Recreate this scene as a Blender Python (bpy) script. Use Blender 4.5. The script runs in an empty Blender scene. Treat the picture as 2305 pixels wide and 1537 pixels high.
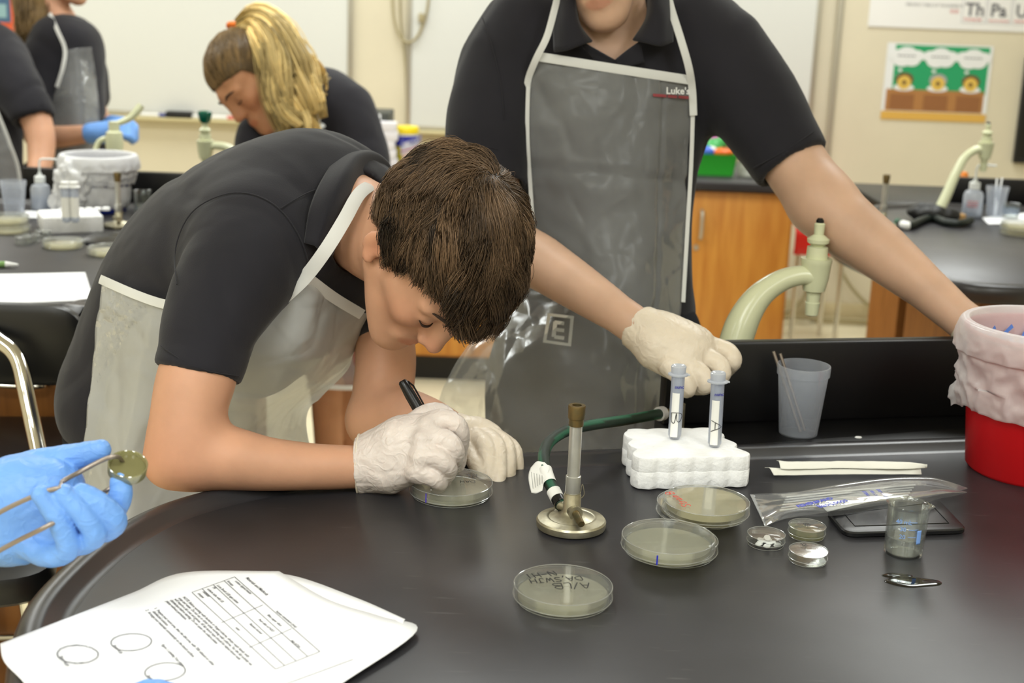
import bpy, math, random
import numpy as np

# ------------------------------------------------------------------ camera, world, lights, exposure
SC = bpy.context.scene
COL = SC.collection
FPX = 3100.0; CX, CY = 1152.5, 768.5
PITCH = math.radians(14.2); ROLL = math.radians(2.2)
CAM = np.array([0, 0, 1.457])
_R0 = np.array([1.0, 0, 0]); _U0 = np.array([0, math.sin(PITCH), math.cos(PITCH)])
FWD = np.array([0, math.cos(PITCH), -math.sin(PITCH)])
RGT = math.cos(ROLL) * _R0 + math.sin(ROLL) * _U0
UPV = -math.sin(ROLL) * _R0 + math.cos(ROLL) * _U0
TZ = 0.91                       # lab table height

DD = 0.0
def W(px, py, d):               # photo pixel at a distance d along the view axis -> world point
    d = d + DD; return CAM + d * (FWD + (px - CX) / FPX * RGT - (py - CY) / FPX * UPV)
def T(px, py, z=TZ):            # photo pixel on the horizontal plane z -> world point
    v = FWD + (px - CX) / FPX * RGT - (py - CY) / FPX * UPV
    return CAM + v * ((z - CAM[2]) / v[2])
def Y(px, py, y):               # photo pixel on the vertical plane y -> world point
    v = FWD + (px - CX) / FPX * RGT - (py - CY) / FPX * UPV
    return CAM + v * (y / v[1])
def A(*v): return np.array(v, float)
def unit(v):
    v = np.asarray(v, float); return v / np.linalg.norm(v)

cd = bpy.data.cameras.new('camera'); co = bpy.data.objects.new('camera', cd); COL.objects.link(co)
from mathutils import Matrix
co.matrix_world = Matrix([[RGT[i], UPV[i], -FWD[i], CAM[i]] for i in range(3)] + [[0, 0, 0, 1]])
cd.sensor_width = 36; cd.lens = 36 * FPX / 2305; cd.clip_start = 0.05
cd.dof.use_dof = True; cd.dof.focus_distance = 1.50; cd.dof.aperture_fstop = 6.6
SC.camera = co

wd = bpy.data.worlds.new('world'); SC.world = wd; wd.use_nodes = True
wd.node_tree.nodes['Background'].inputs[0].default_value = (0.9, 0.95, 1, 1)
wd.node_tree.nodes['Background'].inputs[1].default_value = 0.3
SC.view_settings.view_transform = 'Standard'; SC.view_settings.look = 'None'
SC.view_settings.gamma = 1; SC.view_settings.use_curve_mapping = False
SC.view_settings.exposure = 0.0
SC.cycles.max_bounces = 7; SC.cycles.diffuse_bounces = 3; SC.cycles.glossy_bounces = 3
SC.cycles.transmission_bounces = 6; SC.cycles.transparent_max_bounces = 16
SC.cycles.caustics_reflective = False; SC.cycles.caustics_refractive = False
SC.cycles.sample_clamp_indirect = 4.0

CEIL_Z = 2.78
LIGHT_W = 26.5
for lx in (-2.3, -0.5, 1.36):
    for ly in (-1.9, -0.2, 3.3, 5.4):
        ld = bpy.data.lights.new('ceiling_lamp', 'AREA'); ld.shape = 'RECTANGLE'; ld.size = 0.55; ld.size_y = 1.15
        ld.energy = LIGHT_W; ld.color = (0.965, 1.0, 0.985)
        lo = bpy.data.objects.new('ceiling_lamp', ld); COL.objects.link(lo); lo.location = (lx, ly, CEIL_Z - 0.03)

# ------------------------------------------------------------------ materials
def rgb(r, g, b):               # sRGB 0-255 -> linear
    f = lambda c: (c / 255 / 12.92) if c / 255 <= 0.04045 else ((c / 255 + 0.055) / 1.055) ** 2.4
    return (f(r), f(g), f(b), 1)
MATS = {}
def mat(name, col, rough=0.5, metal=0.0, spec=0.5, noise=0.0, nscale=20.0, bump=0.0, bscale=100.0, sss=0.0, sssr=(1, .3, .15),
        trans=0.0, alpha=1.0, coat=0.0, sheen=0.0, emit=0.0, tint=False, stretch=None, col2=None, bdist=0.001, ior=1.45):
    if name in MATS: return MATS[name]
    m = bpy.data.materials.new(name); m.use_nodes = True; MATS[name] = m
    nt = m.node_tree; N = nt.nodes; L = nt.links; b = N['Principled BSDF']
    b.inputs['Base Color'].default_value = col; b.inputs['Roughness'].default_value = rough
    b.inputs['Metallic'].default_value = metal; b.inputs['Specular IOR Level'].default_value = spec
    b.inputs['IOR'].default_value = ior
    b.inputs['Transmission Weight'].default_value = trans; b.inputs['Alpha'].default_value = alpha
    b.inputs['Coat Weight'].default_value = coat; b.inputs['Coat Roughness'].default_value = 0.15
    b.inputs['Sheen Weight'].default_value = sheen; b.inputs['Sheen Roughness'].default_value = 0.5
    if sss:
        b.inputs['Subsurface Weight'].default_value = sss; b.inputs['Subsurface Radius'].default_value = sssr
        b.inputs['Subsurface Scale'].default_value = 0.006
    if emit:
        b.inputs['Emission Color'].default_value = col; b.inputs['Emission Strength'].default_value = emit
    co_ = N.new('ShaderNodeTexCoord'); vec = co_.outputs['Object']
    if stretch:
        mp = N.new('ShaderNodeMapping'); mp.inputs['Scale'].default_value = stretch; L.new(vec, mp.inputs['Vector']); vec = mp.outputs[0]
    src = None
    if noise or col2:
        t = N.new('ShaderNodeTexNoise'); t.inputs['Scale'].default_value = nscale; t.inputs['Detail'].default_value = 5
        L.new(vec, t.inputs['Vector'])
        r = N.new('ShaderNodeValToRGB'); L.new(t.outputs['Fac'], r.inputs['Fac'])
        if col2: c1, c2 = col, col2
        else:
            c1 = tuple(c * (1 - noise) for c in col[:3]) + (1,); c2 = tuple(min(1, c * (1 + noise)) for c in col[:3]) + (1,)
        r.color_ramp.elements[0].position = 0.32; r.color_ramp.elements[1].position = 0.68
        r.color_ramp.elements[0].color = c1; r.color_ramp.elements[1].color = c2
        src = r.outputs['Color']
    if tint:
        at = N.new('ShaderNodeAttribute'); at.attribute_name = 'tint'
        mx = N.new('ShaderNodeMix'); mx.data_type = 'RGBA'; mx.blend_type = 'MULTIPLY'; mx.inputs[0].default_value = 1
        if src: L.new(src, mx.inputs[6])
        else: mx.inputs[6].default_value = col
        L.new(at.outputs['Color'], mx.inputs[7]); src = mx.outputs[2]
    if src: L.new(src, b.inputs['Base Color'])
    if bump:
        t2 = N.new('ShaderNodeTexNoise'); t2.inputs['Scale'].default_value = bscale; t2.inputs['Detail'].default_value = 6
        L.new(vec, t2.inputs['Vector'])
        bp = N.new('ShaderNodeBump'); bp.inputs['Strength'].default_value = bump; bp.inputs['Distance'].default_value = bdist
        L.new(t2.outputs['Fac'], bp.inputs['Height']); L.new(bp.outputs[0], b.inputs['Normal'])
    return m

def scratched(m):
    """fine pale scratches and dull smudges in a worn bench top"""
    nt = m.node_tree; N = nt.nodes; L = nt.links; b = N['Principled BSDF']; co_ = N.new('ShaderNodeTexCoord'); acc = None
    for rot, sc in ((0.5, (7, 130, 1)), (-0.9, (9, 160, 1)), (1.9, (8, 140, 1))):
        mp = N.new('ShaderNodeMapping'); mp.inputs['Rotation'].default_value = (0, 0, rot); mp.inputs['Scale'].default_value = sc; L.new(co_.outputs['Object'], mp.inputs['Vector'])
        t = N.new('ShaderNodeTexNoise'); t.inputs['Scale'].default_value = 2.0; t.inputs['Detail'].default_value = 1.5; t.inputs['Distortion'].default_value = .25; L.new(mp.outputs[0], t.inputs['Vector'])
        r = N.new('ShaderNodeMapRange'); r.inputs['From Min'].default_value = .74; r.inputs['From Max'].default_value = .82; L.new(t.outputs['Fac'], r.inputs['Value'])
        if acc is None: acc = r.outputs[0]
        else:
            a = N.new('ShaderNodeMath'); a.operation = 'MAXIMUM'; L.new(acc, a.inputs[0]); L.new(r.outputs[0], a.inputs[1]); acc = a.outputs[0]
    t = N.new('ShaderNodeTexNoise'); t.inputs['Scale'].default_value = 5; t.inputs['Detail'].default_value = 4; L.new(co_.outputs['Object'], t.inputs['Vector'])
    r = N.new('ShaderNodeMapRange'); r.inputs['To Min'].default_value = .28; r.inputs['To Max'].default_value = .46; L.new(t.outputs['Fac'], r.inputs['Value']); L.new(r.outputs[0], b.inputs['Roughness'])
    mx = N.new('ShaderNodeMix'); mx.data_type = 'RGBA'; ms = N.new('ShaderNodeMath'); ms.operation = 'MULTIPLY'; ms.inputs[1].default_value = .22; L.new(acc, ms.inputs[0]); L.new(ms.outputs[0], mx.inputs[0])
    src = b.inputs['Base Color'].links[0].from_socket; L.new(src, mx.inputs[6]); mx.inputs[7].default_value = rgb(170, 168, 166); L.new(mx.outputs[2], b.inputs['Base Color'])

def creases(m, strength, scale, targets, dist=0.004, jitter=.25):
    """sharp crumple lines as relief: cell borders of two warped Voronoi nets"""
    nt = m.node_tree; N = nt.nodes; L = nt.links; co_ = N.new('ShaderNodeTexCoord')
    wz = N.new('ShaderNodeTexNoise'); wz.inputs['Scale'].default_value = scale * .8; L.new(co_.outputs['Object'], wz.inputs['Vector'])
    mx = N.new('ShaderNodeMix'); mx.data_type = 'VECTOR'; mx.inputs[0].default_value = jitter * .35; L.new(co_.outputs['Object'], mx.inputs[4]); L.new(wz.outputs['Color'], mx.inputs[5])
    prev = None
    for k, s_ in enumerate((scale, scale * 2.3)):
        v = N.new('ShaderNodeTexVoronoi'); v.feature = 'DISTANCE_TO_EDGE'; v.inputs['Scale'].default_value = s_; L.new(mx.outputs[1], v.inputs['Vector'])
        r = N.new('ShaderNodeMapRange'); r.inputs['From Max'].default_value = .16; r.interpolation_type = 'SMOOTHSTEP'; r.inputs['To Min'].default_value = 1; r.inputs['To Max'].default_value = 0; L.new(v.outputs['Distance'], r.inputs['Value'])
        bp = N.new('ShaderNodeBump'); bp.inputs['Strength'].default_value = strength * (1 if k == 0 else .5); bp.inputs['Distance'].default_value = dist * (1 if k == 0 else .5); L.new(r.outputs[0], bp.inputs['Height'])
        if prev is not None: L.new(prev, bp.inputs['Normal'])
        else:
            for n in targets:
                for l in n.inputs['Normal'].links: L.new(l.from_socket, bp.inputs['Normal'])
        prev = bp.outputs[0]
    for n in targets: L.new(prev, n.inputs['Normal'])

def film(name, tint=(1, 1, 1), haze=0.1, hazecol=(0.9, 0.9, 0.9), gloss=0.06, rough=0.04, edge=0.5, bump=0.0, bscale=60.0, bdist=0.002, hnoise=0.0, hscale=12.0, translucent=0.5, hedge=0.0, fres=0.35, crease=0.0, cscale=9.0):
    """thin clear or milky plastic: transparent + a milky diffuse share + a fresnel-like gloss"""
    if name in MATS: return MATS[name]
    m = bpy.data.materials.new(name); m.use_nodes = True; MATS[name] = m
    nt = m.node_tree; N = nt.nodes; L = nt.links; N.remove(N['Principled BSDF']); out = N['Material Output']
    tr = N.new('ShaderNodeBsdfTransparent'); tr.inputs[0].default_value = (*tint, 1)
    df = N.new('ShaderNodeBsdfDiffuse'); df.inputs[0].default_value = (*hazecol, 1)
    tl = N.new('ShaderNodeBsdfTranslucent'); tl.inputs[0].default_value = (*hazecol, 1)
    md = N.new('ShaderNodeMixShader'); md.inputs[0].default_value = translucent; L.new(df.outputs[0], md.inputs[1]); L.new(tl.outputs[0], md.inputs[2])
    gl = N.new('ShaderNodeBsdfGlossy'); gl.inputs['Roughness'].default_value = rough; gl.inputs[0].default_value = (1, 1, 1, 1)
    m1 = N.new('ShaderNodeMixShader'); L.new(tr.outputs[0], m1.inputs[1]); L.new(md.outputs[0], m1.inputs[2])
    m1.inputs[0].default_value = haze
    lw = N.new('ShaderNodeLayerWeight'); lw.inputs[0].default_value = edge
    co_ = N.new('ShaderNodeTexCoord')
    if hnoise or hedge:
        ms = N.new('ShaderNodeMath'); ms.operation = 'MULTIPLY_ADD'; ms.use_clamp = True
        if hnoise:
            t = N.new('ShaderNodeTexNoise'); t.inputs['Scale'].default_value = hscale; t.inputs['Detail'].default_value = 4; L.new(co_.outputs['Object'], t.inputs['Vector'])
            L.new(t.outputs['Fac'], ms.inputs[0]); ms.inputs[1].default_value = hnoise; ms.inputs[2].default_value = haze - hnoise * 0.5
        else:
            L.new(lw.outputs['Facing'], ms.inputs[0]); ms.inputs[1].default_value = hedge; ms.inputs[2].default_value = haze
        L.new(ms.outputs[0], m1.inputs[0])
    mu = N.new('ShaderNodeMath'); mu.operation = 'MULTIPLY_ADD'; mu.use_clamp = True
    L.new(lw.outputs['Fresnel'], mu.inputs[0]); mu.inputs[1].default_value = fres; mu.inputs[2].default_value = gloss
    m2 = N.new('ShaderNodeMixShader'); L.new(mu.outputs[0], m2.inputs[0]); L.new(m1.outputs[0], m2.inputs[1]); L.new(gl.outputs[0], m2.inputs[2])
    if bump:
        t2 = N.new('ShaderNodeTexNoise'); t2.inputs['Scale'].default_value = bscale; t2.inputs['Detail'].default_value = 5
        L.new(co_.outputs['Object'], t2.inputs['Vector'])
        bp = N.new('ShaderNodeBump'); bp.inputs['Strength'].default_value = bump; bp.inputs['Distance'].default_value = bdist
        L.new(t2.outputs['Fac'], bp.inputs['Height'])
        for n in (gl, df, lw): L.new(bp.outputs[0], n.inputs['Normal'])
    if crease:
        creases(m, crease, cscale, (gl, df, lw), 0.006)
    L.new(m2.outputs[0], out.inputs[0])
    return m

# ------------------------------------------------------------------ objects and labels
def thing(name, label, cat, loc=(0, 0, 0), group=None, rz=0.0):
    o = bpy.data.objects.new(name, None); COL.objects.link(o); o.location = tuple(map(float, loc)); o.rotation_euler = (0, 0, rz)
    o.empty_display_size = 0.05
    o['label'] = label; o['category'] = cat
    if group: o['group'] = group
    return o
def tag(o, label, cat, group=None):
    o['label'] = label; o['category'] = cat
    if group: o['group'] = group
    return o
def to_mesh(name, V, Fc, smooth=True, sharp=None):
    V = np.asarray(V, np.float32)
    me = bpy.data.meshes.new(name)
    if isinstance(Fc, np.ndarray):
        n, k = Fc.shape
        me.vertices.add(len(V)); me.vertices.foreach_set('co', V.ravel())
        me.loops.add(n * k); me.loops.foreach_set('vertex_index', Fc.astype(np.int32).ravel())
        me.polygons.add(n); me.polygons.foreach_set('loop_start', np.arange(0, n * k, k, dtype=np.int32))
        me.polygons.foreach_set('loop_total', np.full(n, k, np.int32))
        me.update(calc_edges=True)
    else:
        me.from_pydata(V.tolist(), [], [tuple(int(i) for i in f) for f in Fc]); me.update()
    me.polygons.foreach_set('use_smooth', np.full(len(me.polygons), bool(smooth)))
    if smooth and sharp: me.set_sharp_from_angle(angle=math.radians(sharp))
    return me
def part(name, mesh, m, parent=None, world=True, label=None):
    """mesh = (V, F) in world coordinates (world=True) or in the parent's own frame"""
    V, Fc = mesh[0], mesh[1]
    sharp = mesh[2] if len(mesh) > 2 else 35
    V = np.asarray(V, float)
    if parent is not None and world:
        org = np.array(parent.location, float)
        q = parent.parent
        while q is not None: org = org + np.array(q.location, float); q = q.parent
        V = V - org
    me = to_mesh(name, V, Fc, smooth=sharp != 0, sharp=sharp if sharp < 180 else None)
    if m: me.materials.append(m)
    o = bpy.data.objects.new(name, me); COL.objects.link(o)
    if parent is not None: o.parent = parent
    if label: o['label'] = label
    return o
def struct(name, mesh, m, parent=None):
    o = part(name, mesh, m, parent)
    if parent is None: o['kind'] = 'structure'
    return o
def dup(root, loc, label=None, rz=None, group=None):
    r = root.copy(); COL.objects.link(r); r.location = tuple(map(float, loc))
    if rz is not None: r.rotation_euler = (0, 0, rz)
    if label: r['label'] = label
    if group: r['group'] = group
    for ch in list(root.children):
        c = ch.copy(); COL.objects.link(c); c.parent = r
        for g in list(ch.children):
            d = g.copy(); COL.objects.link(d); d.parent = c
    return r

# ------------------------------------------------------------------ shape builders, all return (V, F)
def join(*ms):
    V = []; Fc = []; n = 0; s = 35
    for m in ms:
        V += [tuple(v) for v in np.asarray(m[0])]; Fc += [tuple(int(i) + n for i in f) for f in m[1]]; n = len(V)
        if len(m) > 2: s = m[2]
    return V, Fc, s
def xf(m, loc=(0, 0, 0), R=None, s=1.0):
    V = np.asarray(m[0], float) * s
    if R is not None: V = V @ np.asarray(R).T
    return (V + np.asarray(loc, float), *m[1:])
def rotz(a): return np.array([[math.cos(a), -math.sin(a), 0], [math.sin(a), math.cos(a), 0], [0, 0, 1]])
def rotx(a): return np.array([[1, 0, 0], [0, math.cos(a), -math.sin(a)], [0, math.sin(a), math.cos(a)]])
def roty(a): return np.array([[math.cos(a), 0, math.sin(a)], [0, 1, 0], [-math.sin(a), 0, math.cos(a)]])
def frame_to(z, x=(1, 0, 0)):   # rotation whose third column is z
    z = unit(z); x = np.asarray(x, float)
    if abs(np.dot(unit(x), z)) > 0.95: x = A(0, 1, 0)
    x = unit(x - np.dot(x, z) * z); y = np.cross(z, x)
    return np.stack([x, y, z], 1)
def box(x0, x1, y0, y1, z0, z1, bev=0.0, seg=2):
    if bev <= 0:
        V = [(x, y, z) for z in (z0, z1) for y in (y0, y1) for x in (x0, x1)]
        return V, [(0, 2, 3, 1), (4, 5, 7, 6), (0, 1, 5, 4), (2, 6, 7, 3), (0, 4, 6, 2), (1, 3, 7, 5)], 30
    return prism([(x0, y0), (x1, y0), (x1, y1), (x0, y1)], z0, z1, bev, seg, rnd=bev)
def lathe(prof, n=48, sharp=35):
    """prof: list of (r, z); r == 0 closes with a pole"""
    V = []; Fc = []; rows = []
    for r, z in prof:
        if r < 1e-7: rows.append([len(V)]); V.append((0, 0, z))
        else:
            rows.append(list(range(len(V), len(V) + n)))
            V += [(r * math.cos(2 * math.pi * k / n), r * math.sin(2 * math.pi * k / n), z) for k in range(n)]
    for a, b in zip(rows[:-1], rows[1:]):
        for k in range(n):
            k2 = (k + 1) % n
            if len(a) == 1 and len(b) == 1: continue
            if len(a) == 1: Fc.append((a[0], b[k2], b[k]))
            elif len(b) == 1: Fc.append((a[k], a[k2], b[0]))
            else: Fc.append((a[k], a[k2], b[k2], b[k]))
    return V, Fc, sharp
def catmull(P, n=8, closed=False):
    P = np.asarray(P, float)
    if closed: Q = np.concatenate([P[-1:], P, P[:2]])
    else: Q = np.concatenate([2 * P[:1] - P[1:2], P, 2 * P[-1:] - P[-2:-1]])
    t = np.linspace(0, 1, n, endpoint=False)[:, None]; out = []
    for i in range(1, len(Q) - 2):
        a, b, c, d = Q[i - 1], Q[i], Q[i + 1], Q[i + 2]
        out.append(0.5 * (2 * b + (c - a) * t + (2 * a - 5 * b + 4 * c - d) * t ** 2 + (3 * b - a - 3 * c + d) * t ** 3))
    if not closed: out.append(P[-1:])
    return np.concatenate(out)
def tube(path, r, n=10, cap=True, closed=False, flat=None, flatdir=None):
    """swept round (or flattened) section; r may be a list"""
    P = np.asarray(path, float); m = len(P)
    r = np.full(m, r) if np.isscalar(r) else np.asarray(r, float)
    if len(r) != m: r = np.interp(np.linspace(0, 1, m), np.linspace(0, 1, len(r)), r)
    if closed: tg = np.roll(P, -1, 0) - np.roll(P, 1, 0)
    else: tg = np.gradient(P, axis=0)
    tg /= np.linalg.norm(tg, axis=1)[:, None] + 1e-12
    u = A(0, 0, 1) if flatdir is None else np.asarray(flatdir, float)
    if abs(np.dot(u, tg[0])) > 0.95: u = A(1, 0, 0)
    V = []
    ang = np.arange(n) * 2 * np.pi / n
    for i in range(m):
        u = u - np.dot(u, tg[i]) * tg[i]; u = u / (np.linalg.norm(u) + 1e-12); w = np.cross(tg[i], u)
        fx = flat if flat else 1.0
        V.append(P[i] + r[i] * (np.cos(ang)[:, None] * u * fx + np.sin(ang)[:, None] * w))
        if flatdir is not None: u = np.asarray(flatdir, float)
    V = np.concatenate(V); Fc = []
    for i in range(m if closed else m - 1):
        a = i * n; b = ((i + 1) % m) * n
        for k in range(n): Fc.append((a + k, a + (k + 1) % n, b + (k + 1) % n, b + k))
    if cap and not closed:
        Fc.append(tuple(range(n))[::-1]); Fc.append(tuple(range((m - 1) * n, m * n)))
    return V, Fc, 50
def roundpoly(pts, rad, seg=5):
    out = []; n = len(pts)
    for i in range(n):
        a, b, c = (np.asarray(pts[j % n], float) for j in (i - 1, i, i + 1))
        u, v = unit(a - b), unit(c - b); th = math.acos(max(-1, min(1, np.dot(u, v))))
        r_ = rad[i] if hasattr(rad, '__len__') else rad
        if r_ <= 0: out.append(b); continue
        l = min(r_ / math.tan(th / 2), 0.49 * np.linalg.norm(a - b), 0.49 * np.linalg.norm(c - b))
        p0, p1 = b + u * l, b + v * l
        for k in range(seg + 1):
            t = k / seg; out.append((1 - t) ** 2 * p0 + 2 * t * (1 - t) * b + t ** 2 * p1)
    return out
def inset(poly, d):
    P = np.asarray(poly, float); n = len(P)
    e = np.roll(P, -1, 0) - P; e /= np.linalg.norm(e, axis=1)[:, None] + 1e-12
    nr = np.stack([-e[:, 1], e[:, 0]], 1)           # inward for counter-clockwise
    b = np.roll(nr, 1, 0) + nr; b /= np.linalg.norm(b, axis=1)[:, None] + 1e-12
    c = np.maximum(0.5, (b * nr).sum(1)); return P + b * (d / c)[:, None]
def area2(poly):
    P = np.asarray(poly, float); x, y = P[:, 0], P[:, 1]
    return 0.5 * float(np.sum(x * np.roll(y, -1) - np.roll(x, -1) * y))
def rings(poly, levels, cap0=True, cap1=True, sharp=35):
    """loft of one outline: levels = [(inset, z), ...] from bottom to top"""
    poly = np.asarray(poly, float)
    if area2(poly) < 0: poly = poly[::-1]
    n = len(poly); V = []; Fc = []
    for d, z in levels:
        q = inset(poly, d) if d else poly
        V += [(x, y, z) for x, y in q]
    for i in range(len(levels) - 1):
        for k in range(n):
            a = i * n; b = a + n; Fc.append((a + k, a + (k + 1) % n, b + (k + 1) % n, b + k))
    if cap0: Fc.append(tuple(range(n))[::-1])
    if cap1: Fc.append(tuple(range((len(levels) - 1) * n, len(levels) * n)))
    return V, Fc, sharp
def prism(poly, z0, z1, bev=0.0, seg=2, rnd=0.0, sharp=35):
    if rnd > 0: poly = roundpoly(poly, rnd, 3)
    if bev <= 0: return rings(poly, [(0, z0), (0, z1)], sharp=sharp)
    lv = []
    for k in range(seg + 1):
        t = k / seg * math.pi / 2; lv.append((bev * (1 - math.sin(t)), z0 + bev * (1 - math.cos(t))))
    for k in range(seg + 1):
        t = k / seg * math.pi / 2; lv.append((bev * (1 - math.cos(t)), z1 - bev * (1 - math.sin(t))))
    return rings(poly, lv, sharp=sharp)
def stand(m, o, x, n):          # turn an xy/z mesh: local x -> x, local y -> up z, local z -> normal n; origin o
    x = unit(x); n = unit(n); y = np.cross(n, x)
    return xf(m, o, np.stack([x, y, n], 1))

# gradient noise on points
_rs = np.random.RandomState(7); _PERM = _rs.permutation(256).astype(np.int64); _PERM = np.concatenate([_PERM] * 3)
_G = _rs.normal(size=(256, 3)); _G /= np.linalg.norm(_G, axis=1)[:, None]
def noise3(P, seed=0):
    P = np.asarray(P, float) + seed * 17.37; i = np.floor(P).astype(np.int64); f = P - i; u = f * f * f * (f * (f * 6 - 15) + 10); i &= 255
    r = np.zeros(len(P))
    for dx in (0, 1):
        wx = u[:, 0] if dx else 1 - u[:, 0]; hx = _PERM[(i[:, 0] + dx)]
        for dy in (0, 1):
            wy = u[:, 1] if dy else 1 - u[:, 1]; hy = _PERM[hx + ((i[:, 1] + dy) & 255)]
            for dz in (0, 1):
                wz = u[:, 2] if dz else 1 - u[:, 2]; g = _G[_PERM[hy + ((i[:, 2] + dz) & 255)]]
                r += wx * wy * wz * (g[:, 0] * (f[:, 0] - dx) + g[:, 1] * (f[:, 1] - dy) + g[:, 2] * (f[:, 2] - dz))
    return r
def ridge(P, seed=0):           # sharp creases, 0..1
    return 1 - np.minimum(1, np.abs(noise3(P, seed)) * 3.2)
def normals(V, Fc):
    V = np.asarray(V, float); Fc = np.asarray(Fc); n = np.zeros_like(V)
    fn = np.cross(V[Fc[:, 2]] - V[Fc[:, 0]], V[Fc[:, 3]] - V[Fc[:, 1]])
    for k in range(4): np.add.at(n, Fc[:, k], fn)
    return n / (np.linalg.norm(n, axis=1)[:, None] + 1e-12)
def displace(m, fn):
    V, Fc = m[0], m[1]; return (V + normals(V, Fc) * fn(V)[:, None], Fc, *m[2:])

# ------------------------------------------------------------------ implicit surfaces (bodies, clothes, gloves)
class Blob:
    def __init__(self): self.ops = []
    def cone(self, a, b, ra, rb, k=0.01, op='add', flat=None):   # flat=(direction, factor<1): section squashed along a direction
        self.ops.append((op, k, 'path', (np.array([a, b], float), np.array([ra, rb], float), flat))); return self
    def limb(self, pts, rad, k=0.01, op='add', n=6, flat=None):
        P = catmull(pts, n); R = np.interp(np.linspace(0, len(rad) - 1, len(P)), np.arange(len(rad)), rad)
        self.ops.append((op, k, 'path', (P, R, flat))); return self
    def ell(self, c, r, R=None, k=0.01, op='add'):
        self.ops.append((op, k, 'ell', (np.asarray(c, float), np.asarray(r, float) * np.ones(3), np.eye(3) if R is None else np.asarray(R, float)))); return self
    def cut(self, o, n, k=0.002):                                # keep the side n points away from
        self.ops.append(('cut', k, 'plane', (np.asarray(o, float), unit(n)))); return self
    def _box(self, kind, g, m):
        if kind == 'path': P, R, fl = g; return (P - R[:, None]).min(0) - m, (P + R[:, None]).max(0) + m
        if kind == 'ell': c, r, R = g; e = np.sqrt(((R * r) ** 2).sum(1)); return c - e - m, c + e + m
    def _eval(self, kind, g, X):
        if kind == 'ell':
            c, r, R = g; q = (X - c) @ R; k0 = np.linalg.norm(q / r, axis=-1); k1 = np.linalg.norm(q / (r * r), axis=-1)
            return k0 * (k0 - 1) / (k1 + 1e-9)
        if kind == 'plane': return (X - g[0]) @ g[1]
        P, R, fl = g; best = None
        if fl is not None:
            dvec = unit(fl[0]); s = 1 / fl[1] - 1
            X = X + ((X - P[0]) @ dvec)[..., None] * dvec * s; P = P + ((P - P[0]) @ dvec)[:, None] * dvec * s
        for i in range(len(P) - 1):
            ab = P[i + 1] - P[i]; t = np.clip(((X - P[i]) @ ab) / (ab @ ab + 1e-12), 0, 1)
            dd = np.linalg.norm(X - P[i] - t[..., None] * ab, axis=-1) - (R[i] + (R[i + 1] - R[i]) * t)
            best = dd if best is None else np.minimum(best, dd)
        return best
    def mesh(self, h=0.005, pad=0.02, smooth=1):
        lo = []; hi = []
        for op, k, kind, g in self.ops:
            if op == 'add': a, b = self._box(kind, g, pad); lo.append(a); hi.append(b)
        lo = np.min(lo, 0); hi = np.max(hi, 0); n = np.ceil((hi - lo) / h).astype(int) + 1
        ax = [(lo[i] + h * np.arange(n[i])).astype(np.float32) for i in range(3)]
        Dm = np.full(n, 1.0, np.float32)
        for op, k, kind, g in self.ops:
            if op == 'cut': sl = (slice(None),) * 3
            else:
                a, b = self._box(kind, g, 2 * k + 3 * h)
                i0 = np.clip(np.floor((a - lo) / h).astype(int), 0, n); i1 = np.clip(np.ceil((b - lo) / h).astype(int) + 1, 0, n)
                if (i1 <= i0).any(): continue
                sl = tuple(slice(i0[j], i1[j]) for j in range(3))
            X = np.stack(np.meshgrid(ax[0][sl[0]], ax[1][sl[1]], ax[2][sl[2]], indexing='ij'), -1).astype(np.float64)
            e = self._eval(kind, g, X); cur = Dm[sl]
            if op == 'add':
                hh = np.clip(0.5 + 0.5 * (cur - e) / k, 0, 1); Dm[sl] = cur * (1 - hh) + e * hh - k * hh * (1 - hh)
            else:                                                # sub / cut
                if op == 'sub': e = -e
                hh = np.clip(0.5 - 0.5 * (cur - e) / k, 0, 1); Dm[sl] = cur * (1 - hh) + e * hh + k * hh * (1 - hh)
        return surface_nets(Dm, lo, h, smooth)
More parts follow.
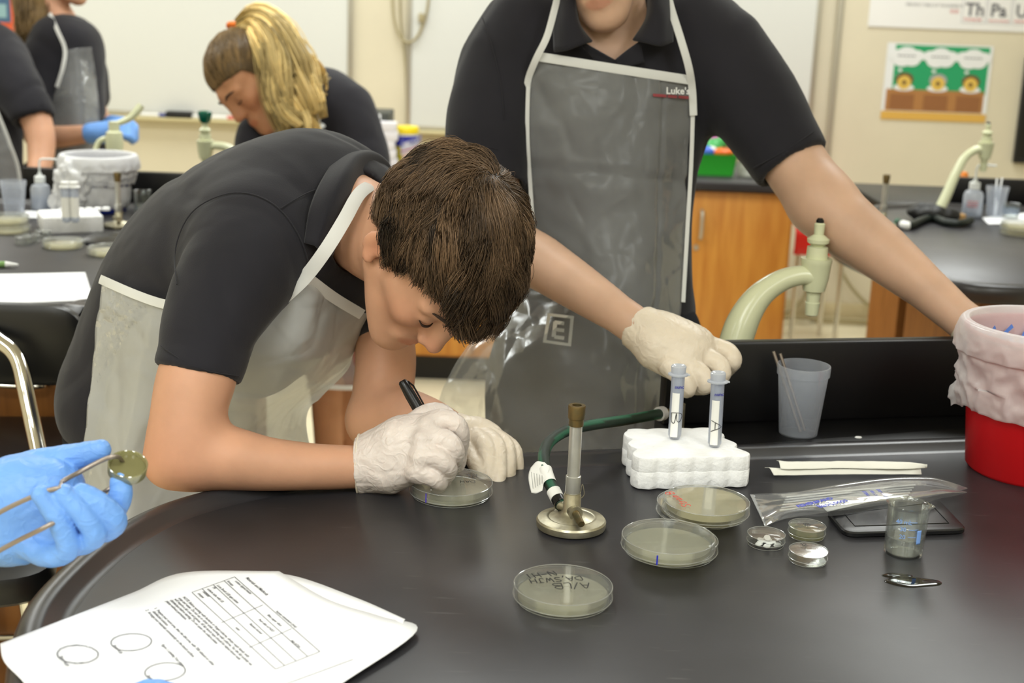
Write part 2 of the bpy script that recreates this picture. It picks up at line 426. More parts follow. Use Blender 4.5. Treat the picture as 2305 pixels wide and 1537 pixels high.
def surface_nets(Dm, lo, h, smooth=1):
    n = np.array(Dm.shape); ins = Dm < 0
    c = [ins[i:n[0] - 1 + i, j:n[1] - 1 + j, k:n[2] - 1 + k] for i in (0, 1) for j in (0, 1) for k in (0, 1)]
    s = sum(x.astype(np.int8) for x in c); act = (s > 0) & (s < 8)
    idx = np.full(act.shape, -1, np.int64); cells = np.argwhere(act); idx[act] = np.arange(len(cells))
    acc = np.zeros((len(cells), 3)); cnt = np.zeros(len(cells))
    corner = lambda o: Dm[cells[:, 0] + o[0], cells[:, 1] + o[1], cells[:, 2] + o[2]]
    for axis in range(3):
        o1, o2 = [a for a in range(3) if a != axis]
        for p in (0, 1):
            for q in (0, 1):
                a = [0, 0, 0]; a[o1] = p; a[o2] = q; b = list(a); b[axis] = 1
                va, vb = corner(a), corner(b); m = (va < 0) != (vb < 0)
                t = np.where(m, va / np.where(m, va - vb, 1), 0); pos = np.tile(np.array(a, float), (len(cells), 1)); pos[:, axis] += t
                acc += pos * m[:, None]; cnt += m
    V = lo + h * (cells + acc / np.maximum(cnt, 1)[:, None])
    Q = []
    for axis in range(3):
        o1, o2 = [(1, 2), (2, 0), (0, 1)][axis]
        a = [slice(None)] * 3; b = [slice(None)] * 3; a[axis] = slice(0, n[axis] - 1); b[axis] = slice(1, n[axis])
        for o in (o1, o2): a[o] = slice(1, n[o] - 1); b[o] = slice(1, n[o] - 1)
        A_, B_ = ins[tuple(a)], ins[tuple(b)]
        for m, flip in ((A_ & ~B_, False), (~A_ & B_, True)):
            e = np.argwhere(m)
            if not len(e): continue
            e[:, o1] += 1; e[:, o2] += 1
            def ci(d1, d2):
                f = e.copy(); f[:, o1] -= d1; f[:, o2] -= d2; return idx[f[:, 0], f[:, 1], f[:, 2]]
            q = np.stack([ci(1, 1), ci(0, 1), ci(0, 0), ci(1, 0)], 1); Q.append(q[:, ::-1] if flip else q)
    Q = np.concatenate(Q)
    for _ in range(smooth):
        S = np.zeros_like(V); C = np.zeros(len(V))
        for k in range(4):
            i, j = Q[:, k], Q[:, (k + 1) % 4]; np.add.at(S, i, V[j]); np.add.at(S, j, V[i]); np.add.at(C, i, 1); np.add.at(C, j, 1)
        V = 0.5 * V + 0.5 * S / C[:, None]
    return V, Q, 180
def paint(o, cols):             # per-vertex albedo tint
    a = o.data.color_attributes.new('tint', 'FLOAT_COLOR', 'POINT'); a.data.foreach_set('color', np.concatenate([cols, np.ones((len(cols), 1))], 1).astype(np.float32).ravel())

def sheet(rows, nu=12, nv=12, thick=0.0006, fn=None, closed=False, two=True):
    """smooth cloth through a net of world points; returns a thin closed shell"""
    G = np.asarray(rows, float)
    G = np.stack([catmull(G[i], nu) for i in range(len(G))]); G = np.stack([catmull(G[:, j], nv) for j in range(G.shape[1])], 1)
    r, c = G.shape[:2]; V = G.reshape(-1, 3)
    I = np.arange(r * c).reshape(r, c); Q = np.stack([I[:-1, :-1], I[:-1, 1:], I[1:, 1:], I[1:, :-1]], -1).reshape(-1, 4)
    uv = np.stack(np.meshgrid(np.linspace(0, 1, r), np.linspace(0, 1, c), indexing='ij'), -1).reshape(-1, 2)
    nn = normals(V, Q)
    if fn is not None: V = V + nn * fn(V, uv)[:, None]; nn = normals(V, Q)
    if not two: return V, Q, 180
    Vb = V - nn * thick; Qb = Q[:, ::-1] + len(V); n = len(V)
    rim = np.concatenate([I[0, :], I[1:, -1], I[-1, -2::-1], I[-2:0:-1, 0]])
    Qr = np.stack([rim, np.roll(rim, -1), np.roll(rim, -1) + n, rim + n], 1)
    return np.concatenate([V, Vb]), np.concatenate([Q, Qb, Qr[:, ::-1]]), 180

# writing
def text(body, size, parent, o, x, n, m, name='lettering', extrude=0.0, align='LEFT', space=1.0, shear=0.0, bold=0.0, line=1.0, sx=1.0):
    c = bpy.data.curves.new(name, 'FONT'); c.body = body; c.size = size; c.align_x = align; c.extrude = extrude; c.space_character = space
    c.shear = shear; c.offset = bold; c.space_line = line; c.resolution_u = 2
    ob = bpy.data.objects.new(name, c); COL.objects.link(ob)
    x = unit(x); n = unit(n); x = unit(x - np.dot(x, n) * n); y = np.cross(n, x)
    org = np.zeros(3)
    if parent is not None:
        ob.parent = parent; q = parent
        while q is not None: org += np.array(q.location, float); q = q.parent
    M = Matrix([[x[i] * sx, y[i], n[i], o[i] - org[i]] for i in range(3)] + [[0, 0, 0, 1]]); ob.matrix_local = M
    c.materials.append(m)
    me = bpy.data.meshes.new_from_object(ob); me.name = name      # outlines to a mesh of its own
    o2 = bpy.data.objects.new(name, me); COL.objects.link(o2); o2.parent = parent; o2.matrix_basis = M
    bpy.data.objects.remove(ob); bpy.data.curves.remove(c)
    return o2
STROKES = {'A': [[(0, 0), (.5, 1), (1, 0)], [(.2, .4), (.8, .4)]], 'B': [[(0, 0), (0, 1), (.7, .9), (.7, .6), (0, .5), (.9, .35), (.8, .05), (0, 0)]],
    'L': [[(0, 1), (0, 0), (.7, 0)]], 'D': [[(0, 0), (0, 1), (.8, .75), (.85, .3), (0, 0)]], '/': [[(0, -.1), (.6, 1.1)]], 'S': [[(.9, .9), (.3, 1), (.1, .7), (.8, .35), (.6, 0), (0, .1)]],
    'W': [[(0, 1), (.25, 0), (.5, .7), (.75, 0), (1, 1)]], 'J': [[(.2, 1), (.9, 1)], [(.6, 1), (.6, .2), (.3, 0), (0, .2)]], 'H': [[(0, 0), (0, 1)], [(.8, 0), (.8, 1)], [(0, .5), (.8, .5)]],
    'N': [[(0, 0), (0, 1), (.8, 0), (.8, 1)]], '-': [[(.1, .5), (.8, .5)]], 'I': [[(.4, 0), (.4, 1)]], ',': [[(.2, .1), (0, -.3)]], 't': [[(.3, 1), (.3, .1), (.6, 0)], [(0, .65), (.6, .65)]],
    'r': [[(0, .6), (0, 0)], [(0, .4), (.3, .6), (.5, .55)]], 'a': [[(.6, .55), (.2, .6), (0, .3), (.2, 0), (.6, .2), (.6, .6), (.65, 0)]], 'i': [[(.2, .6), (.2, 0)], [(.2, .85), (.2, .9)]],
    'n': [[(0, .6), (0, 0)], [(0, .45), (.35, .6), (.5, .4), (.5, 0)]], ' ': [], '1': [[(.1, .8), (.4, 1), (.4, 0)]], '2': [[(0, .8), (.4, 1), (.8, .75), (0, 0), (.9, 0)]]}
def handwriting(txt, h, o, x, n, w=0.0006, gap=0.28, aspect=0.7):
    x = unit(x); n = unit(n); y = np.cross(n, x); cur = 0; ms = []
    for ch in txt:
        wd_ = 0
        for st in STROKES.get(ch, []):
            P = np.array([o + x * (cur + a * h * aspect) + y * b * h + n * 0.0003 for a, b in st])
            if len(P) > 2: P = catmull(P, 3)
            ms.append(tube(P, w, 5, flat=0.4, flatdir=n)); wd_ = max(wd_, max(a for a, b in st))
        cur += (max(wd_, .3) + gap) * h * aspect
    return join(*ms)
# ------------------------------------------------------------------ room shell
M_WALL = mat('cream wall paint', rgb(222, 213, 188), 0.7, noise=0.03, nscale=3, bump=0.05, bscale=250)
M_CEIL = mat('white ceiling tile', rgb(232, 230, 222), 0.8, bump=0.2, bscale=400)
M_FLOOR = mat('cream vinyl floor', rgb(236, 226, 194), 0.35, noise=0.06, nscale=9)
M_BASE = mat('cream vinyl baseboard', rgb(206, 192, 152), 0.5)
M_ALU = mat('aluminium trim', rgb(196, 192, 178), 0.35, metal=0.6)
M_BOARD = mat('whiteboard enamel', rgb(222, 223, 218), 0.22, spec=0.4)
M_WHITE = mat('matt white', rgb(246, 246, 244), 0.6)
M_BLACK = mat('matt black', rgb(24, 24, 25), 0.5)
M_BLKPL = mat('black plastic', rgb(16, 16, 17), 0.3)
M_WOOD = mat('honey oak veneer', rgb(210, 146, 62), 0.42, stretch=(7, 7, 0.7), nscale=6, col2=rgb(190, 122, 46), bump=0.05, bscale=40)
M_WOOD2 = mat('dark oak veneer', rgb(150, 98, 48), 0.45, stretch=(7, 7, 0.7), nscale=6, col2=rgb(122, 76, 34))
M_EPOXY = mat('black epoxy resin', rgb(50, 49, 52), 0.36, spec=0.5, noise=0.12, nscale=14, bump=0.03, bscale=300)
M_EPOXYR = mat('black epoxy rim', rgb(50, 49, 51), 0.3, spec=0.55, bump=0.03, bscale=90)
M_CURB = mat('black epoxy upright', rgb(15, 14, 15), 0.4, spec=0.35)
M_CHROME = mat('chrome', rgb(215, 212, 205), 0.12, metal=1)
M_FAUCET = mat('cream enamel', rgb(214, 216, 180), 0.22, spec=0.5)
M_RED = mat('red plastic', rgb(208, 26, 32), 0.3)
M_CORD = mat('beige cord', rgb(170, 158, 122), 0.5)
scratched(M_EPOXY)
WY = 6.40                       # face of the back wall
struct('floor', box(-4.2, 4.2, -2.8, WY, -0.06, 0), M_FLOOR)
struct('ceiling', box(-4.2, 4.2, -2.8, WY, CEIL_Z, CEIL_Z + 0.08), M_CEIL)
struct('wall_back', box(-4.3, 4.3, WY, WY + 0.12, 0, CEIL_Z), M_WALL)
struct('wall_left', box(-4.3, -4.2, -2.8, WY, 0, CEIL_Z), M_WALL)
struct('wall_right', box(4.2, 4.3, -2.8, WY, 0, CEIL_Z), M_WALL)
struct('wall_front', box(-4.3, 4.3, -2.9, -2.8, 0, CEIL_Z), M_WALL)
xj = Y(1876, 150, WY)[0]
struct('wall_right_of_board', box(xj, 4.19, WY - 0.05, WY - 0.001, 0, CEIL_Z), M_WALL)
struct('trim_1', box(xj - 0.012, xj + 0.012, WY - 0.058, WY - 0.02, 0, CEIL_Z, 0.003), M_ALU)
struct('baseboard_back', box(-4.19, xj - 0.013, WY - 0.012, WY - 0.001, 0, 0.1, 0.004), M_BASE)
struct('baseboard_right', box(xj + 0.013, 4.18, WY - 0.062, WY - 0.051, 0, 0.1, 0.004), M_BASE)

def whiteboard(px0, px1, pyb, pxb, label):
    x0, x1, z0 = Y(px0, 130, WY)[0], Y(px1, 130, WY)[0], Y(pxb, pyb, WY)[2]; z1 = z0 + 1.22; y = WY - 0.001
    t = thing('whiteboard', label, 'whiteboard', ((x0 + x1) / 2, y, z0))
    part('writing_panel', box(x0, x1, y - 0.012, y, z0, z1), M_BOARD, t)
    f = 0.022
    part('frame_rail', box(x0 - f, x0, y - 0.018, y, z0 - f, z1 + f, 0.003), M_ALU, t)
    part('frame_rail', box(x1, x1 + f, y - 0.018, y, z0 - f, z1 + f, 0.003), M_ALU, t)
    part('frame_rail', box(x0, x1, y - 0.018, y, z1, z1 + f, 0.003), M_ALU, t)
    part('frame_rail', box(x0, x1, y - 0.018, y, z0 - f, z0, 0.003), M_ALU, t)
    part('marker_tray', box(x0 - 0.02, x1 + 0.02, y - 0.07, y - 0.001, z0 - 0.036, z0 - 0.0221, 0.003), mat('tray', rgb(206, 194, 150), 0.5), t)
    return x0, x1, z0 - 0.022, y
bx0, bx1, bz, by = whiteboard(96, 783, 252, 400, 'large white whiteboard behind the blonde student, left of the hanging cables')
cx0, cx1, cz, cy_ = whiteboard(926, 1828, 282, 985, 'wide white whiteboard behind the standing boy, right of the hanging cables')
def tray_marker(px, col, label, l=0.12):
    x = Y(px, 250, WY)[0]; t = thing('dry_erase_marker', label, 'marker', (x, by - 0.045, bz + 0.008), 'markers in the whiteboard tray')
    m = mat('marker ' + col[0], col[1], 0.4)
    part('barrel', xf(tube([(-l / 2, 0, 0), (l * 0.2, 0, 0)], 0.008, 10), (x, by - 0.045, bz + 0.009)), M_WHITE, t)
    part('cap', xf(tube([(l * 0.2, 0, 0), (l / 2, 0, 0)], 0.009, 10), (x, by - 0.045, bz + 0.009)), m, t)
tray_marker(352, ('blue', rgb(70, 80, 150)), 'white marker with blue cap on whiteboard tray, left of the black eraser')
tray_marker(445, ('orange', rgb(230, 120, 80)), 'white marker with orange cap on whiteboard tray, just right of the black eraser')
tray_marker(505, ('red', rgb(220, 120, 110)), 'white marker with pale red cap on tray beside the blonde student')
xe = Y(409, 245, WY)[0]
tag(part('whiteboard_eraser', box(xe - 0.06, xe + 0.06, by - 0.068, by - 0.022, bz + .0005, bz + 0.03, 0.006), M_BLACK), 'black felt eraser lying on the whiteboard tray', 'eraser')

def wallpath(pts, y, n=6): return catmull([Y(px, py, y) for px, py in pts], n)
tag(part('cable', tube(wallpath([(968, -60), (963, 10), (955, 45), (942, 78), (922, 96), (902, 84), (888, 45), (884, 0), (882, -60)], WY - 0.03), 0.006, 8), M_CORD),
    'thin grey cable hanging in a loop on wall between the whiteboards', 'cable')
tag(part('cable', tube(wallpath([(900, -60), (902, 40), (910, 110), (914, 180), (916, 272)], WY - 0.012), 0.005, 8), M_CORD),
    'straight beige cable running down the wall beside the right whiteboard frame', 'cable')
pj = Y(948, 40, WY - 0.03)
tag(part('cable_plug', box(pj[0] - 0.012, pj[0] + 0.012, pj[1] - 0.012, pj[1] + 0.012, pj[2] - 0.02, pj[2] + 0.02, 0.004), M_CORD), 'small grey plug on the looped cable beside whiteboard', 'plug')

# posters on the wall
WR = WY - 0.052
def wrect(px0, py0, px1, py1, y): a = Y(px0, py0, y); b = Y(px1, py1, y); return a[0], b[0], b[2], a[2]
# element chart
x0, z0 = Y(1956, 30, WR)[0], Y(2130, 66, WR)[2]
t = thing('element_chart', 'white chart of chemical elements at top of the wall above the cartoon poster', 'poster', (x0 + 0.6, WR, z0))
part('sheet', box(x0, x0 + 1.5, WR - 0.004, WR, z0, z0 + 0.75), mat('chart paper', rgb(240, 239, 236), 0.5), t)
M_INKG = mat('grey ink', rgb(105, 105, 110), 0.7); M_INKR = mat('red ink', rgb(215, 120, 120), 0.7); M_INKB = mat('blue ink', rgb(150, 165, 215), 0.7)
cell = Y(2276, 30, WR)[0] - Y(2219, 30, WR)[0]
for i, (sy, nm, num) in enumerate((('Th', 'THORIUM', '90'), ('Pa', 'PROTACTINIUM', '91'), ('U', 'URANIUM', '92'))):
    xc = Y(2163, 30, WR)[0] + i * cell; zb = Y(2190, 52, WR)[2]
    f = box(xc + 0.003, xc + cell - 0.003, WR - 0.0045, WR - 0.004, zb, zb + cell * 1.1); g = box(xc + 0.006, xc + cell - 0.006, WR - 0.005, WR - 0.0045, zb + 0.003, zb + cell * 1.1 - 0.003)
    part('element_cell', f, mat('cell line', rgb(190, 190, 195), 0.6), t); part('cell_face', g, mat('chart paper', None), t)
    text(sy, 0.078, t, (xc + 0.016, WR - 0.0053, zb + 0.033), (1, 0, 0), (0, -1, 0), M_INKG, bold=0.0022)
    text(num, 0.028, t, (xc + cell * 0.6, WR - 0.0053, zb + 0.112), (1, 0, 0), (0, -1, 0), M_INKB, bold=0.0008)
    text(nm, 0.018 if len(nm) < 9 else 0.0125, t, (xc + 0.012, WR - 0.0053, zb + 0.009), (1, 0, 0), (0, -1, 0), M_INKR, bold=0.0004)
text('**', 0.05, t, (Y(2136, 34, WR)[0], WR - 0.005, Y(2136, 38, WR)[2]), (1, 0, 0), (0, -1, 0), M_INKR)
text('PERIODIC TABLE OF THE ELEMENTS', 0.016, t, (Y(2038, 12, WR)[0], WR - 0.005, Y(2038, 12, WR)[2]), (1, 0, 0), (0, -1, 0), M_INKG)
# cartoon poster: plain generic heads at a desk under speech clouds
x0, x1, z0, z1 = wrect(1992, 96, 2232, 268, WR); x1 = Y(2228, 180, WR)[0]; x0 = Y(1990, 180, WR)[0]; z0 = Y(2105, 272, WR)[2]; z1 = Y(2115, 100, WR)[2]
t = thing('cartoon_poster', 'cartoon poster of three heads at a brown desk under white thought clouds', 'poster', ((x0 + x1) / 2, WR, z0))
wdt, hgt = x1 - x0, z1 - z0
_pn = [0]
def pr(u0, u1, v0, v1, k, m, nm, ell=False):
    _pn[0] += 1; y = WR - 0.001 - 0.0006 * k - 0.00002 * _pn[0]
    if ell:
        cx_, cz_ = x0 + wdt * (u0 + u1) / 2, z0 + hgt * (v0 + v1) / 2; a, b = wdt * (u1 - u0) / 2, hgt * (v1 - v0) / 2
        poly = [(a * math.cos(q), b * math.sin(q)) for q in np.arange(20) * 2 * np.pi / 20]
        return part(nm, stand(prism(poly, 0, 0.0006), (cx_, y, cz_), (1, 0, 0), (0, -1, 0)), m, t)
    return part(nm, box(x0 + wdt * u0, x0 + wdt * u1, y - 0.0006, y, z0 + hgt * v0, z0 + hgt * v1), m, t)
M_PW = mat('poster white', rgb(236, 238, 238), 0.4); M_PG = mat('poster green', rgb(40, 160, 105), 0.45); M_PB = mat('poster desk brown', rgb(176, 124, 72), 0.5)
M_PB2 = mat('poster desk brown dark', rgb(150, 100, 60), 0.5); M_PY = mat('poster yellow', rgb(226, 190, 90), 0.5); M_PH = mat('poster brown hair', rgb(110, 80, 50), 0.5)
pr(0, 1, 0.06, 1, 0, M_PW, 'sheet'); pr(0.08, 0.97, 0.36, 0.98, 1, M_PG, 'green_field'); pr(0.03, 0.96, 0.12, 0.4, 2, M_PB, 'desk_picture'); pr(0, 1, 0, 0.11, 2, mat('poster ochre', rgb(222, 176, 84), 0.5), 'lower_border')
for i, u in enumerate((0.19, 0.51, 0.82)):
    pr(u - 0.12, u + 0.11, 0.14, 0.34, 3, M_PB2, 'desk_panel')
    for du, dv, r_ in ((-0.09, 0.84, 0.08), (0, 0.86, 0.1), (0.09, 0.84, 0.08), (-0.04, 0.78, 0.09), (0.05, 0.78, 0.08), (-0.05, 0.65, 0.02), (-0.06, 0.58, 0.013)):
        pr(u + du - r_, u + du + r_, dv - r_ * 0.95, dv + r_ * 0.95, 3, M_PW, 'thought_cloud', True)
    pr(u - 0.1, u + 0.1, 0.38, 0.47, 3, M_PW, 'shoulders', True); pr(u - 0.085, u + 0.085, 0.44, 0.62, 4, M_PH if i != 1 else mat('poster grey', rgb(160, 165, 165), 0.5), 'hair_picture', True)
    pr(u - 0.065, u + 0.065, 0.4, 0.58, 5, M_PY, 'head_picture', True); pr(u - 0.02, u + 0.02, 0.46, 0.52, 6, M_PH, 'mouth_picture', True)
    for k in range(5): pr(u - 0.085 + k * 0.035, u - 0.06 + k * 0.035, 0.83, 0.845, 4, M_INKG, 'word_mark')
# black-framed board at the right edge, colourful poster at the left edge
xb = Y(2292, 250, WR)[0]; zb0, zb1 = Y(2300, 366, WR)[2], Y(2300, 128, WR)[2]
t = thing('framed_board', 'black framed board on wall at the right edge of the photo', 'picture', (xb + 0.3, WR, zb0))
part('board_face', box(xb + 0.02, xb + 0.6, WR - 0.02, WR, zb0 + 0.02, zb1 - 0.02), M_BLKPL, t)
for q in ((xb, xb + 0.02, zb0, zb1), (xb + 0.02, xb + 0.62, zb0, zb0 + 0.02), (xb + 0.02, xb + 0.62, zb1 - 0.02, zb1)): part('frame_rail', box(q[0], q[1], WR - 0.028, WR, q[2], q[3], 0.003), M_BLACK, t)
xp1 = Y(32, 50, WY)[0]; zp0 = Y(20, 110, WY)[2]
t = thing('orange_poster', 'orange poster with a blue panel at the top left of the wall', 'poster', (xp1 - 0.3, WY, zp0))
part('sheet', box(xp1 - 0.6, xp1, WY - 0.006, WY - 0.001, zp0, zp0 + 0.8), mat('poster orange', rgb(216, 96, 62), 0.5, noise=0.2, nscale=40), t)
zq = Y(15, 50, WY)[2]
part('blue_panel', box(xp1 - 0.3, xp1 - 0.012, WY - 0.008, WY - 0.006, zq, zq + 0.13), mat('poster blue', rgb(70, 100, 130), 0.5), t)
part('blue_figure', box(xp1 - 0.12, xp1 - 0.03, WY - 0.009, WY - 0.008, zq + 0.02, zq + 0.08), mat('poster teal', rgb(140, 175, 180), 0.5), t)

# ------------------------------------------------------------------ wall cabinet run with black counter
YC = 5.07
xa, xb = Y(800, 600, YC)[0], Y(1777, 600, YC)[0]; zc = Y(1660, 411, YC - 0.02)[2]
t = thing('base_cabinet', 'honey oak base cabinet with black toe kick under the black counter', 'cabinet', ((xa + xb) / 2, YC + 0.3, 0))
part('carcass', box(xa, xb, YC + 0.02, YC + 0.6, 0.1, zc - 0.032), M_WOOD, t)
part('toe_kick', box(xa + 0.01, xb - 0.02, YC + 0.05, YC + 0.58, 0.0, 0.1), M_BLACK, t)
xd = Y(1541, 550, YC)[0]; wd_ = xb - 0.008 - xd
for i in range(4):
    d0, d1 = xd - i * wd_ + 0.003, xd - i * wd_ + wd_ - 0.003
    if d0 < xa: d0 = xa + 0.004
    if d1 - d0 < 0.1: break
    d = part('door', box(d0, d1, YC, YC + 0.02, 0.11, zc - 0.04, 0.003), M_WOOD, t)
    hx = d0 + 0.052; h0, h1 = Y(1573, 535, YC)[2], Y(1573, 474, YC)[2]
    part('handle', tube(catmull([(hx, YC, h0), (hx, YC - 0.025, h0 + 0.006), (hx, YC - 0.03, (h0 + h1) / 2), (hx, YC - 0.025, h1 - 0.006), (hx, YC, h1)], 5), 0.007, 8), mat('brushed metal', rgb(190, 182, 165), 0.4, metal=0.5), d)
    zl = Y(1567, 557, YC)[2]
    part('lock', stand(lathe([(0.0, 0.006), (0.009, 0.006), (0.011, 0.0)], 16), (hx - 0.012, YC, zl), (1, 0, 0), (0, -1, 0)), mat('brushed metal', None), d)
tag(part('counter_top', box(xa - 0.02, xb + 0.02, YC - 0.03, YC + 0.62, zc - 0.032, zc, 0.004), M_EPOXY), 'black counter top on the honey oak base cabinet', 'counter')

# green basket of toys and crumpled bag
gb = T(1612, 402, zc); gx, gy = gb[0], YC + 0.22
M_GRN = mat('green plastic', rgb(60, 185, 60), 0.35)
t = thing('toy_basket', 'bright green plastic basket on the black counter beside a crumpled bag', 'basket', (gx, gy, zc))
hw = 0.088; pr_ = roundpoly([(-hw, -0.075), (hw, -0.075), (hw, 0.075), (-hw, 0.075)], 0.02)
part('basket_body', (lambda m: (np.asarray(m[0]) * A(1, 1, 1) + A(gx, gy, zc + 0.001), m[1], m[2]))(rings(pr_, [(0.012, 0), (0.0, 0.075), (-0.004, 0.08), (0.003, 0.08), (0.014, 0.008)])), M_GRN, t)
for nm, dx, dz, rr, c, lb in (('toy_piece', -0.03, 0.09, (0.04, 0.03, 0.02), rgb(70, 110, 215), 'blue toy piece in the green basket'), ('toy_piece', 0.028, 0.088, (0.048, 0.03, 0.016), rgb(235, 110, 40), 'orange toy piece in the green basket'),
        ('toy_piece', -0.01, 0.095, (0.02, 0.022, 0.015), rgb(240, 240, 240), 'white toy piece between blue and orange ones in green basket'), ('toy_piece', 0.0, 0.118, (0.06, 0.04, 0.026), rgb(70, 170, 90), 'rounded green toy piece heaped in green basket')):
    V = Blob().ell((gx + dx, gy + (0.02 if dz > .1 else -0.045), zc + dz), rr).ell((gx + dx * 0.7, gy - 0.02, zc + dz - 0.02), (0.03, 0.03, 0.03), k=0.02).mesh(0.006)
    tag(part(nm, V, mat(lb, c, 0.35)), lb, 'toy', 'toys in the green basket')
V = Blob().cone((gx - 0.005, gy + 0.02, zc + 0.13), (gx + 0.012, gy + 0.02, zc + 0.185), 0.032, 0.012, k=0.02).ell((gx - 0.02, gy + .02, zc + 0.14), (0.035, 0.03, 0.018), k=0.02).mesh(0.005)
tag(part('toy_cone', V, mat('pink plastic', rgb(225, 90, 200), 0.35)), 'pink and purple cone toy on top of the green basket', 'toy', 'toys in the green basket')
pb = A(gx + 0.155, gy - 0.05, zc)
V = Blob().ell(pb + A(0, 0, 0.03), (0.06, 0.05, 0.032)).ell(pb + A(-0.03, 0, 0.055), (0.025, 0.03, 0.03), k=0.02).ell(pb + A(0.045, 0, 0.02), (0.05, 0.04, 0.02), k=0.02).cut((0, 0, zc), (0, 0, -1)).mesh(0.006)
V = displace(V, lambda P: 0.012 * noise3(P * 40, 3) + 0.006 * ridge(P * 50, 4))
tag(part('plastic_bag', V, film('crumpled bag film', (0.95, .97, .93), 0.45, (0.85, .88, .8), 0.08, 0.2)), 'crumpled clear plastic bag on black counter right of the green basket', 'bag')

# wipes canister, box and papers on the counter
q = Y(911, 400, YC + 0.12); q[2] = zc; h_ = Y(911, 284, YC + 0.12)[2] - zc
t = thing('wipes_canister', 'canister of cleaning wipes with yellow lid and blue label on counter', 'canister', q)
r_ = 0.049
part('canister_body', xf(lathe([(0, 0), (r_ * .96, 0), (r_, 0.006), (r_, h_ * .82), (r_ * .9, h_ * .84)], 40), q), mat('canister yellow', rgb(238, 220, 60), 0.4), t)
def band(z0, z1, a0, a1, m, nm, k=1, wob=None):
    n = 24; V = []
    for i in range(n + 1):
        a = a0 + (a1 - a0) * i / n
        zz0 = z0(i / n) if callable(z0) else z0; zz1 = z1(i / n) if callable(z1) else z1
        for z in (zz0, zz1): V.append((q[0] + (r_ + 0.0006 * k) * math.cos(a), q[1] + (r_ + 0.0006 * k) * math.sin(a), q[2] + z))
    part(nm, (V, [(2 * i, 2 * i + 2, 2 * i + 3, 2 * i + 1) for i in range(n)], 180), m, t)
a0, a1 = math.radians(180), math.radians(360)
band(lambda s: h_ * (.46 - .18 * (1 - s) ** 1 * 0 + .22 * max(0, .6 - s)), h_ * .78, a0, a1, mat('label blue', rgb(48, 52, 170), 0.4), 'label')
band(h_ * .78, h_ * .82, a0, a1, M_WHITE, 'label_edge', 1)
band(lambda s: h_ * (.40 + .22 * s - .1), lambda s: h_ * (.58 + .2 * s), math.radians(255), math.radians(352), mat('label white', rgb(228, 226, 238), 0.4), 'label_banner', 2)
band(lambda s: h_ * (.38 + .14 * s), lambda s: h_ * (.41 + .14 * s), math.radians(255), math.radians(352), mat('label red', rgb(205, 60, 70), 0.4), 'label_stripe', 3)
band(h_ * .12, h_ * .36, math.radians(262), math.radians(345), mat('label pink', rgb(240, 205, 190), 0.4), 'label_panel', 2)
text('Lysol', 0.037, t, (q[0] - 0.012, q[1] - r_ - 0.003, q[2] + h_ * .52), (1, 0, 0.25), (0.15, -1, 0), mat('label ink', rgb(120, 125, 190), 0.5), shear=0.3, bold=0.001)
part('lid', xf(lathe([(r_ * .97, h_ * .82), (r_ * 1.03, h_ * .83), (r_ * 1.03, h_ * .96), (r_ * .96, h_), (0, h_)], 40), q), mat('lid yellow', rgb(250, 222, 30), 0.35), t)
q = Y(858, 330, YC + 0.05); qz = Y(858, 254, YC + 0.05)[2]
t = thing('storage_box', 'black box with white labels standing on counter behind blonde student', 'box', (q[0], YC + 0.15, zc))
part('box_body', box(q[0] - 0.06, q[0] + 0.028, YC + 0.05, YC + 0.25, zc, qz, 0.004), mat('box dark grey', rgb(62, 64, 58), 0.5), t)
part('label', box(q[0] - 0.045, q[0] - 0.003, YC + 0.048, YC + 0.05, qz - 0.04, qz - 0.005), M_WHITE, t)
part('label', box(q[0] - 0.045, q[0] + 0.015, YC + 0.048, YC + 0.05, qz - 0.1, qz - 0.082), M_WHITE, t)
q0 = Y(872, 385, YC + 0.0)
for i in range(5):
    o = part('paper_stack', box(q0[0] - 0.09 + 0.004 * (i % 2), q0[0] + 0.035 - 0.005 * (i % 3), YC - 0.01, YC + 0.04, zc + 0.034 * i, zc + 0.034 * i + 0.0335, 0.002), mat('paper pale', rgb(238, 235, 240), 0.6))
    tag(o, 'white paper packet in the pile beside the yellow lidded canister, number %s from the bottom' % ('one', 'two', 'three', 'four', 'five')[i], 'papers', 'paper packets piled on the counter')

# red chairs behind, cords on the floor
def red_chair(px0, px1, pytop, pyseat, pybot, y, label):
    a = Y(px0, pybot, y); b = Y(px1, pybot, y); zt = Y((px0 + px1) / 2, pytop, y)[2]; zs = Y((px0 + px1) / 2, pyseat, y)[2]; zb = a[2]; x0, x1 = a[0], max(b[0], a[0] + 0.25)
    t = thing('red_chair', label, 'chair', ((x0 + x1) / 2, y + 0.2, 0))
    m = mat('red chair plastic', rgb(228, 44, 36), 0.35)
    part('backrest', sheet([[(x0 + (x1 - x0) * u, y + 0.03 * math.sin(u * math.pi), z) for u in (0, .33, .66, 1)] for z in (zs, (zs + zt) / 2, zt)], 6, 6, 0.008), m, t)
    part('seat', sheet([[(x0 + (x1 - x0) * u, y - 0.02 + v, zs - w_) for u in (0, .33, .66, 1)] for v, w_ in ((0.38, 0.02), (0.2, 0.03), (0.02, 0.015), (0.0, zs - zb - 0.04), (0.01, zs - zb))], 6, 6, 0.008), m, t)
    for xx in (x0 + 0.03, x1 - 0.03):
        for yy in (y + 0.03, y + 0.33): part('leg', tube([(xx, yy, 0), (xx, yy, zs - 0.03)], 0.011, 8), M_CHROME, t)
red_chair(1784, 1850, 432, 502, 570, 5.75, 'red plastic chair beside the end of the honey oak cabinet')
red_chair(2058, 2112, 640, 682, 716, 4.4, 'red plastic chair mostly behind the right lab table')
zf = 0.012
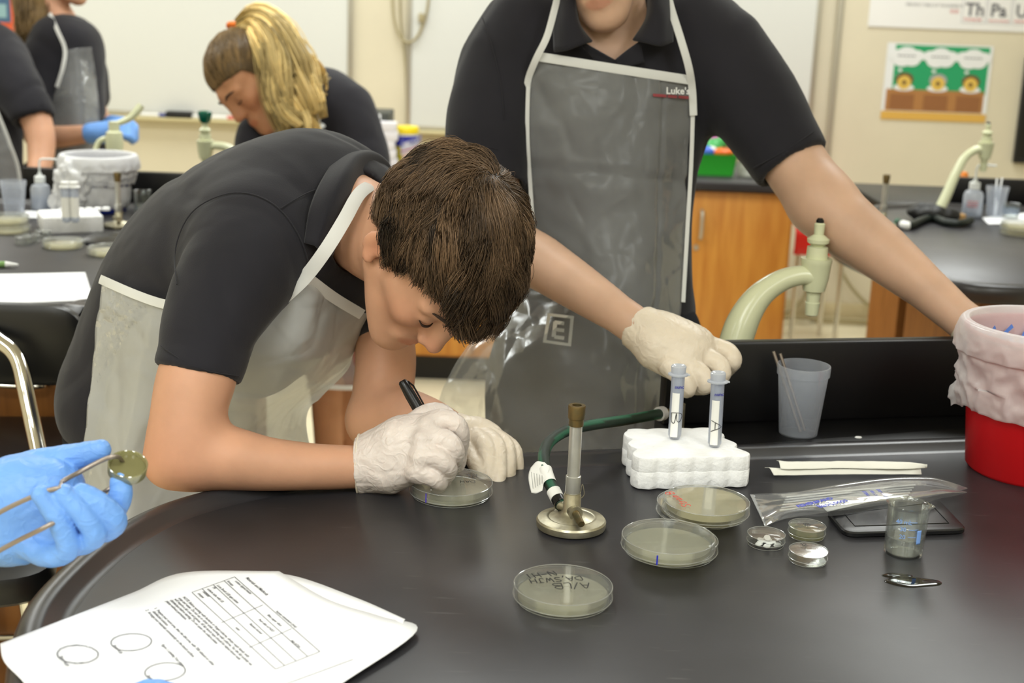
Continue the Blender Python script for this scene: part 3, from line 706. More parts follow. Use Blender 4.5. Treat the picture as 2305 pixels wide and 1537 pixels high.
def floorcord(pts, y0, label):
    P = []
    for px, py in pts:
        v = Y(px, py, y0)
        if v[2] < zf: v = T(px, py, zf)
        P.append(v)
    tag(part('floor_cord', tube(catmull(P, 6), 0.009, 8), M_CORD), label, 'cord')
floorcord([(1886, 570), (1900, 620), (1935, 668), (1985, 705), (2060, 722), (2120, 728)], WY - 0.1, 'beige cord hanging down the wall and bending onto the floor by right table')
floorcord([(1758, 716), (1850, 717), (1950, 722), (2060, 730), (2130, 734)], WY - 0.1, 'beige cord lying straight along the foot of the wall')
floorcord([(2130, 738), (2060, 730), (2018, 738), (2040, 752), (2110, 760)], WY - 0.1, 'beige cord curled into a loop on the floor near the right table')
floorcord([(1760, 706), (1790, 690), (1812, 662), (1822, 620)], WY - 0.1, 'beige cord curving up wall behind the near tap')
# ------------------------------------------------------------------ lab tables
def lab_table(outline, label, near, cabinet, zt=TZ, thick=0.032):
    """epoxy top with a raised marine edge, on a cabinet pedestal"""
    P = np.asarray(outline, float)
    if area2(P) < 0: P = P[::-1]
    c = P.mean(0)
    t = thing('lab_table', label, 'table', (c[0], c[1], 0))
    # edge section: underside, rounded nose, raised rim, groove, then the flat working field
    lv = [(0.02, zt - thick), (0.006, zt - thick), (0.0015, zt - thick + 0.005), (0, zt - 0.014), (0.001, zt - 0.003), (0.004, zt + 0.004), (0.009, zt + 0.0075), (0.016, zt + 0.009), (0.0235, zt + 0.0085), (0.0265, zt + 0.007), (0.036, zt + 0.0005), (0.042, zt - 0.0015), (0.046, zt - 0.0015)]
    part('marine_edge', rings(P, lv, cap0=False, cap1=False, sharp=60), M_EPOXYR, t)
    part('table_top', rings(P, [(0.03, zt - thick), (0.0455, zt - thick + 0.001), (0.0455, zt - 0.001), (0.047, zt)], sharp=60), M_EPOXY, t)
    x0, x1, y0, y1 = cabinet
    part('pedestal', box(x0, x1, y0, y1, 0.1, zt - thick - 0.001), M_WOOD2, t)
    part('plinth', box(x0 + 0.04, x1 - 0.04, y0 + 0.04, y1 - 0.04, 0, 0.1), M_BLACK, t)
    return t
pts = [T(*q)[:2] for q in ((20, 1410), (60, 1356), (130, 1281), (230, 1201), (330, 1148), (480, 1101))] + [(-0.2, 1.518), (-0.08, 1.558), T(1180, 1026)[:2], T(1660, 1008)[:2], T(2180, 991)[:2]]
base_ = np.array([p for p in pts])
far = base_[-1] + (base_[-1] - base_[-2]) * 1.6
outline = np.concatenate([catmull(np.concatenate([[(-0.30, 0.74), (-0.385, 0.95)], base_]), 8), [far, (1.35, 1.75), (1.30, 0.55), (0.9, 0.4), (0.0, 0.42), (-0.2, 0.56)]])
for _ in range(60):            # ease the corner of the traced plan into one even curve
    k_ = slice(2, 62); mid_ = .5 * (outline[1:61] + outline[3:63]); outline[k_] = .5 * outline[k_] + .5 * mid_
FT = lab_table(outline, 'big black epoxy lab table with raised edge in the foreground, rounded at left', True, (0.0, 0.9, 0.75, 1.35))
e1 = A(*unit(base_[-1] - base_[-2]), 0); e2 = A(-e1[1], e1[0], 0)        # along the far edge / away from it
R_IS = np.stack([e1, e2, A(0, 0, 1)], 1)
o_is = A(*T(1660, 1008)[:2], 0)
def isl(px, py, z=TZ):          # photo pixel -> along/away coordinates of the sink unit
    v = T(px, py, z) - o_is; return float(v @ e1), float(v @ e2)
u0 = isl(1512, 975)[0]; v1 = 0.104
t = thing('sink_unit', 'black sink unit with an upright back curb behind the foreground table', 'counter', o_is + e1 * 0.4 + e2 * 0.2)
def ibox(a0, a1, b0, b1, z0, z1, bev=0.003): return xf(box(a0, a1, b0, b1, z0, z1, bev), o_is, R_IS)
part('ledge', ibox(u0, 1.1, 0.004, 0.14, TZ - 0.035, TZ - 0.001), M_CURB, t); part('sink_top', ibox(u0 + 0.17, 1.1, 0.1405, 0.46, TZ - 0.035, TZ - 0.001), M_CURB, t)
zcb = Y(1900, 763, (o_is + e1 * 0.25 + e2 * v1)[1])[2]
part('upright_curb', ibox(u0, 1.1, v1, v1 + 0.022, TZ - 0.001, zcb), M_CURB, t)
part('cabinet', ibox(u0 + 0.2, 1.05, 0.06, 0.44, 0.1, TZ - 0.036), M_WOOD, t)
part('plinth', ibox(u0 + 0.24, 1.0, 0.1, 0.40, 0, 0.1), M_BLACK, t)

# left lab table and its curb
l0 = T(0, 700)[:2]; l1 = T(200, 690)[:2]
ol2 = catmull([(-2.3, 1.93), l0, l1, (-0.655, 2.40), (-0.62, 2.62), (-0.62, 3.0), (-0.66, 3.36)], 6)
LT = lab_table(np.concatenate([ol2, [(-0.7, 3.39), (-2.3, 3.39)]]), 'black lab table at left crowded with white lab ware', False, (-2.1, -0.66, 2.35, 3.1))
for k in range(3):
    x1_ = -0.665 - k * 0.42; d = part('drawer', box(x1_ - 0.41, x1_, 2.33, 2.35, 0.66, 0.86, 0.003), M_WOOD2, LT)
    part('pull', tube(catmull([(x1_ - 0.26, 2.33, 0.76), (x1_ - 0.25, 2.305, 0.76), (x1_ - 0.16, 2.305, 0.76), (x1_ - 0.15, 2.33, 0.76)], 4), 0.005, 8), M_CHROME, d)
    part('door', box(x1_ - 0.41, x1_, 2.33, 2.35, 0.12, 0.65, 0.003), M_WOOD2, LT)
yL = 3.435
zl = Y(225, 384, yL)[2]
t = thing('sink_unit', 'black upright curb and ledge behind the left lab table', 'counter', (-1.3, 3.5, 0))
xl0 = Y(50, 400, yL)[0]
part('ledge', box(-2.3, -0.64, 3.395, 3.60, TZ - 0.035, TZ - 0.001, 0.003), M_CURB, t)
part('upright_curb', box(xl0, -0.65, yL, yL + 0.025, TZ - 0.001, zl, 0.003), M_CURB, t)
part('cabinet', box(-2.2, -0.66, 3.44, 3.58, 0.1, TZ - 0.036), M_WOOD2, t)
part('plinth', box(-2.15, -0.7, 3.46, 3.56, 0, 0.1), M_BLACK, t)

# right lab table and its curb
r0, r1, r2 = T(1865, 540)[:2], T(2080, 630)[:2], T(2305, 655)[:2]
ol3 = catmull([(1.0, 3.86), (0.86, 3.62), r0, (0.765, 3.03), r1, r2, (1.6, 2.86), (2.3, 3.1)], 6)
RT_ = lab_table(np.concatenate([ol3, [(2.3, 3.96), (1.2, 3.96)]]), 'black lab table at right behind the bucket with a cream tap', False, (1.02, 2.1, 2.95, 3.5))
t = thing('sink_unit', 'black upright curb and ledge behind the right lab table', 'counter', (1.7, 4.2, 0))
yR = 4.0; xr0 = Y(2140, 450, yR)[0]; zr = Y(2220, 402, yR)[2]
part('ledge', box(1.05, 2.3, 3.965, 4.4, TZ - 0.035, TZ - 0.001, 0.003), M_CURB, t)
part('upright_curb', (lambda m: m)(box(xr0, 2.3, yR, yR + 0.025, TZ - 0.001, zr, 0.004)), M_CURB, t)
part('cabinet', box(1.15, 2.2, 4.03, 4.36, 0.1, TZ - 0.036), M_WOOD2, t)
part('plinth', box(1.2, 2.15, 4.06, 4.32, 0, 0.1), M_BLACK, t)

# ------------------------------------------------------------------ taps
def tap(axis_px, d, s, neck, label, base_z, green=False):
    """axis_px: (x, y) of the body's upper flange in the photo; s: size factor; neck: pixel path from the body to the foot"""
    B = W(*axis_px, d)
    foot = W(*neck[-1][:2], d); t = thing('lab_tap', label, 'tap', (foot[0], foot[1], base_z))
    k = s * d / FPX
    prof = [(0, -20), (15, -20), (16, -2), (17, -1), (17, 3), (25, 6), (31, 34), (34, 68), (35, 71), (35, 80), (24, 80), (24, 86), (23, 106), (14, 108), (18, 112), (24, 116), (25, 124), (14, 132), (11, 134), (12, 158), (9, 161)]
    zz = 76
    part('valve_body', xf(lathe([(r * k, (z - zz) * k) for r, z in prof] + [(0, (161 - zz) * k)], 32, 40), B), M_FAUCET, t)
    if green:
        m = mat('green handle', rgb(0, 92, 72), 0.25)
        pr_ = [(0, 150), (14, 150), (20, 156), (27, 186), (26, 196), (18, 200), (0, 200)]
        V, Fc, _ = lathe([(r * k, (z - zz) * k) for r, z in pr_], 32)
        V = np.array(V); a = np.arctan2(V[:, 1], V[:, 0]); f = 1 + 0.10 * np.cos(6 * a); V[:, 0] *= f; V[:, 1] *= f
        part('handle', xf((V, Fc, 40), B), m, t, label='dark green lobed handle')
    else:
        part('stem_screw', xf(lathe([(0, (161 - zz) * k), (9 * k, (161 - zz) * k), (9 * k, (166 - zz) * k), (5 * k, (171 - zz) * k), (0, (171 - zz) * k)], 16), B), M_BLKPL, t)
    part('nozzle', xf(lathe([(15 * k, (-20 - zz) * k), (17 * k, (-22 - zz) * k), (15 * k, (-50 - zz) * k), (11 * k, (-52 - zz) * k), (11 * k, (-30 - zz) * k)], 24), B), M_FAUCET, t)
    P = catmull([W(x, y, d) for x, y, r in neck], 8); P = P.copy(); R = [r * d / FPX for x, y, r in neck]
    if P[-1][2] > base_z: P = np.concatenate([P, [A(P[-1][0] + (P[-1][0] - P[-2][0]), P[-1][1], base_z)]]); R = R + [R[-1]]
    part('gooseneck', tube(P, np.interp(np.linspace(0, 1, len(P)), np.linspace(0, 1, len(R)), R), 20), M_FAUCET, t)
    part('foot_flange', xf(lathe([(R[-1] * 1.6, 0), (R[-1] * 1.6, 0.006), (R[-1] * 1.05, 0.012), (0, 0.012)], 24), (P[-1][0], P[-1][1], base_z)), M_FAUCET, t)
    return t
tap((1838, 585), 1.98, 1.0, [(1830, 622, 21), (1800, 620, 22), (1758, 632, 24), (1712, 664, 27), (1678, 712, 32), (1655, 775, 37), (1645, 850, 38)], 'cream enamelled gooseneck tap standing behind the foreground curb', TZ - 0.001)
tap((2220, 322), 3.70, 0.5, [(2214, 336, 9), (2195, 338, 9), (2172, 355, 9), (2152, 390, 10), (2130, 440, 11), (2106, 490, 12)], 'cream gooseneck tap rising from the right lab table beside its curb', TZ)
tap((462, 318), 3.62, 0.55, [(470, 330, 9), (488, 328, 9), (510, 332, 9.5), (532, 346, 10), (545, 375, 11), (550, 420, 11)], 'cream tap with dark green handle beside the blonde student', TZ - 0.001, green=True)
# tap between the blue gloves: straight post, arm turned up to the right
d = 3.60; B = W(258, 330, d); t = thing('lab_tap', 'cream tap with upturned arm behind white lined blue bucket', 'tap', (B[0], B[1], TZ - 0.001)); k = d / FPX
part('valve_body', xf(lathe([(0, TZ - 0.001), (18 * k, TZ - 0.001), (18 * k, B[2] - 10 * k), (20 * k, B[2] + 5 * k), (18 * k, B[2] + 32 * k), (12 * k, B[2] + 36 * k), (12 * k, B[2] + 56 * k), (0, B[2] + 58 * k)], 24), (B[0], B[1], 0)), M_FAUCET, t)
part('arm', tube(catmull([W(x, y, d) for x, y in ((256, 279), (275, 274), (295, 264), (310, 248), (318, 236))], 6), [5 * k, 7 * k, 8 * k, 9 * k, 8 * k], 14), M_FAUCET, t)
part('side_spout', tube(catmull([W(x, y, d) for x, y in ((250, 312), (236, 312), (222, 320), (214, 340))], 6), 6 * k, 12), M_FAUCET, t)

# ------------------------------------------------------------------ stools at left
M_SEAT = mat('black vinyl', rgb(20, 20, 21), 0.35)
def stool(seat_c, w, dp, zs, back, label, rz=0.0, frame=True):
    t = thing('lab_stool', label, 'stool', (seat_c[0], seat_c[1], 0))
    poly = roundpoly([(-w, -dp), (w, -dp), (w, dp), (-w, dp)], 0.07, 6)
    part('seat', xf(rings(poly, [(0.02, -0.045), (0.004, -0.035), (0, -0.015), (0.006, 0), (0.03, 0.006)]), (*seat_c, zs), rotz(rz)), M_SEAT, t)
    rr = []
    for sx in (-1, 1):
        for sy in (-1, 1):
            a = A(sx * (w - 0.04), sy * (dp - 0.04), zs - 0.044); b = A(sx * (w + 0.02), sy * (dp + 0.02), 0)
            rr.append(b * 0.6 + a * 0.4); part('leg', xf(tube([a, b], 0.011, 10), (*seat_c, 0), rotz(rz)), M_CHROME, t)
    q = [rr[0], rr[1], rr[3], rr[2]]; q = [A(v[0], v[1], 0.28) for v in q]
    part('foot_ring', xf(tube(q, 0.009, 8, closed=True), (*seat_c, 0), rotz(rz)), M_CHROME, t)
    if back:
        P, Rr, poly_b, d = back
        part('backrest', P, M_SEAT, t); part('back_tube', Rr, M_CHROME, t, label='bent chrome tube holding the backrest')
    return t
d = 2.12
bk = roundpoly([(-0.13, -0.07), (0.1, -0.07), (0.1, 0.065), (-0.13, 0.065)], 0.062, 8)
o = W(45, 785, d)
backm = stand(rings(bk, [(0.012, 0), (0.002, 0.006), (0, 0.016), (0.004, 0.026), (0.016, 0.032)]), o, (1, 0.12, -0.02), (-0.12, 1, 0.12))
tubem = tube(catmull([W(x, y, dd) for x, y, dd in ((-30, 745, 2.09), (0, 768, 2.08), (28, 790, 2.075), (45, 822, 2.07), (58, 880, 2.06), (75, 960, 2.05), (92, 1040, 2.03), (108, 1120, 2.01))], 8), 0.0125, 14)
sA = W(70, 1000, 2.28)
stool((sA[0], sA[1]), 0.17, 0.16, sA[2], (backm, tubem, None, None), 'lab stool with rounded black backrest on a bent chrome tube at left edge', rz=0.12)
sB = W(20, 1235, 1.92)
stool((sB[0] - 0.09, sB[1]), 0.15, 0.14, sB[2], None, 'backless black lab stool low at left under the blue gloved hand', rz=0.3)
# ------------------------------------------------------------------ lab ware on the foreground table
M_CLEAR = film('clear polystyrene', (0.985, 0.99, 0.985), 0.0, (0.92, 0.94, 0.9), 0.008, 0.05, 0.33, hedge=0.10, fres=.30)
M_GLASS = film('clear glass', (0.97, 0.99, 0.98), 0.01, (0.9, 0.9, 0.9), 0.02, 0.02, 0.33, hedge=0.06, fres=.5)
M_AGAR = film('agar gel', (0.95, 0.94, 0.82), 0.50, (1.0, 0.97, 0.80), 0.05, 0.08, 0.3)
M_AGARY = film('agar gel with growth', (0.93, 0.89, 0.68), 0.8, (1.0, 0.93, 0.68), 0.05, 0.08, 0.3)
M_INK = mat('black marker ink', rgb(28, 28, 34), 0.5); M_INKBL = mat('blue marker ink', rgb(40, 48, 190), 0.5); M_INKRD = mat('red marker ink', rgb(225, 60, 45), 0.5)
M_POLY = film('milky polypropylene', (0.95, 0.97, 1.0), 0.20, (0.84, 0.87, 0.94), 0.02, 0.2, 0.3, hedge=0.22, fres=.3)
M_FOAM = mat('white foam', rgb(250, 250, 250), 0.85, bump=0.7, bscale=150, bdist=.0025, noise=0.02, nscale=80, sss=0.15, sssr=(1, 1, 1))
M_LABEL = mat('white label', rgb(246, 245, 240), 0.6)
UPZ = A(0, 0, 1)

def petri(loc, label, R=0.0465, group=None, gel=M_AGAR, gel_z=(0.0018, 0.0068), writing=None, cat='petri dish', h=0.0155, name='petri_dish', mark=None):
    t = thing(name, label, cat, loc, group); s = R / 0.0465; w = 0.0012
    part('dish_base', lathe([(0, 0.0), (.0425 * s, 0.0), (.0435 * s, 0.0006), (.0435 * s, h - .002), (.0435 * s - w, h - .002), (.0435 * s - w, w), (0, w)], 72, 30), M_CLEAR, t, world=False)
    if gel: part('agar', lathe([(0, gel_z[0]), (.0419 * s, gel_z[0]), (.0421 * s, gel_z[1]), (.0405 * s, gel_z[1] - .0004), (0, gel_z[1] - .0004)], 72, 30), gel, t, world=False)
    part('lid', lathe([(.0465 * s, .0045), (.0465 * s, h - .0015), (.0458 * s, h - .0002), (.0448 * s, h), (0, h), (0, h - w), (.0452 * s, h - w), (.0453 * s, .0045), (.0465 * s, .0045)], 72, 30), M_CLEAR, t, world=False)
    for r_, z_, n_ in ((.0459 * s, h - .0003, 'lid_rim_glint'), (.0464 * s, .0048, 'lid_lip_glint'), (.0431 * s, .0006, 'foot_rim_glint')):  # pale rings on the dish edges, their highlights put into the colour
        part(n_, tube([(r_ * math.cos(a), r_ * math.sin(a), z_) for a in np.arange(64) * 2 * np.pi / 64], .00045 * max(s, .7), 6, closed=True), film('edge glint', (.97, .98, .97), .30, (.95, .96, .94), .06, .08, .4, fres=.5), t, world=False)
    return t
def on_lid(t, m, ink): 
    o = part('writing', m, ink, t); return o
# one dish in front, written on upside down
q = T(1268, 1314, TZ + 0.0155); q[2] = TZ
d1 = petri(q, 'single closed petri dish nearest the camera with black handwriting on its lid')
xw = unit(T(1180, 1305) - T(1330, 1335)); xw = unit(T(1215, 1322, TZ) - T(1322, 1300, TZ)); xw[2] = 0
top = q + A(0, 0, 0.0158); yw = np.cross(UPZ, xw)
for s_, h_, off, along in (('A/LB', 0.012, -0.012, -0.033), ('DA,SWJH,', 0.0105, -0.0005, -0.028), ('N-HI', 0.012, 0.011, 0.002)):
    pass
xw = unit(A(-1, -0.05, 0)); yw = np.cross(UPZ, xw)
wr = [handwriting('A/LB', 0.012, top - xw * 0.024 + yw * 0.004 - yw * 0.006, unit(A(-1, -0.12, 0)), UPZ), handwriting('DA,SWJH', 0.0095, top - xw * 0.017 - yw * 0.0175, unit(A(-1, -0.25, 0)), UPZ), handwriting('N-HI', 0.0105, top + xw * 0.008 - yw * 0.028, unit(A(-1, -0.4, 0)), UPZ)]
on_lid(d1, join(*wr), M_INK)
# middle pair
q2 = T(1512, 1242, TZ); q3 = T(1505, 1205, TZ + 0.0315); q3[2] = TZ + 0.0158
petri(q2, 'closed petri dish at the bottom of the front pair')
d3 = petri(q3, 'clear petri dish on top of the front pair with a blue tick on its side')
f = unit(A(CAM[0] - q3[0], CAM[1] - q3[1], 0)); s_ = np.cross(UPZ, f); a = -0.20
dirn = f * math.cos(a) + s_ * math.sin(a)
pp = q3 + dirn * 0.0468
on_lid(d3, tube([pp + A(0, 0, 0.003), pp + A(0, 0, 0.0125)], 0.0008, 6), M_INKBL)
# back pair, growth across the agar, red writing
q4 = T(1572, 1160, TZ); q5 = T(1590, 1124, TZ + 0.0315); q5[2] = TZ + 0.0158
petri(q4, 'petri dish with yellow agar at the bottom of the back pair', gel=M_AGARY, gel_z=(.006, .0125))
d5 = petri(q5, 'petri dish with yellow streaked agar and red writing on top of the back pair', gel=M_AGARY, gel_z=(.0062, .0138))
top = q5 + A(0, 0, .0158); xw = unit(T(1515, 1112, TZ + .03) - T(1555, 1142, TZ + .03))
on_lid(d5, handwriting('Strain B', 0.0095, T(1556, 1139, TZ + .0316), xw, UPZ, 0.0005), M_INKRD)
# dish under the writing hand
q6 = T(1016, 1083, TZ + 0.0155); q6[2] = TZ
d6 = petri(q6, 'petri dish being labelled under the gloved hands of the bending boy')
top = q6 + A(0, 0, .0158)
on_lid(d6, join(handwriting('DAH', 0.007, T(1068, 1082, TZ + .0158), unit(A(-1, -0.1, 0)), UPZ, .0004), handwriting('NIL', 0.007, T(1072, 1068, TZ + .0158), unit(A(-1, -0.1, 0)), UPZ, .0004)), M_INK)
f = unit(A(CAM[0] - q6[0], CAM[1] - q6[1], 0)); s_ = np.cross(UPZ, f); dirn = f * math.cos(-0.62) + s_ * math.sin(-0.62); pp = q6 + dirn * 0.0468
o = part('marker_line', tube([pp + A(0, 0, 0.004), pp + A(0, 0, 0.0145)], 0.0006, 6), mat('violet ink', rgb(70, 50, 190), 0.5), d6)

# three small dishes
def mini(px, py, label, gel=None, gz=(.0015, .004)):
    q = T(px, py, TZ); return q, petri(q, label, R=0.0198, gel=gel, gel_z=gz, cat='small dish', name='small_dish', h=0.0125)
qm, m1 = mini(1723, 1225, 'small clear dish holding white paper discs, leftmost of three')
qa, m2 = mini(1815, 1206, 'small clear dish with pale yellow liquid, back one of three', film('pale yellow liquid', (.95, .94, .72), .25, (.85, .83, .5), .06, .03, .3), (.0012, .0055))
qb, m3 = mini(1818, 1262, 'small clear empty dish nearest the beaker puddle, front of three', film('clear liquid', (.97, .97, .92), .03, (.9, .9, .8), .06, .03, .3), (.0012, .003))
for q_, t_, tx in ((qa, m2, '12'), (qb, m3, '12')):
    part('writing', handwriting(tx, 0.006, q_ + A(-0.004, -0.003, .0128) + (A(-.002, .01, 0) if t_ is m3 else 0), (1, 0.1, 0), UPZ, .0005), M_INK, t_)
rr = random.Random(4)
discm = lathe([(0, 0), (.0034, 0), (.0036, .0004), (.0034, .0009), (0, .0009)], 18)
first = None
spots = []
for i in range(13):
    for _ in range(60):
        a, r_ = rr.uniform(0, 6.283), .0135 * math.sqrt(rr.random())
        p_ = (r_ * math.cos(a), r_ * math.sin(a) - .001)
        lev = i // 7
        if all(math.hypot(p_[0] - s[0], p_[1] - s[1]) > .0068 or s[2] != lev for s in spots): break
    spots.append((*p_, lev))
for i, (a, b, lev) in enumerate(spots):
    o = part('paper_disc', discm, M_WHITE, None) if first is None else first.copy()
    if first is None: first = o
    else: COL.objects.link(o)
    o.location = (qm[0] + a, qm[1] + b, TZ + .0014 + .00125 * lev); o.rotation_euler = (rr.uniform(-.1, .1) * lev, rr.uniform(-.1, .1) * lev, 0)
    tag(o, 'white paper disc lying in the leftmost small dish', 'paper disc', 'white paper discs in the small dish')
o = first.copy(); COL.objects.link(o); o.location = (qm[0] + .002, qm[1] + .004, TZ + .0066); o.rotation_euler = (math.radians(35), 0, .2); o.location.z = TZ + .0056
tag(o, 'cream paper disc tilted on top of the white discs in the small dish', 'paper disc', 'white paper discs in the small dish')

# beaker with water, puddle in front
q = T(2032, 1246, TZ); Rb = .0198; Hb = .056
t = thing('beaker', 'small glass beaker with blue graduations half filled with water', 'beaker', q)
def spout(m, R):
    V = np.array(m[0], float); a = np.arctan2(V[:, 1], V[:, 0]); k = np.exp(-((np.angle(np.exp(1j * (a - math.radians(-20)))) / .28) ** 2)); zf_ = np.clip((V[:, 2] - (Hb - .012)) / .012, 0, 1) ** 2
    V[:, 0] *= 1 + .22 * k * zf_; V[:, 1] *= 1 + .22 * k * zf_; return V, m[1], 40
part('glass_wall', xf(spout(lathe([(0, 0), (.017, 0), (Rb - .0006, .0012), (Rb, .004), (Rb, Hb - .004), (Rb + .0022, Hb - .0005), (Rb + .002, Hb), (Rb - .0002, Hb - .002), (Rb - .0014, Hb - .006), (Rb - .0014, .004), (Rb - .004, .0016), (0, .0014)], 56), Rb), q), M_GLASS, t)
part('water', xf(lathe([(0, .0018), (Rb - .004, .0019), (Rb - .0017, .0044), (Rb - .0017, .0205), (Rb - .0022, .0198), (0, .0196)], 48), q), film('brightened beaker water', (.97, .98, .99), .24, (.97, .98, 1), .12, .01, .5), t)  # white haze in clear water paints the brightness of refracted light
part('water_line_glint', tube([q + A((Rb - .0019) * math.cos(a), (Rb - .0019) * math.sin(a), .0202) for a in np.arange(48) * 2 * np.pi / 48], .0004, 6, closed=True), film('edge glint', None), t)  # pale ring, a painted glint round the water's edge
f = unit(A(CAM[0] - q[0], CAM[1] - q[1], 0)); s_ = np.cross(UPZ, f); M_GRAD = mat('pale blue print', rgb(130, 165, 225), 0.5)
for tx, z_, dx in (('40 mL', .040, -.006), ('30', .032, -.0015), ('20', .024, -.0015)):
    text(tx, .0062, t, q + f * (Rb + .0008) + s_ * (dx - .004) + UPZ * z_, s_, f, M_GRAD, bold=.0001)
    part('graduation_line', tube([q + dirn_ * (Rb + .0006) + UPZ * (z_ + .002) for dirn_ in [f * math.cos(a) + s_ * math.sin(a) for a in np.linspace(.16, .55, 6)]], .0003, 5), M_GRAD, t)
part('print_block', sheet([[q + (f * math.cos(a) + s_ * math.sin(a)) * (Rb + .0006) + UPZ * z_ for a in (.62, .75, .88)] for z_ in (.018, .026, .033)], 4, 4, .0002), mat('pale blue block', rgb(128, 168, 236), .5), t)
qp = T(2055, 1310, TZ)
pud = [(.026 * math.cos(a) * (1 + .12 * math.sin(2 * a + 1)), .013 * math.sin(a) * (1 + .15 * math.cos(3 * a))) for a in np.arange(40) * 2 * np.pi / 40]
pud2 = [(x * .55 - .012, y * .5 + .014) for x, y in pud]
M_PUD = mat('water on black', rgb(14, 13, 13), 0.03, spec=0.7)
tag(part('water_puddle', xf(join(rings(pud, [(0, .0001), (.0006, .0007), (.002, .0012), (.005, .0014)]), rings(pud2, [(0, .0001), (.0006, .0006), (.002, .001)])), qp), M_PUD), 'small glossy water puddle on the table in front of the beaker', 'puddle')

# black flat case
c4 = [T(*p_, TZ)[:2] for p_ in ((1858, 1160), (1902, 1212), (2177, 1203), (2108, 1130))]
t = thing('flat_case', 'flat black plastic case lying under the beaker and loop bag', 'case', (*np.mean(c4, 0), TZ))
cp = roundpoly(c4, .014, 5)
part('case_body', rings(cp, [(.002, TZ + .0001), (0, TZ + .0015), (0, TZ + .005), (.0015, TZ + .0065), (.006, TZ + .007)]), mat('black case', rgb(22, 22, 24), .3), t)
ci = inset(np.array(c4) if area2(c4) > 0 else np.array(c4)[::-1], .016)
part('inset_line', tube([(x, y, TZ + .0071) for x, y in ci], .0007, 5, closed=True), M_BLKPL, t)

# bag of loops, paper wrapped swabs
def gt(px, py, z): return T(px, py, z)
zb_ = TZ
top_edge = [(1688, 1112), (1780, 1108), (1900, 1097), (2000, 1084), (2080, 1082), (2120, 1088), (2176, 1107)]
bot_edge = [(1722, 1184), (1775, 1165), (1880, 1160), (1985, 1146), (2070, 1132), (2125, 1120), (2177, 1109)]
lift = [.001, .012, .014, .016, .014, .010, .004]
rows = []
for s in (0, .25, .5, .75, 1):
    rows.append([T(a[0] * (1 - s) + b[0] * s, a[1] * (1 - s) + b[1] * s, TZ + .0045 + l * math.sin(math.pi * s) ** .8 + .004) for a, b, l in zip(top_edge, bot_edge, lift)])
tb = thing('loop_bag', 'clear plastic bag of white inoculating loops with blue printing', 'bag', (*T(1930, 1130)[:2], TZ))
fnb = lambda V, uv: .0010 * noise3(V * 40, 2) + .0008 * ridge(V * A(20, 40, 40), 5) ** 2
V, Fc, _ = sheet(rows, 10, 10, .0004, fnb)
part('film', (V[:, :], Fc[:, ::-1], 180), film('bag film', (.98, .985, .99), .10, (.93, .94, .97), .01, .12, .33, hnoise=.08, hscale=30, fres=.28), tb)
rows2 = [[A(*(T(a[0] * (1 - s) + b[0] * s, a[1] * (1 - s) + b[1] * s, TZ + .002)[:2]), TZ + .0014 + (.0055 if a[0] > 1800 else 0)) for a, b in zip(top_edge, bot_edge)] for s in (0, .5, 1)]
part('film_back', sheet(rows2, 8, 6, .0004), film('bag film', None), tb)
ML = mat('loop white', rgb(245, 245, 240), .35)
for i in range(6):
    yo = (i - 2.5) * 6.2
    a = T(1770 - i * 3, 1134 + yo * .95, TZ + .009); b = T(2060 - i * 4, 1106 + yo * .9, TZ + .0115)
    tag(part('inoculating_loop', tube([a, (a + b) / 2 + A(0, 0, .001), b], .0012, 7), ML), 'thin white inoculating loop inside the clear printed bag', 'loop', 'white loops inside the clear bag')
c1 = [T(*p_, TZ + .0125) for p_ in ((1840, 1130), (1985, 1096), (2010, 1118), (1862, 1152))]
part('paper_insert', sheet([[c1[0], (c1[0] + c1[1]) / 2, c1[1]], [(c1[0] + c1[3]) / 2, (c1[0] + c1[1] + c1[2] + c1[3]) / 4, (c1[1] + c1[2]) / 2], [c1[3], (c1[3] + c1[2]) / 2, c1[2]]], 4, 4, .0005), mat('paper insert', rgb(244, 244, 238), .6), tb)
M_BPR = mat('blue print', rgb(50, 66, 190), .5)
xl = unit(T(1880, 1122, TZ) - T(1800, 1142, TZ))
def bagtext(s, px, py, size, x, **k): text(s, size, tb, T(px, py, TZ + .0235), x, UPZ, M_BPR, name='printed_text', **k)
bagtext('FISHERBRAND', 1798, 1142, .0085, xl, bold=.0004, shear=.2)
bagtext('Bac-Loops', 1846, 1143, .0105, xl, bold=.0003)
x2 = unit(T(1960, 1128, TZ) - T(1938, 1107, TZ))
for i, s in enumerate(('STERILE', '100 LOOPS', 'DISPOSABLE')): bagtext(s, 1940 + i * 16, 1105 - i * 2, .0055, x2, bold=.0002)
M_PAP = mat('wrap paper', rgb(240, 238, 226), .55, sss=.1, sssr=(1, 1, .9))
def swab(pts_top, pts_bot, z, label):
    P = [T(*p_, z) for p_ in pts_top]; Q = [T(*p_, z - .002) for p_ in pts_bot]
    rows = [P, [(p + q) / 2 + A(0, 0, .004) for p, q in zip(P, Q)], Q]
    V, Fc, _ = sheet(rows, 8, 5, .0007, lambda V, uv: .0008 * noise3(V * 120, 8))
    tag(part('wrapped_swab', (V, Fc[:, ::-1], 180), M_PAP), label, 'swab', 'paper wrapped swabs')
swab([(1721, 1053), (1760, 1056), (1900, 1058), (2068, 1056)], [(1742, 1070), (1780, 1070), (1900, 1068), (2074, 1068)], TZ + .005, 'paper wrapped swab lying lower and nearer, behind the loop bag')
swab([(1748, 1037), (1780, 1040), (1900, 1040), (2030, 1041), (2087, 1051)], [(1757, 1055), (1790, 1056), (1900, 1054), (2020, 1056), (2086, 1053)], TZ + .012, 'upper paper wrapped swab with pinched tip, resting on the other')

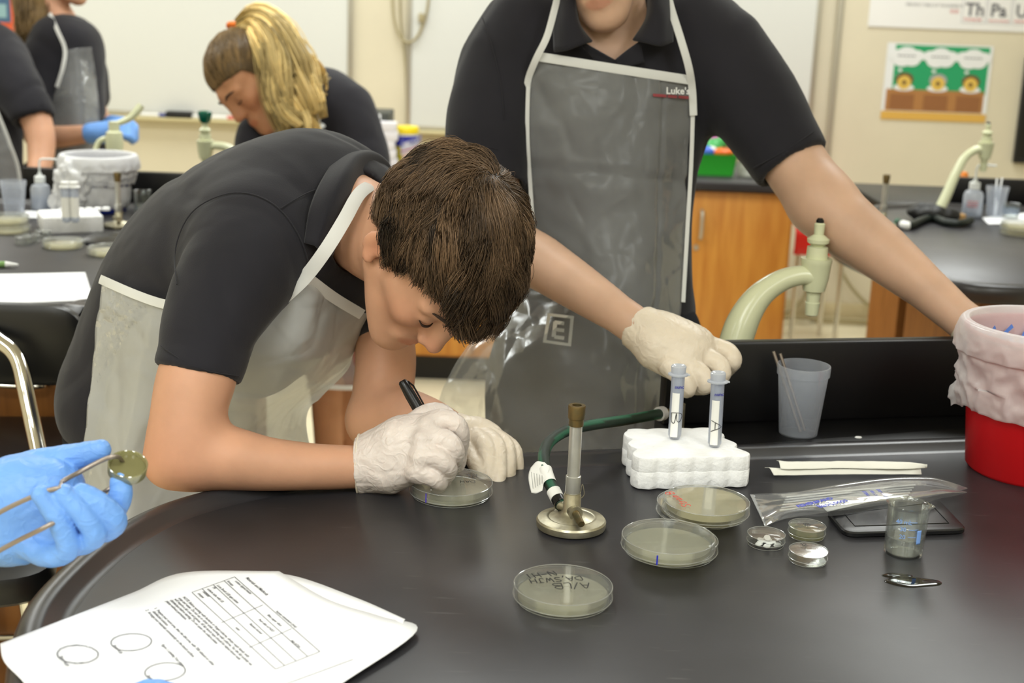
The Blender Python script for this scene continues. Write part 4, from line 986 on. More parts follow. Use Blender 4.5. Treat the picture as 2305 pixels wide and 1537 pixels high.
# foam rack with two tubes
fl, fr = T(1441, 1104, TZ), T(1682, 1098, TZ); ux = unit(fr - fl); ux[2] = 0; uy = A(-ux[1], ux[0], 0); L_ = np.linalg.norm(fr - fl); Hh = .0385; Dp = .108
out = [(0.0, 0.0)]
n_ = 60
for i in range(n_ + 1): out.append((L_ * i / n_, -.0016 * abs(math.sin(math.pi * 6 * (i / n_))) ** 1.5 * 1.8 + .0016))
for i in range(1, 40): out.append((L_ + .002 * math.sin(i * .5) - .011 * (i / 39) + .008 * abs(math.sin(math.pi * 3 * i / 39)) - .0025, Dp * i / 39))
for i in range(1, 40): out.append((L_ - .0095 - (L_ - .016) * i / 40, Dp + .003 * abs(math.sin(math.pi * 4 * i / 40))))
for i in range(1, 40): out.append((-.004 + .012 * (1 - i / 40) + .003 - .0085 * abs(math.sin(math.pi * 3 * i / 40)), Dp * (1 - i / 40)))
out = out[1:]
Rk = np.stack([ux, uy, UPZ], 1)
m = rings(out, [(.003, 0), (.0008, .001), (0, .004), (0, .020), (.0005, .0208), (.0003, .0216), (.0004, Hh - .003), (.0012, Hh - .0008), (.0025, Hh)])
t = thing('foam_rack', 'white foam tube rack with scalloped sides on the foreground table', 'rack', fl)
part('foam_block', xf(m, fl + UPZ * .0004, Rk), M_FOAM, t)
def rk(px, py): return T(px, py, TZ + Hh)
def sample_tube(basepx, label, letter, tilt):
    b = rk(*basepx); ax = unit(A(*tilt, 1)); R = frame_to(ax, ux); r = .0079; H = .083; o = b + ax * .0005
    t = thing('sample_tube', label, 'tube', o, 'capped sample tubes in the near foam rack')
    part('tube_wall', xf(lathe([(0, .0), (.006, .0008), (r, .005), (r, H), (r - .0008, H), (r - .0008, .006), (0, .002)], 32), o, R), film('tube plastic', (.92, .95, 1), .36, (.86, .90, 1.0), .04, .15, .3, hedge=.2), t)
    part('cap', xf(lathe([(r + .0002, H - .006), (r + .0006, H - .005), (r + .0042, H - .0045), (r + .0042, H - .003), (r + .0007, H - .002), (r + .0012, H + .006), (r, H + .0075), (r - .002, H + .006), (0, H + .005)], 32), o, R), film('cap plastic', (.9, .93, .98), .78, (.88, .91, .97), .06, .2, .3), t)
    part('cap_tab', xf(box(r, r + .006, -.003, .003, H - .0045, H - .003, .0007), o, R @ rotz(-.3)), film('cap plastic', None), t)
    V = []; n = 12; f0 = -math.pi / 2 - .05
    for i in range(n + 1):
        a = f0 - 1.0 + 1.15 * i / n
        for z in (.004, .058): V.append(((r + .0002) * math.cos(a), (r + .0002) * math.sin(a), z))
    part('paper_label', (lambda mm: (mm[0], mm[1], 180))(xf((np.array(V), [(2 * i, 2 * i + 2, 2 * i + 3, 2 * i + 1) for i in range(n)]), o, R)), M_LABEL, t)
    fr_ = R @ A(-.45, -.9, 0); fr_ = unit(fr_); upw = R @ A(0, 0, 1)
    part('writing', handwriting(letter, .012, o + fr_ * (r + .0005) + ax * .034 + np.cross(ax, fr_) * -.004, -ax, fr_, .0004, aspect=1.1), M_INK, t)
    part('broth', xf(lathe([(0, .0022), (r - .002, .003), (r - .0009, .007), (r - .0009, .02), (0, .02)], 24), o, R), film('broth', (.95, .92, .8), .4, (.85, .8, .65), .05, .1, .3), t)
    text('nunc', .0058, t, o + R @ A(-.006, -r - .0006, .064), R @ A(1, 0, 0), R @ A(0, -1, 0), mat('navy print', rgb(70, 70, 150), .5), bold=.0002)
sample_tube((1518, 988), 'left sample tube with white cap and hand lettered label in foam rack', 'B', (-.005, .02))
sample_tube((1608, 1006), 'right sample tube with white cap, nearer front of the foam rack', 'A', (-.02, .02))
for i in range(14):
    a_, b_ = random.Random(i).uniform(0.02, .11), random.Random(i + 50).uniform(.02, .09)
# foam knobs on the rack's top surface, joined texture of the moulding
# cup with two metal sticks
def cup(loc, label, R=.0345, H=.094, sticks=True, s=1.0):
    t = thing('plastic_cup', label, 'cup', loc); R *= s; H *= s; r0 = R * .72
    part('cup_wall', xf(lathe([(0, 0), (r0 * .95, 0), (r0, .001), (r0 + (R * .97 - r0) * .86, H * .86), (R * .985, H * .862), (R, H * .985), (R - .0004, H), (R - .0018, H), (R - .0022, H * .87), (r0 - .0012, .002), (0, .002)], 64, 30), loc), M_POLY, t)
    return t
qc = T(1796, 976, TZ - .001)
cup(qc, 'translucent plastic cup on the ledge before the curb')
M_STEEL = mat('dull steel', rgb(150, 140, 132), .4, metal=.8)
for i, (tx, ty, bx, by_) in enumerate(((1741, 791, 1790, 962), (1756, 796, 1806, 968))):
    b = A(qc[0] + (.002 + .007 * i), qc[1] - .004 + .006 * i, TZ + .003); tp = W(tx, ty, 1.80 + .006 * i)
    tag(part('metal_rod', tube([b, tp], .0022, 10), M_STEEL), ('pale steel rod leaning in the plastic cup, left of the two', 'brownish steel rod leaning in the plastic cup, right of the two')[i], 'rod', 'steel rods in the plastic cup')
tag(part('paper_crumb', xf(lathe([(0, 0), (.004, 0), (.0035, .0015), (0, .002)], 10), T(1932, 985, TZ - .001), np.diag([1.2, .7, 1])), M_WHITE), 'tiny white paper crumb on the black ledge right of the cup', 'crumb')

# bunsen burner with hose
M_BMET = mat('worn nickel', rgb(178, 172, 150), .38, metal=.85, noise=.25, nscale=60, bump=.2, bscale=200)
M_BRASS = mat('tarnished brass', rgb(128, 104, 62), .45, metal=.7, col2=rgb(92, 88, 66), nscale=70)
M_TUBE = mat('burner tube', rgb(196, 194, 186), .28, metal=.55, noise=.1, nscale=40)
def bunsen(q, label, s=1.0):
    t = thing('bunsen_burner', label, 'burner', q); L = lambda p, n=40: xf(lathe([(r * s, z * s) for r, z in p], n, 35), q)
    part('base', L([(0, .001), (.033, .001), (.0365, .002), (.037, .004), (.037, .0085), (.0355, .0105), (.027, .0125), (.0255, .0128), (.024, .0122), (.012, .0165), (.0095, .02), (.0092, .037), (.0085, .0385), (.0085, .0395), (0, .0395)], 64), M_BMET, t)
    part('air_sleeve', L([(.0078, .039), (.008, .0395), (.008, .058), (.0068, .0585)], 32), M_TUBE, t)
    part('barrel', L([(.0066, .039), (.0066, .115)], 32), M_TUBE, t)
    part('burner_tip', L([(.0066, .113), (.0078, .1135), (.0078, .121), (.0088, .1215), (.0092, .134), (.0088, .1355), (.005, .1355), (.005, .125), (0, .125)], 32), M_BRASS, t, label='tarnished green and brown brass burner tip')
    f = unit(A(.28, -1, 0)); o = q + UPZ * .021 * s
    part('valve_boss', tube([o, o + f * .0145 * s], .0075 * s, 18), M_BMET, t)
    part('needle_valve', tube([o + f * .014 * s, o + f * .034 * s - UPZ * .004 * s], [.0042 * s, .0036 * s], 14), M_BRASS, t)
    g = unit(A(-.75, .65, .0)); part('gas_inlet', tube([o, o + g * .02 * s], .0055 * s, 14), M_BMET, t)
    part('spring_wire', tube(catmull([o + A(.008, -.002, .018) * s, o + A(.0095, -.005, .03) * s, o + A(.012, -.003, .018) * s, o + A(.0085, -.001, .012) * s], 5), .0004, 5), M_BMET, t)
    return t, o, g
qbn = T(1285, 1187, TZ)
bt, bo, bg = bunsen(qbn, 'nickel bunsen burner with tarnished tip on the foreground table')
hose_px = [(1258, 1128, 1.47), (1238, 1088, 1.49), (1226, 1050, 1.51), (1225, 1020, 1.54), (1240, 992, 1.575), (1280, 968, 1.61), (1340, 955, 1.65), (1410, 945, 1.70), (1460, 936, 1.735), (1492, 930, 1.76)]
HP = catmull(np.concatenate([[bo + bg * .014], [W(*h) for h in hose_px]]), 10)
m = bpy.data.materials.new('braided hose'); m.use_nodes = True; MATS['braided hose'] = m
V, Fc, _ = tube(HP, .0066, 16)
ht = thing('gas_hose', 'dark green braided gas hose curving from the burner to curb', 'hose', HP[10])
ho = part('hose', (V, Fc, 180), m, ht)
cols = []
for i in range(len(HP)):
    for k in range(16): cols.append((1, 1, 1) if ((k + i * .12) % 8) < 2.6 else (.10, .14, .12))
paint(ho, np.array(cols, float))
b = m.node_tree.nodes['Principled BSDF']; nt = m.node_tree
at = nt.nodes.new('ShaderNodeAttribute'); at.attribute_name = 'tint'; mx = nt.nodes.new('ShaderNodeMix'); mx.data_type = 'RGBA'; mx.blend_type = 'MULTIPLY'; mx.inputs[0].default_value = 1; mx.inputs[6].default_value = rgb(26, 92, 66)
nt.links.new(at.outputs['Color'], mx.inputs[7]); nt.links.new(mx.outputs[2], b.inputs['Base Color']); b.inputs['Roughness'].default_value = .45
wv = nt.nodes.new('ShaderNodeTexNoise'); wv.inputs['Scale'].default_value = 900; bp = nt.nodes.new('ShaderNodeBump'); bp.inputs['Strength'].default_value = .4; bp.inputs['Distance'].default_value = .0006
nt.links.new(wv.outputs['Fac'], bp.inputs['Height']); nt.links.new(bp.outputs[0], b.inputs['Normal'])
part('rubber_cuff', tube(HP[2:13], .0072, 16), M_BLKPL, ht); part('white_band', tube(HP[12:17], .0078, 16), M_LABEL, ht)
part('end_coupling', tube(HP[-4:], .0092, 18), mat('grey coupling', rgb(176, 172, 166), .4), ht)
# gas valve the hose is pushed on to
gv = HP[-1]; t = thing('gas_valve', 'small brass gas valve at the curb end where the hose ends', 'valve', (gv[0], gv[1], TZ))
part('valve_stem', tube([gv - A(.004, 0, 0), gv + A(.024, .006, 0)], .0055, 14), M_BRASS, t); part('valve_body', tube([gv + A(.02, .005, -.03), gv + A(.02, .005, .012)], .009, 16), M_BMET, t)
part('valve_post', tube([(gv[0] + .02, gv[1] + .005, TZ - .001), gv + A(.02, .005, -.03)], .007, 14), M_BRASS, t)
# tag on the hose
i0 = 24
tg = thing('hose_tag', 'white printed paper tag wrapped round the green gas hose', 'tag', HP[i0])
part('tag_wrap', tube(HP[i0 - 4:i0 + 5], .0074, 16, cap=False), M_LABEL, tg)
c = [W(*v) for v in ((1230, 1036, 1.50), (1200, 1042, 1.50), (1190, 1070, 1.49), (1194, 1108, 1.485), (1220, 1104, 1.485), (1218, 1080, 1.485), (1232, 1062, 1.49))]
part('tag_flap', sheet([[W(1226, 1040, 1.505), W(1208, 1038, 1.51), W(1194, 1052, 1.515)], [W(1236, 1054, 1.495), W(1214, 1062, 1.50), W(1190, 1070, 1.505)], [W(1226, 1078, 1.488), W(1210, 1082, 1.49), W(1191, 1090, 1.495)], [W(1221, 1104, 1.484), W(1208, 1110, 1.486), W(1196, 1109, 1.49)]], 6, 6, .0004, lambda V, uv: .0012 * noise3(V * 70, 4)), M_LABEL, tg)
for k in range(5):
    part('print_line', tube([W(1196 + k * 6, 1062 + k * 2, 1.486), W(1200 + k * 5, 1100 - k * 3, 1.481)], .0003, 4), mat('faded print', rgb(160, 160, 156), .7), tg)

# red bucket with white liner
qk = T(2372, 1106, TZ); qk[1] += .078; Rb0, Rt, Hk = .078, .094, .172
t = thing('red_bucket', 'red plastic bucket at the right edge of the foreground table', 'bucket', qk)
part('bucket_body', xf(lathe([(0, .001), (Rb0 - .004, 0.0), (Rb0, .004), (Rt, Hk), (Rt + .004, Hk), (Rt + .004, Hk + .004), (Rt - .003, Hk + .004), (Rb0 - .004, .005), (0, .004)], 96, 40), qk), M_RED, t)
def liner(q, R0, R1, z_low, z_top, label, mo, seed, n=220, tail=None, fold=.009):
    prof = [(R0 + .004, z_low), (R0 + .010, z_low + .02), (R0 + (R1 - R0) * .45 + .007, z_low + (z_top - z_low) * .35), (R1 + .007, z_low + (z_top - z_low) * .62), (R1 + .012, z_top - .035), (R1 + .013, z_top - .018), (R1 + .009, z_top - .003), (R1 + .002, z_top), (R1 - .004, z_top - .006), (R1 - .010, z_top - .05), (R1 - .016, z_top - .12), (R1 * .3, z_top - .14)]
    P = catmull([(r, 0, z) for r, z in prof], 7); P = [(max(1e-4, a), b) for a, _, b in P]
    V, Fc, _ = lathe(P, n); V = np.array(V, float)
    a = np.arctan2(V[:, 1], V[:, 0]); rad = np.hypot(V[:, 0], V[:, 1])
    S = np.stack([np.cos(a) * 2.2, np.sin(a) * 2.2, V[:, 2] * 22], 1)
    w = fold * (ridge(S * 1.5 + noise3(S * 2, seed)[:, None] * .5, seed) * .55 + .35 * noise3(S * 2.6, seed + 1) + .2 * noise3(S * 6, seed + 2))
    outer = np.clip((z_top - .004 - V[:, 2]) / .05, 0.12, 1) * np.where(np.arange(len(V)) < len(V) * .62, 1, .4)
    rad2 = rad + w * outer; V[:, 0] = rad2 * np.cos(a); V[:, 1] = rad2 * np.sin(a); V[:, 2] += .006 * noise3(S * 1.3, seed + 3) * (V[:, 2] < z_low + .03) * 1.6
    tl = thing('bucket_liner', label, 'bin bag', q)
    o = part('liner_film', xf((V, Fc, 180), q), mo, tl); sm = o.modifiers.new('thick', 'SOLIDIFY'); sm.thickness = .0004
    return tl
M_LINER = film('white bin bag', (.98, .96, .96), .40, (1, .98, .99), .02, .3, .25, bump=.25, bscale=70, bdist=.004, translucent=.25, fres=.15)
ln = liner(qk, Rt - .006, Rt, .080, Hk + .014, 'white plastic liner with blue print folded over the red bucket rim', M_LINER, 3)
for th, dz, sz in ((84, -.040, .048), (104, -.040, .048), (124, -.040, .048), (144, -.040, .048)):
    a = math.radians(th); rw = Rt - .016; cdir = A(math.cos(a), math.sin(a), 0); tdir = A(math.sin(a), -math.cos(a), 0)
    text('6', sz, ln, qk + cdir * rw - tdir * sz * .3 + UPZ * (Hk + dz), tdir, -cdir, mat('liner blue print', rgb(96, 140, 222), .5), bold=.0006, name='printed_number')
kn = W(2158, 880, D_ := 1.72)
V = Blob().ell(kn, (.010, .010, .014)).cone(kn, kn + A(.02, 0, .012), .008, .012, k=.01).cone(kn, kn + A(-.008, -.004, -.018), .004, .0015, k=.008).cone(kn, kn + A(.006, -.004, -.02), .004, .001, k=.008).cone(kn, kn + A(-.012, -.002, -.006), .004, .001, k=.008).mesh(.0022)
part('liner_knot', displace(V, lambda P: .002 * noise3(P * 160, 2)), M_LINER, ln)
# ------------------------------------------------------------------ worksheets in the foreground
M_PAPER = mat('office paper', rgb(246, 246, 248), 0.7)
M_TYPE = mat('grey type', rgb(84, 84, 90), 0.8)
ws = thing('worksheet', 'printed lab worksheet with table and circles, front sheet at lower left', 'paper', T(420, 1430))
def pz(px, py, z): return T(px, py, TZ + z)
def paper(pts, z0, curl, seed, parent, nm='sheet'):
    rows = [[pz(x, y, z0 + dz) for x, y, dz in r] for r in pts]
    V, Fc, _ = sheet(rows, 8, 8, .0003, lambda V, uv: curl * noise3(V * 9, seed))
    return part(nm, (V, Fc, 180), M_PAPER, parent)
# lower sheet first: its corner pokes out at right
w2 = thing('worksheet', 'blank white worksheet mostly hidden under the printed one, corner at right', 'paper', T(800, 1400))
paper([[(520, 1292, 0), (650, 1294, .001), (800, 1345, .002), (912, 1394, .006)], [(400, 1400, 0), (560, 1400, .0), (740, 1440, .0), (880, 1440, .002)], [(380, 1560, 0), (480, 1570, 0), (640, 1580, 0), (720, 1560, .001)]], .0012, .0004, 5, w2)
paper([[(0, 1449, .012), (170, 1384, .0085), (300, 1334, .002), (415, 1289, .002), (628, 1286, .003)], [(10, 1490, .012), (160, 1450, .006), (300, 1408, .002), (480, 1370, .002), (740, 1350, .002)], [(60, 1545, .009), (180, 1524, .004), (300, 1500, .002), (560, 1450, .002), (860, 1388, .003)], [(110, 1640, .006), (240, 1622, .002), (360, 1600, .002), (620, 1520, .002), (938, 1420, .004)], [(180, 1760, .004), (300, 1740, .002), (400, 1720, .002), (620, 1640, .002), (760, 1545, .002)]], .0026, .0003, 6, ws)
# print: text runs towards the lower right
to = T(414, 1343); dx = unit(T(585, 1500) - to); dyl = unit(T(1180, 100) - T(1180, 100) + A(0, 0, 0) + np.cross(UPZ, dx))
def ptext(s, px, py, size, **k): text(s, size, ws, pz(px, py, .0068), dx, UPZ, M_TYPE, name='printed_text', bold=.00007, **k)
ptext('Materials and Methods', 552, 1298, .0048)
ptext('cotton tipped swabs', 528, 1305, .0040); ptext('human volunteers (you)', 620, 1372, .0040)
ptext('forceps', 510, 1305, .0040); ptext('filter paper discs', 600, 1380, .0040)
ptext('Luria Broth (LB) agar plates', 487, 1314, .0040); ptext('Petri dish of H2O', 580, 1390, .0040)
ptext('(4)', 478, 1318, .0040); ptext('culture tube with LB', 465, 1322, .0040); ptext('Bunsen burner', 560, 1400, .0040)
ptext('medium', 455, 1328, .0040); ptext('ruler', 528, 1408, .0040)
ptext('sharpie', 444, 1332, .0040); ptext('bag of ice', 654, 1438, .0040)
ptext('NOTE: Before working with bacteria or fungal cultures, always wash hands with\nsoap and water. Do not eat or drink while working with cultures. For the lab activity we\nwill require a lab coat and gloves. All lab bench tops should be wiped down with\ndisinfectant before starting. Do not open the culture plates\nplates without permission.', 410, 1340, .0042, line=.95)
ptext('1.  Prepare your work area, then the dish area, with 70% ethanol or other\n     disinfected solution.\n2.  Arrange your materials conveniently on the bench surface.', 346, 1364, .0042, line=.95)
ptext('Figure 1: Labeling Your plates', 362, 1446, .0038)
def pline(a, b, w=.0003, m=M_TYPE): part('printed_line', tube([pz(*a, .0066), pz(*b, .0066)], w, 4, flat=.3, flatdir=UPZ), m, ws)
for a, b in (((432, 1330), (528, 1296)), ((432, 1330), (620, 1502)), ((528, 1296), (720, 1464)), ((620, 1502), (720, 1464)), ((498, 1398), (592, 1358)), ((560, 1454), (656, 1412)), ((455, 1322), (640, 1494)), ((480, 1313), (666, 1484)), ((504, 1304), (692, 1474))): pline(a, b)
pline((640, 1537), (795, 1482)); 
for cx_, cy2 in ((176, 1493), (296, 1458), (372, 1524)):
    c = T(cx_, cy2); r_ = abs(T(cx_ + 45, cy2)[0] - c[0])
    part('printed_circle', tube([c + A(r_ * math.cos(a), r_ * math.sin(a) * .95, .0067) for a in np.arange(40) * 2 * np.pi / 40], .0004, 5, closed=True), M_TYPE, ws)
    ptext('Strain A/LB', cx_ - 42, cy2 - 8, .0036)
# the print lies on the paper: follow its curl
sheet_part = [o for o in ws.children if o.name.startswith('sheet')][0]
sv = np.array([v.co for v in sheet_part.data.vertices]) + np.array(ws.location)
for o in [o for o in ws.children if o != sheet_part]:
    Mw = np.array(o.matrix_basis); n_ = len(o.data.vertices); v = np.empty(n_ * 3); o.data.vertices.foreach_get('co', v); v = v.reshape(-1, 3) @ Mw[:3, :3].T + Mw[:3, 3] + np.array(ws.location)
    zz = np.empty(n_)
    for i in range(0, n_, 4000):
        d2 = ((v[i:i + 4000, None, :2] - sv[None, :, :2]) ** 2).sum(2); near = np.argpartition(d2, 4, axis=1)[:, :4]; zz[i:i + 4000] = np.take_along_axis(np.broadcast_to(sv[:, 2], d2.shape), near, 1).max(1)
    v[:, 2] = zz + .0003 + np.clip(v[:, 2] - v[:, 2].min(), 0, .0003)
    o.matrix_basis = Matrix.Identity(4); o.data.vertices.foreach_set('co', (v - np.array(ws.location)).ravel()); o.data.update()
# ------------------------------------------------------------------ lab ware on the left table
def on(px, py): return T(px, py, TZ)
cup(on(33, 484), 'translucent plastic cup on the left lab table at the left edge', s=.86)
def wash_bottle(q, s, label, red=False):
    t = thing('wash_bottle', label, 'bottle', q); L = lambda p, n=32: xf(lathe([(r * s, z * s) for r, z in p], n, 35), q)
    part('bottle_body', L([(0, 0), (.026, 0), (.028, .003), (.028, .062), (.024, .072), (.014, .078), (.013, .084), (0, .084)]), film('milky bottle', (.9, .93, .97), .62, (.78, .82, .9), .05, .25, .3, hedge=.2), t)
    part('liquid', L([(0, .002), (.0265, .003), (.0265, .038), (0, .038)]), film('bottle liquid', (.85, .9, .97), .35, (.7, .76, .86), .04, .2, .3), t)
    part('bottle_cap', L([(.0145, .08), (.0155, .081), (.0155, .097), (.013, .1), (.006, .101), (.006, .108), (0, .108)]), mat('bottle cap white', rgb(235, 238, 236), .4), t)
    part('bent_tube', xf(tube(catmull([A(0, 0, .105) * s, A(0, 0, .135) * s, A(.004, 0, .147) * s, A(.02, 0, .15) * s, A(.055, 0, .149) * s], 6), .0028 * s, 8), q), mat('bottle cap white', None), t)
    if red:
        f = unit(A(CAM[0] - q[0], CAM[1] - q[1], 0)); s_ = np.cross(UPZ, f)
        for k in range(3): part('red_print', tube([q + (f * math.cos(a) + s_ * math.sin(a)) * .0285 * s + UPZ * (.046 - .007 * k) * s for a in np.linspace(-.55, .55, 8)], .0011, 5), mat('pale red print', rgb(205, 110, 110), .6), t)
        part('print', tube([q + (f * math.cos(a) + s_ * math.sin(a)) * .0285 * s + UPZ * .02 * s for a in np.linspace(-.5, .5, 8)], .0012, 5), mat('pale grey print', rgb(170, 170, 185), .6), t)
wash_bottle(on(93, 472), .62 * 1.32, 'squeeze wash bottle with bent spout on left table beside the bucket')
qb = on(226, 474); Hq, R0, R1 = .125, .062, .082
t = thing('blue_bucket', 'dark blue bucket under a white liner on the left lab table', 'bucket', qb)
part('bucket_body', xf(lathe([(0, .001), (R0 - .003, 0), (R0, .003), (R1, Hq), (R1 + .003, Hq), (R1 + .003, Hq + .003), (R1 - .003, Hq + .003), (R0 - .003, .004), (0, .004)], 64, 40), qb), mat('navy blue plastic', rgb(24, 40, 128), .3), t)
l2 = liner(qb, R1 - .008, R1, .068, Hq + .012, 'white plastic liner with blue print folded over the blue bucket', film('thin bin bag', (.98, .98, 1), .62, (1, 1, 1), .02, .3, .25, bump=.25, bscale=70, bdist=.004, translucent=.15, fres=.15), 9, n=140)
V = Blob().ell(qb + A(-.045, -.078, .07), (.04, .02, .045)).ell(qb + A(-.06, -.075, .03), (.035, .02, .02), k=.02).ell(qb + A(-.035, -.08, .1), (.03, .016, .03), k=.02).mesh(.004)
part('gathered_film', displace(V, lambda P: .014 * ridge(P * A(70, 70, 25), 5) - .006 + .006 * noise3(P * 60, 2)), film('bin bag bunched', (.97, .97, .99), .75, (1, 1, 1), .03, .25, .25, translucent=.2), l2)
for k in range(7):
    a = -2.2 + k * .27; part('blue_print', sheet([[qb + A((R1 + .0125) * math.cos(a + d_), (R1 + .0125) * math.sin(a + d_), Hq + z_) for d_ in (0, .05, .1)] for z_ in (-.012, -.004)], 3, 3, .0003), mat('liner blue print far', rgb(120, 140, 215), .6), l2)
# foam rack with tubes, burner, dishes
q0 = on(96, 527); q1 = on(234, 522); ux2 = unit(q1 - q0); ux2[2] = 0; L2 = np.linalg.norm(q1 - q0)
m = rings(roundpoly([(0, 0), (L2, 0), (L2, .10), (0, .10)], .006), [(.002, 0), (0, .003), (0, .034), (.004, .038)])
t = thing('foam_rack', 'white foam tube rack on the left lab table before the blue bucket', 'rack', q0)
part('foam_block', xf(m, q0, np.stack([ux2, A(-ux2[1], ux2[0], 0), UPZ], 1)), M_FOAM, t)
for k in range(6):
    part('foam_knob', xf(lathe([(.009, .036), (.009, .041), (.007, .043), (0, .043)], 12), q0 + ux2 * (.018 + k * (L2 - .036) / 5) + A(0, .085, 0)), M_FOAM, t)
for i, px in enumerate((143, 163)):
    b = T(px, 505, TZ + .038) + A(0, .02, 0); b[2] = TZ + .0385
    t = thing('sample_tube', ('left', 'right')[i] + ' white capped tube in the foam rack on the left table', 'tube', b, 'capped tubes in the far foam rack')
    part('tube_wall', xf(lathe([(0, 0), (.006, .001), (.0088, .004), (.0088, .078), (0, .078)], 20), b), film('tube plastic far', (.85, .9, 1), .7, (.82, .87, .97), .06, .2, .3), t)
    part('cap', xf(lathe([(.0095, .074), (.013, .075), (.013, .077), (.0098, .078), (.0098, .087), (0, .087)], 20), b), M_WHITE, t)
    part('paper_label', xf(lathe([(.0091, .012), (.0091, .055)], 20), b), M_LABEL, t)
bunsen(on(268, 512), 'bunsen burner on the left lab table in front of the blue bucket', .92)
qd = on(322, 478); t = thing('beaker', 'small dark glass beaker beside the bending boy, on left table', 'beaker', qd)
part('glass_wall', xf(lathe([(0, 0), (.02, 0), (.021, .003), (.021, .05), (.0225, .053), (.0205, .052), (.0195, .004), (0, .002)], 32), qd), M_GLASS, t)
petri(on(20, 522), 'pale petri dish at the bottom of a pair, left edge of left table', gel=M_AGARY); q = on(18, 516); q[2] += .016
petri(q, 'pale petri dish on top of a pair, left edge of left table', gel=M_AGARY)
petri(on(143, 556), 'pale petri dish lying in front of the foam rack on left table', R=.043, gel=M_AGARY)
petri(on(250, 572), 'pale petri dish partly hidden behind the bending boy', gel=M_AGARY)
for i, (px, py) in enumerate(((53, 549), (72, 545), (98, 535))):
    petri(on(px, py), ('small clear dish at left front on the left table', 'small clear dish in the middle of three on the left table', 'small clear dish nearest the foam rack on the left table')[i], R=.0175, gel=None, h=.016, cat='small dish', name='small_dish')
a_, b_ = on(0, 605), on(36, 603)
t = thing('pen', 'white and green pen lying on the left lab table', 'pen', b_)
part('barrel', tube([a_ + A(-.08, 0, .0065), b_ + A(-.02, 0, .0065)], .006, 10), mat('pen green', rgb(120, 160, 90), .4), t); part('tip', tube([b_ + A(-.02, 0, .0065), b_ + A(.004, 0, .0065)], [.006, .002], 10), M_WHITE, t)
def flat_paper(pts, label, z=.0008, n=1):
    P = [T(x, y, TZ + z) for x, y in pts]; rows = [[P[0], (P[0] + P[1]) / 2, P[1]], [(P[0] + P[3]) / 2, sum(P) / 4, (P[1] + P[2]) / 2], [P[3], (P[2] + P[3]) / 2, P[2]]]
    t = thing('worksheet', label, 'paper', P[0]); V, Fc, _ = sheet(rows, 6, 6, .0006, lambda V, uv: .0006 * noise3(V * 14, 3))
    part('sheet', (V, Fc, 180), M_PAPER, t)
    return t
flat_paper([(-60, 618), (192, 613), (212, 676), (-60, 687)], 'white worksheet at the front of the left lab table', .0012)
flat_paper([(58, 474), (132, 478), (120, 492), (46, 490)], 'white paper under the squeeze bottle on left table')
c4 = [on(*p_)[:2] for p_ in ((170, 550), (215, 527), (292, 535), (262, 556))]
tag(part('flat_case', rings(roundpoly(c4, .008), [(.001, TZ + .0003), (0, TZ + .005), (.003, TZ + .007)]), MATS['black case']), 'flat black case right of the foam rack on the left table', 'case')
# ------------------------------------------------------------------ lab ware on the right table
wash_bottle(on(2186, 487), 1.05 * .9, 'squeeze wash bottle with red print on the right lab table', True)
qc3 = on(2238, 487); cup(qc3, 'translucent plastic cup with sticks on the right lab table', s=.88)
for i, (px, py) in enumerate(((2244, 402), (2256, 400))):
    tag(part('white_stick', tube([qc3 + A(.004 * i, .004 * i, .003), W(px, py, 3.82)], .0022, 8), M_POLY if False else M_WHITE), ('left white stick standing in the right table cup', 'right white stick standing in the right table cup')[i], 'stick', 'white sticks in the far cup')
qb3 = on(2274, 492); t = thing('beaker', 'small glass beaker on papers at the right lab table', 'beaker', qb3)
part('glass_wall', xf(lathe([(0, .002), (.02, .002), (.021, .005), (.021, .04), (.0225, .042), (.0205, .041), (.0195, .006), (0, .004)], 32), qb3), M_GLASS, t); part('print_band', xf(lathe([(.0213, .012), (.0213, .03)], 32), qb3), film('blue print band', (.9, .93, 1), .35, (.6, .7, .9), .03), t)
flat_paper([(2210, 490), (2320, 478), (2340, 502), (2225, 505)], 'white papers under the beaker on right lab table')
fq = on(2292, 528); petri(fq, 'pale petri dish at the bottom of a pair on right table edge', gel=M_AGARY); fq2 = fq.copy(); fq2[2] += .016
petri(fq2, 'pale petri dish on top of a pair on right table edge', gel=M_AGARY)
bunsen(on(1984, 512), 'bunsen burner with dark tip behind the forearm on the right table', 1.0)
hq = catmull([T(x, y, TZ + .011) for x, y in ((2020, 500), (2045, 508), (2075, 496), (2100, 490), (2128, 500), (2160, 503), (2185, 497))], 8)
ht2 = thing('gas_hose', 'black and green gas hose lying in front of the right tap', 'hose', hq[0])
part('hose', tube(hq, .010, 12), mat('dark hose', rgb(22, 30, 26), .5), ht2); part('white_band', tube(hq[4:9], .0112, 12), M_LABEL, ht2); part('green_end', tube(hq[:3], .0105, 12), mat('hose green', rgb(36, 96, 70), .5), ht2)
V = Blob().ell(T(2085, 478, TZ + .02), (.05, .04, .022)).ell(T(2115, 484, TZ + .016), (.06, .03, .018), k=.02).mesh(.006)
tag(part('rubber_tubing', displace(V, lambda P: .01 * noise3(P * 40, 3)), M_BLACK), 'bundle of black rubber tubing at the foot of the right tap', 'tubing')
wb = T(2150, 496, TZ); tag(part('wood_block', box(wb[0] - .045, wb[0] + .03, wb[1] + .005, wb[1] + .03, TZ + .0005, TZ + .016, .002), mat('pale wood', rgb(186, 146, 92), .6)), 'small pale wooden block beside the wash bottle on right table', 'block')
ob = Y(2168, 396, 4.2); t = thing('orange_knob', 'small orange stopper showing over the right upright curb', 'knob', ob)  # orange valve knob on a post behind the curb
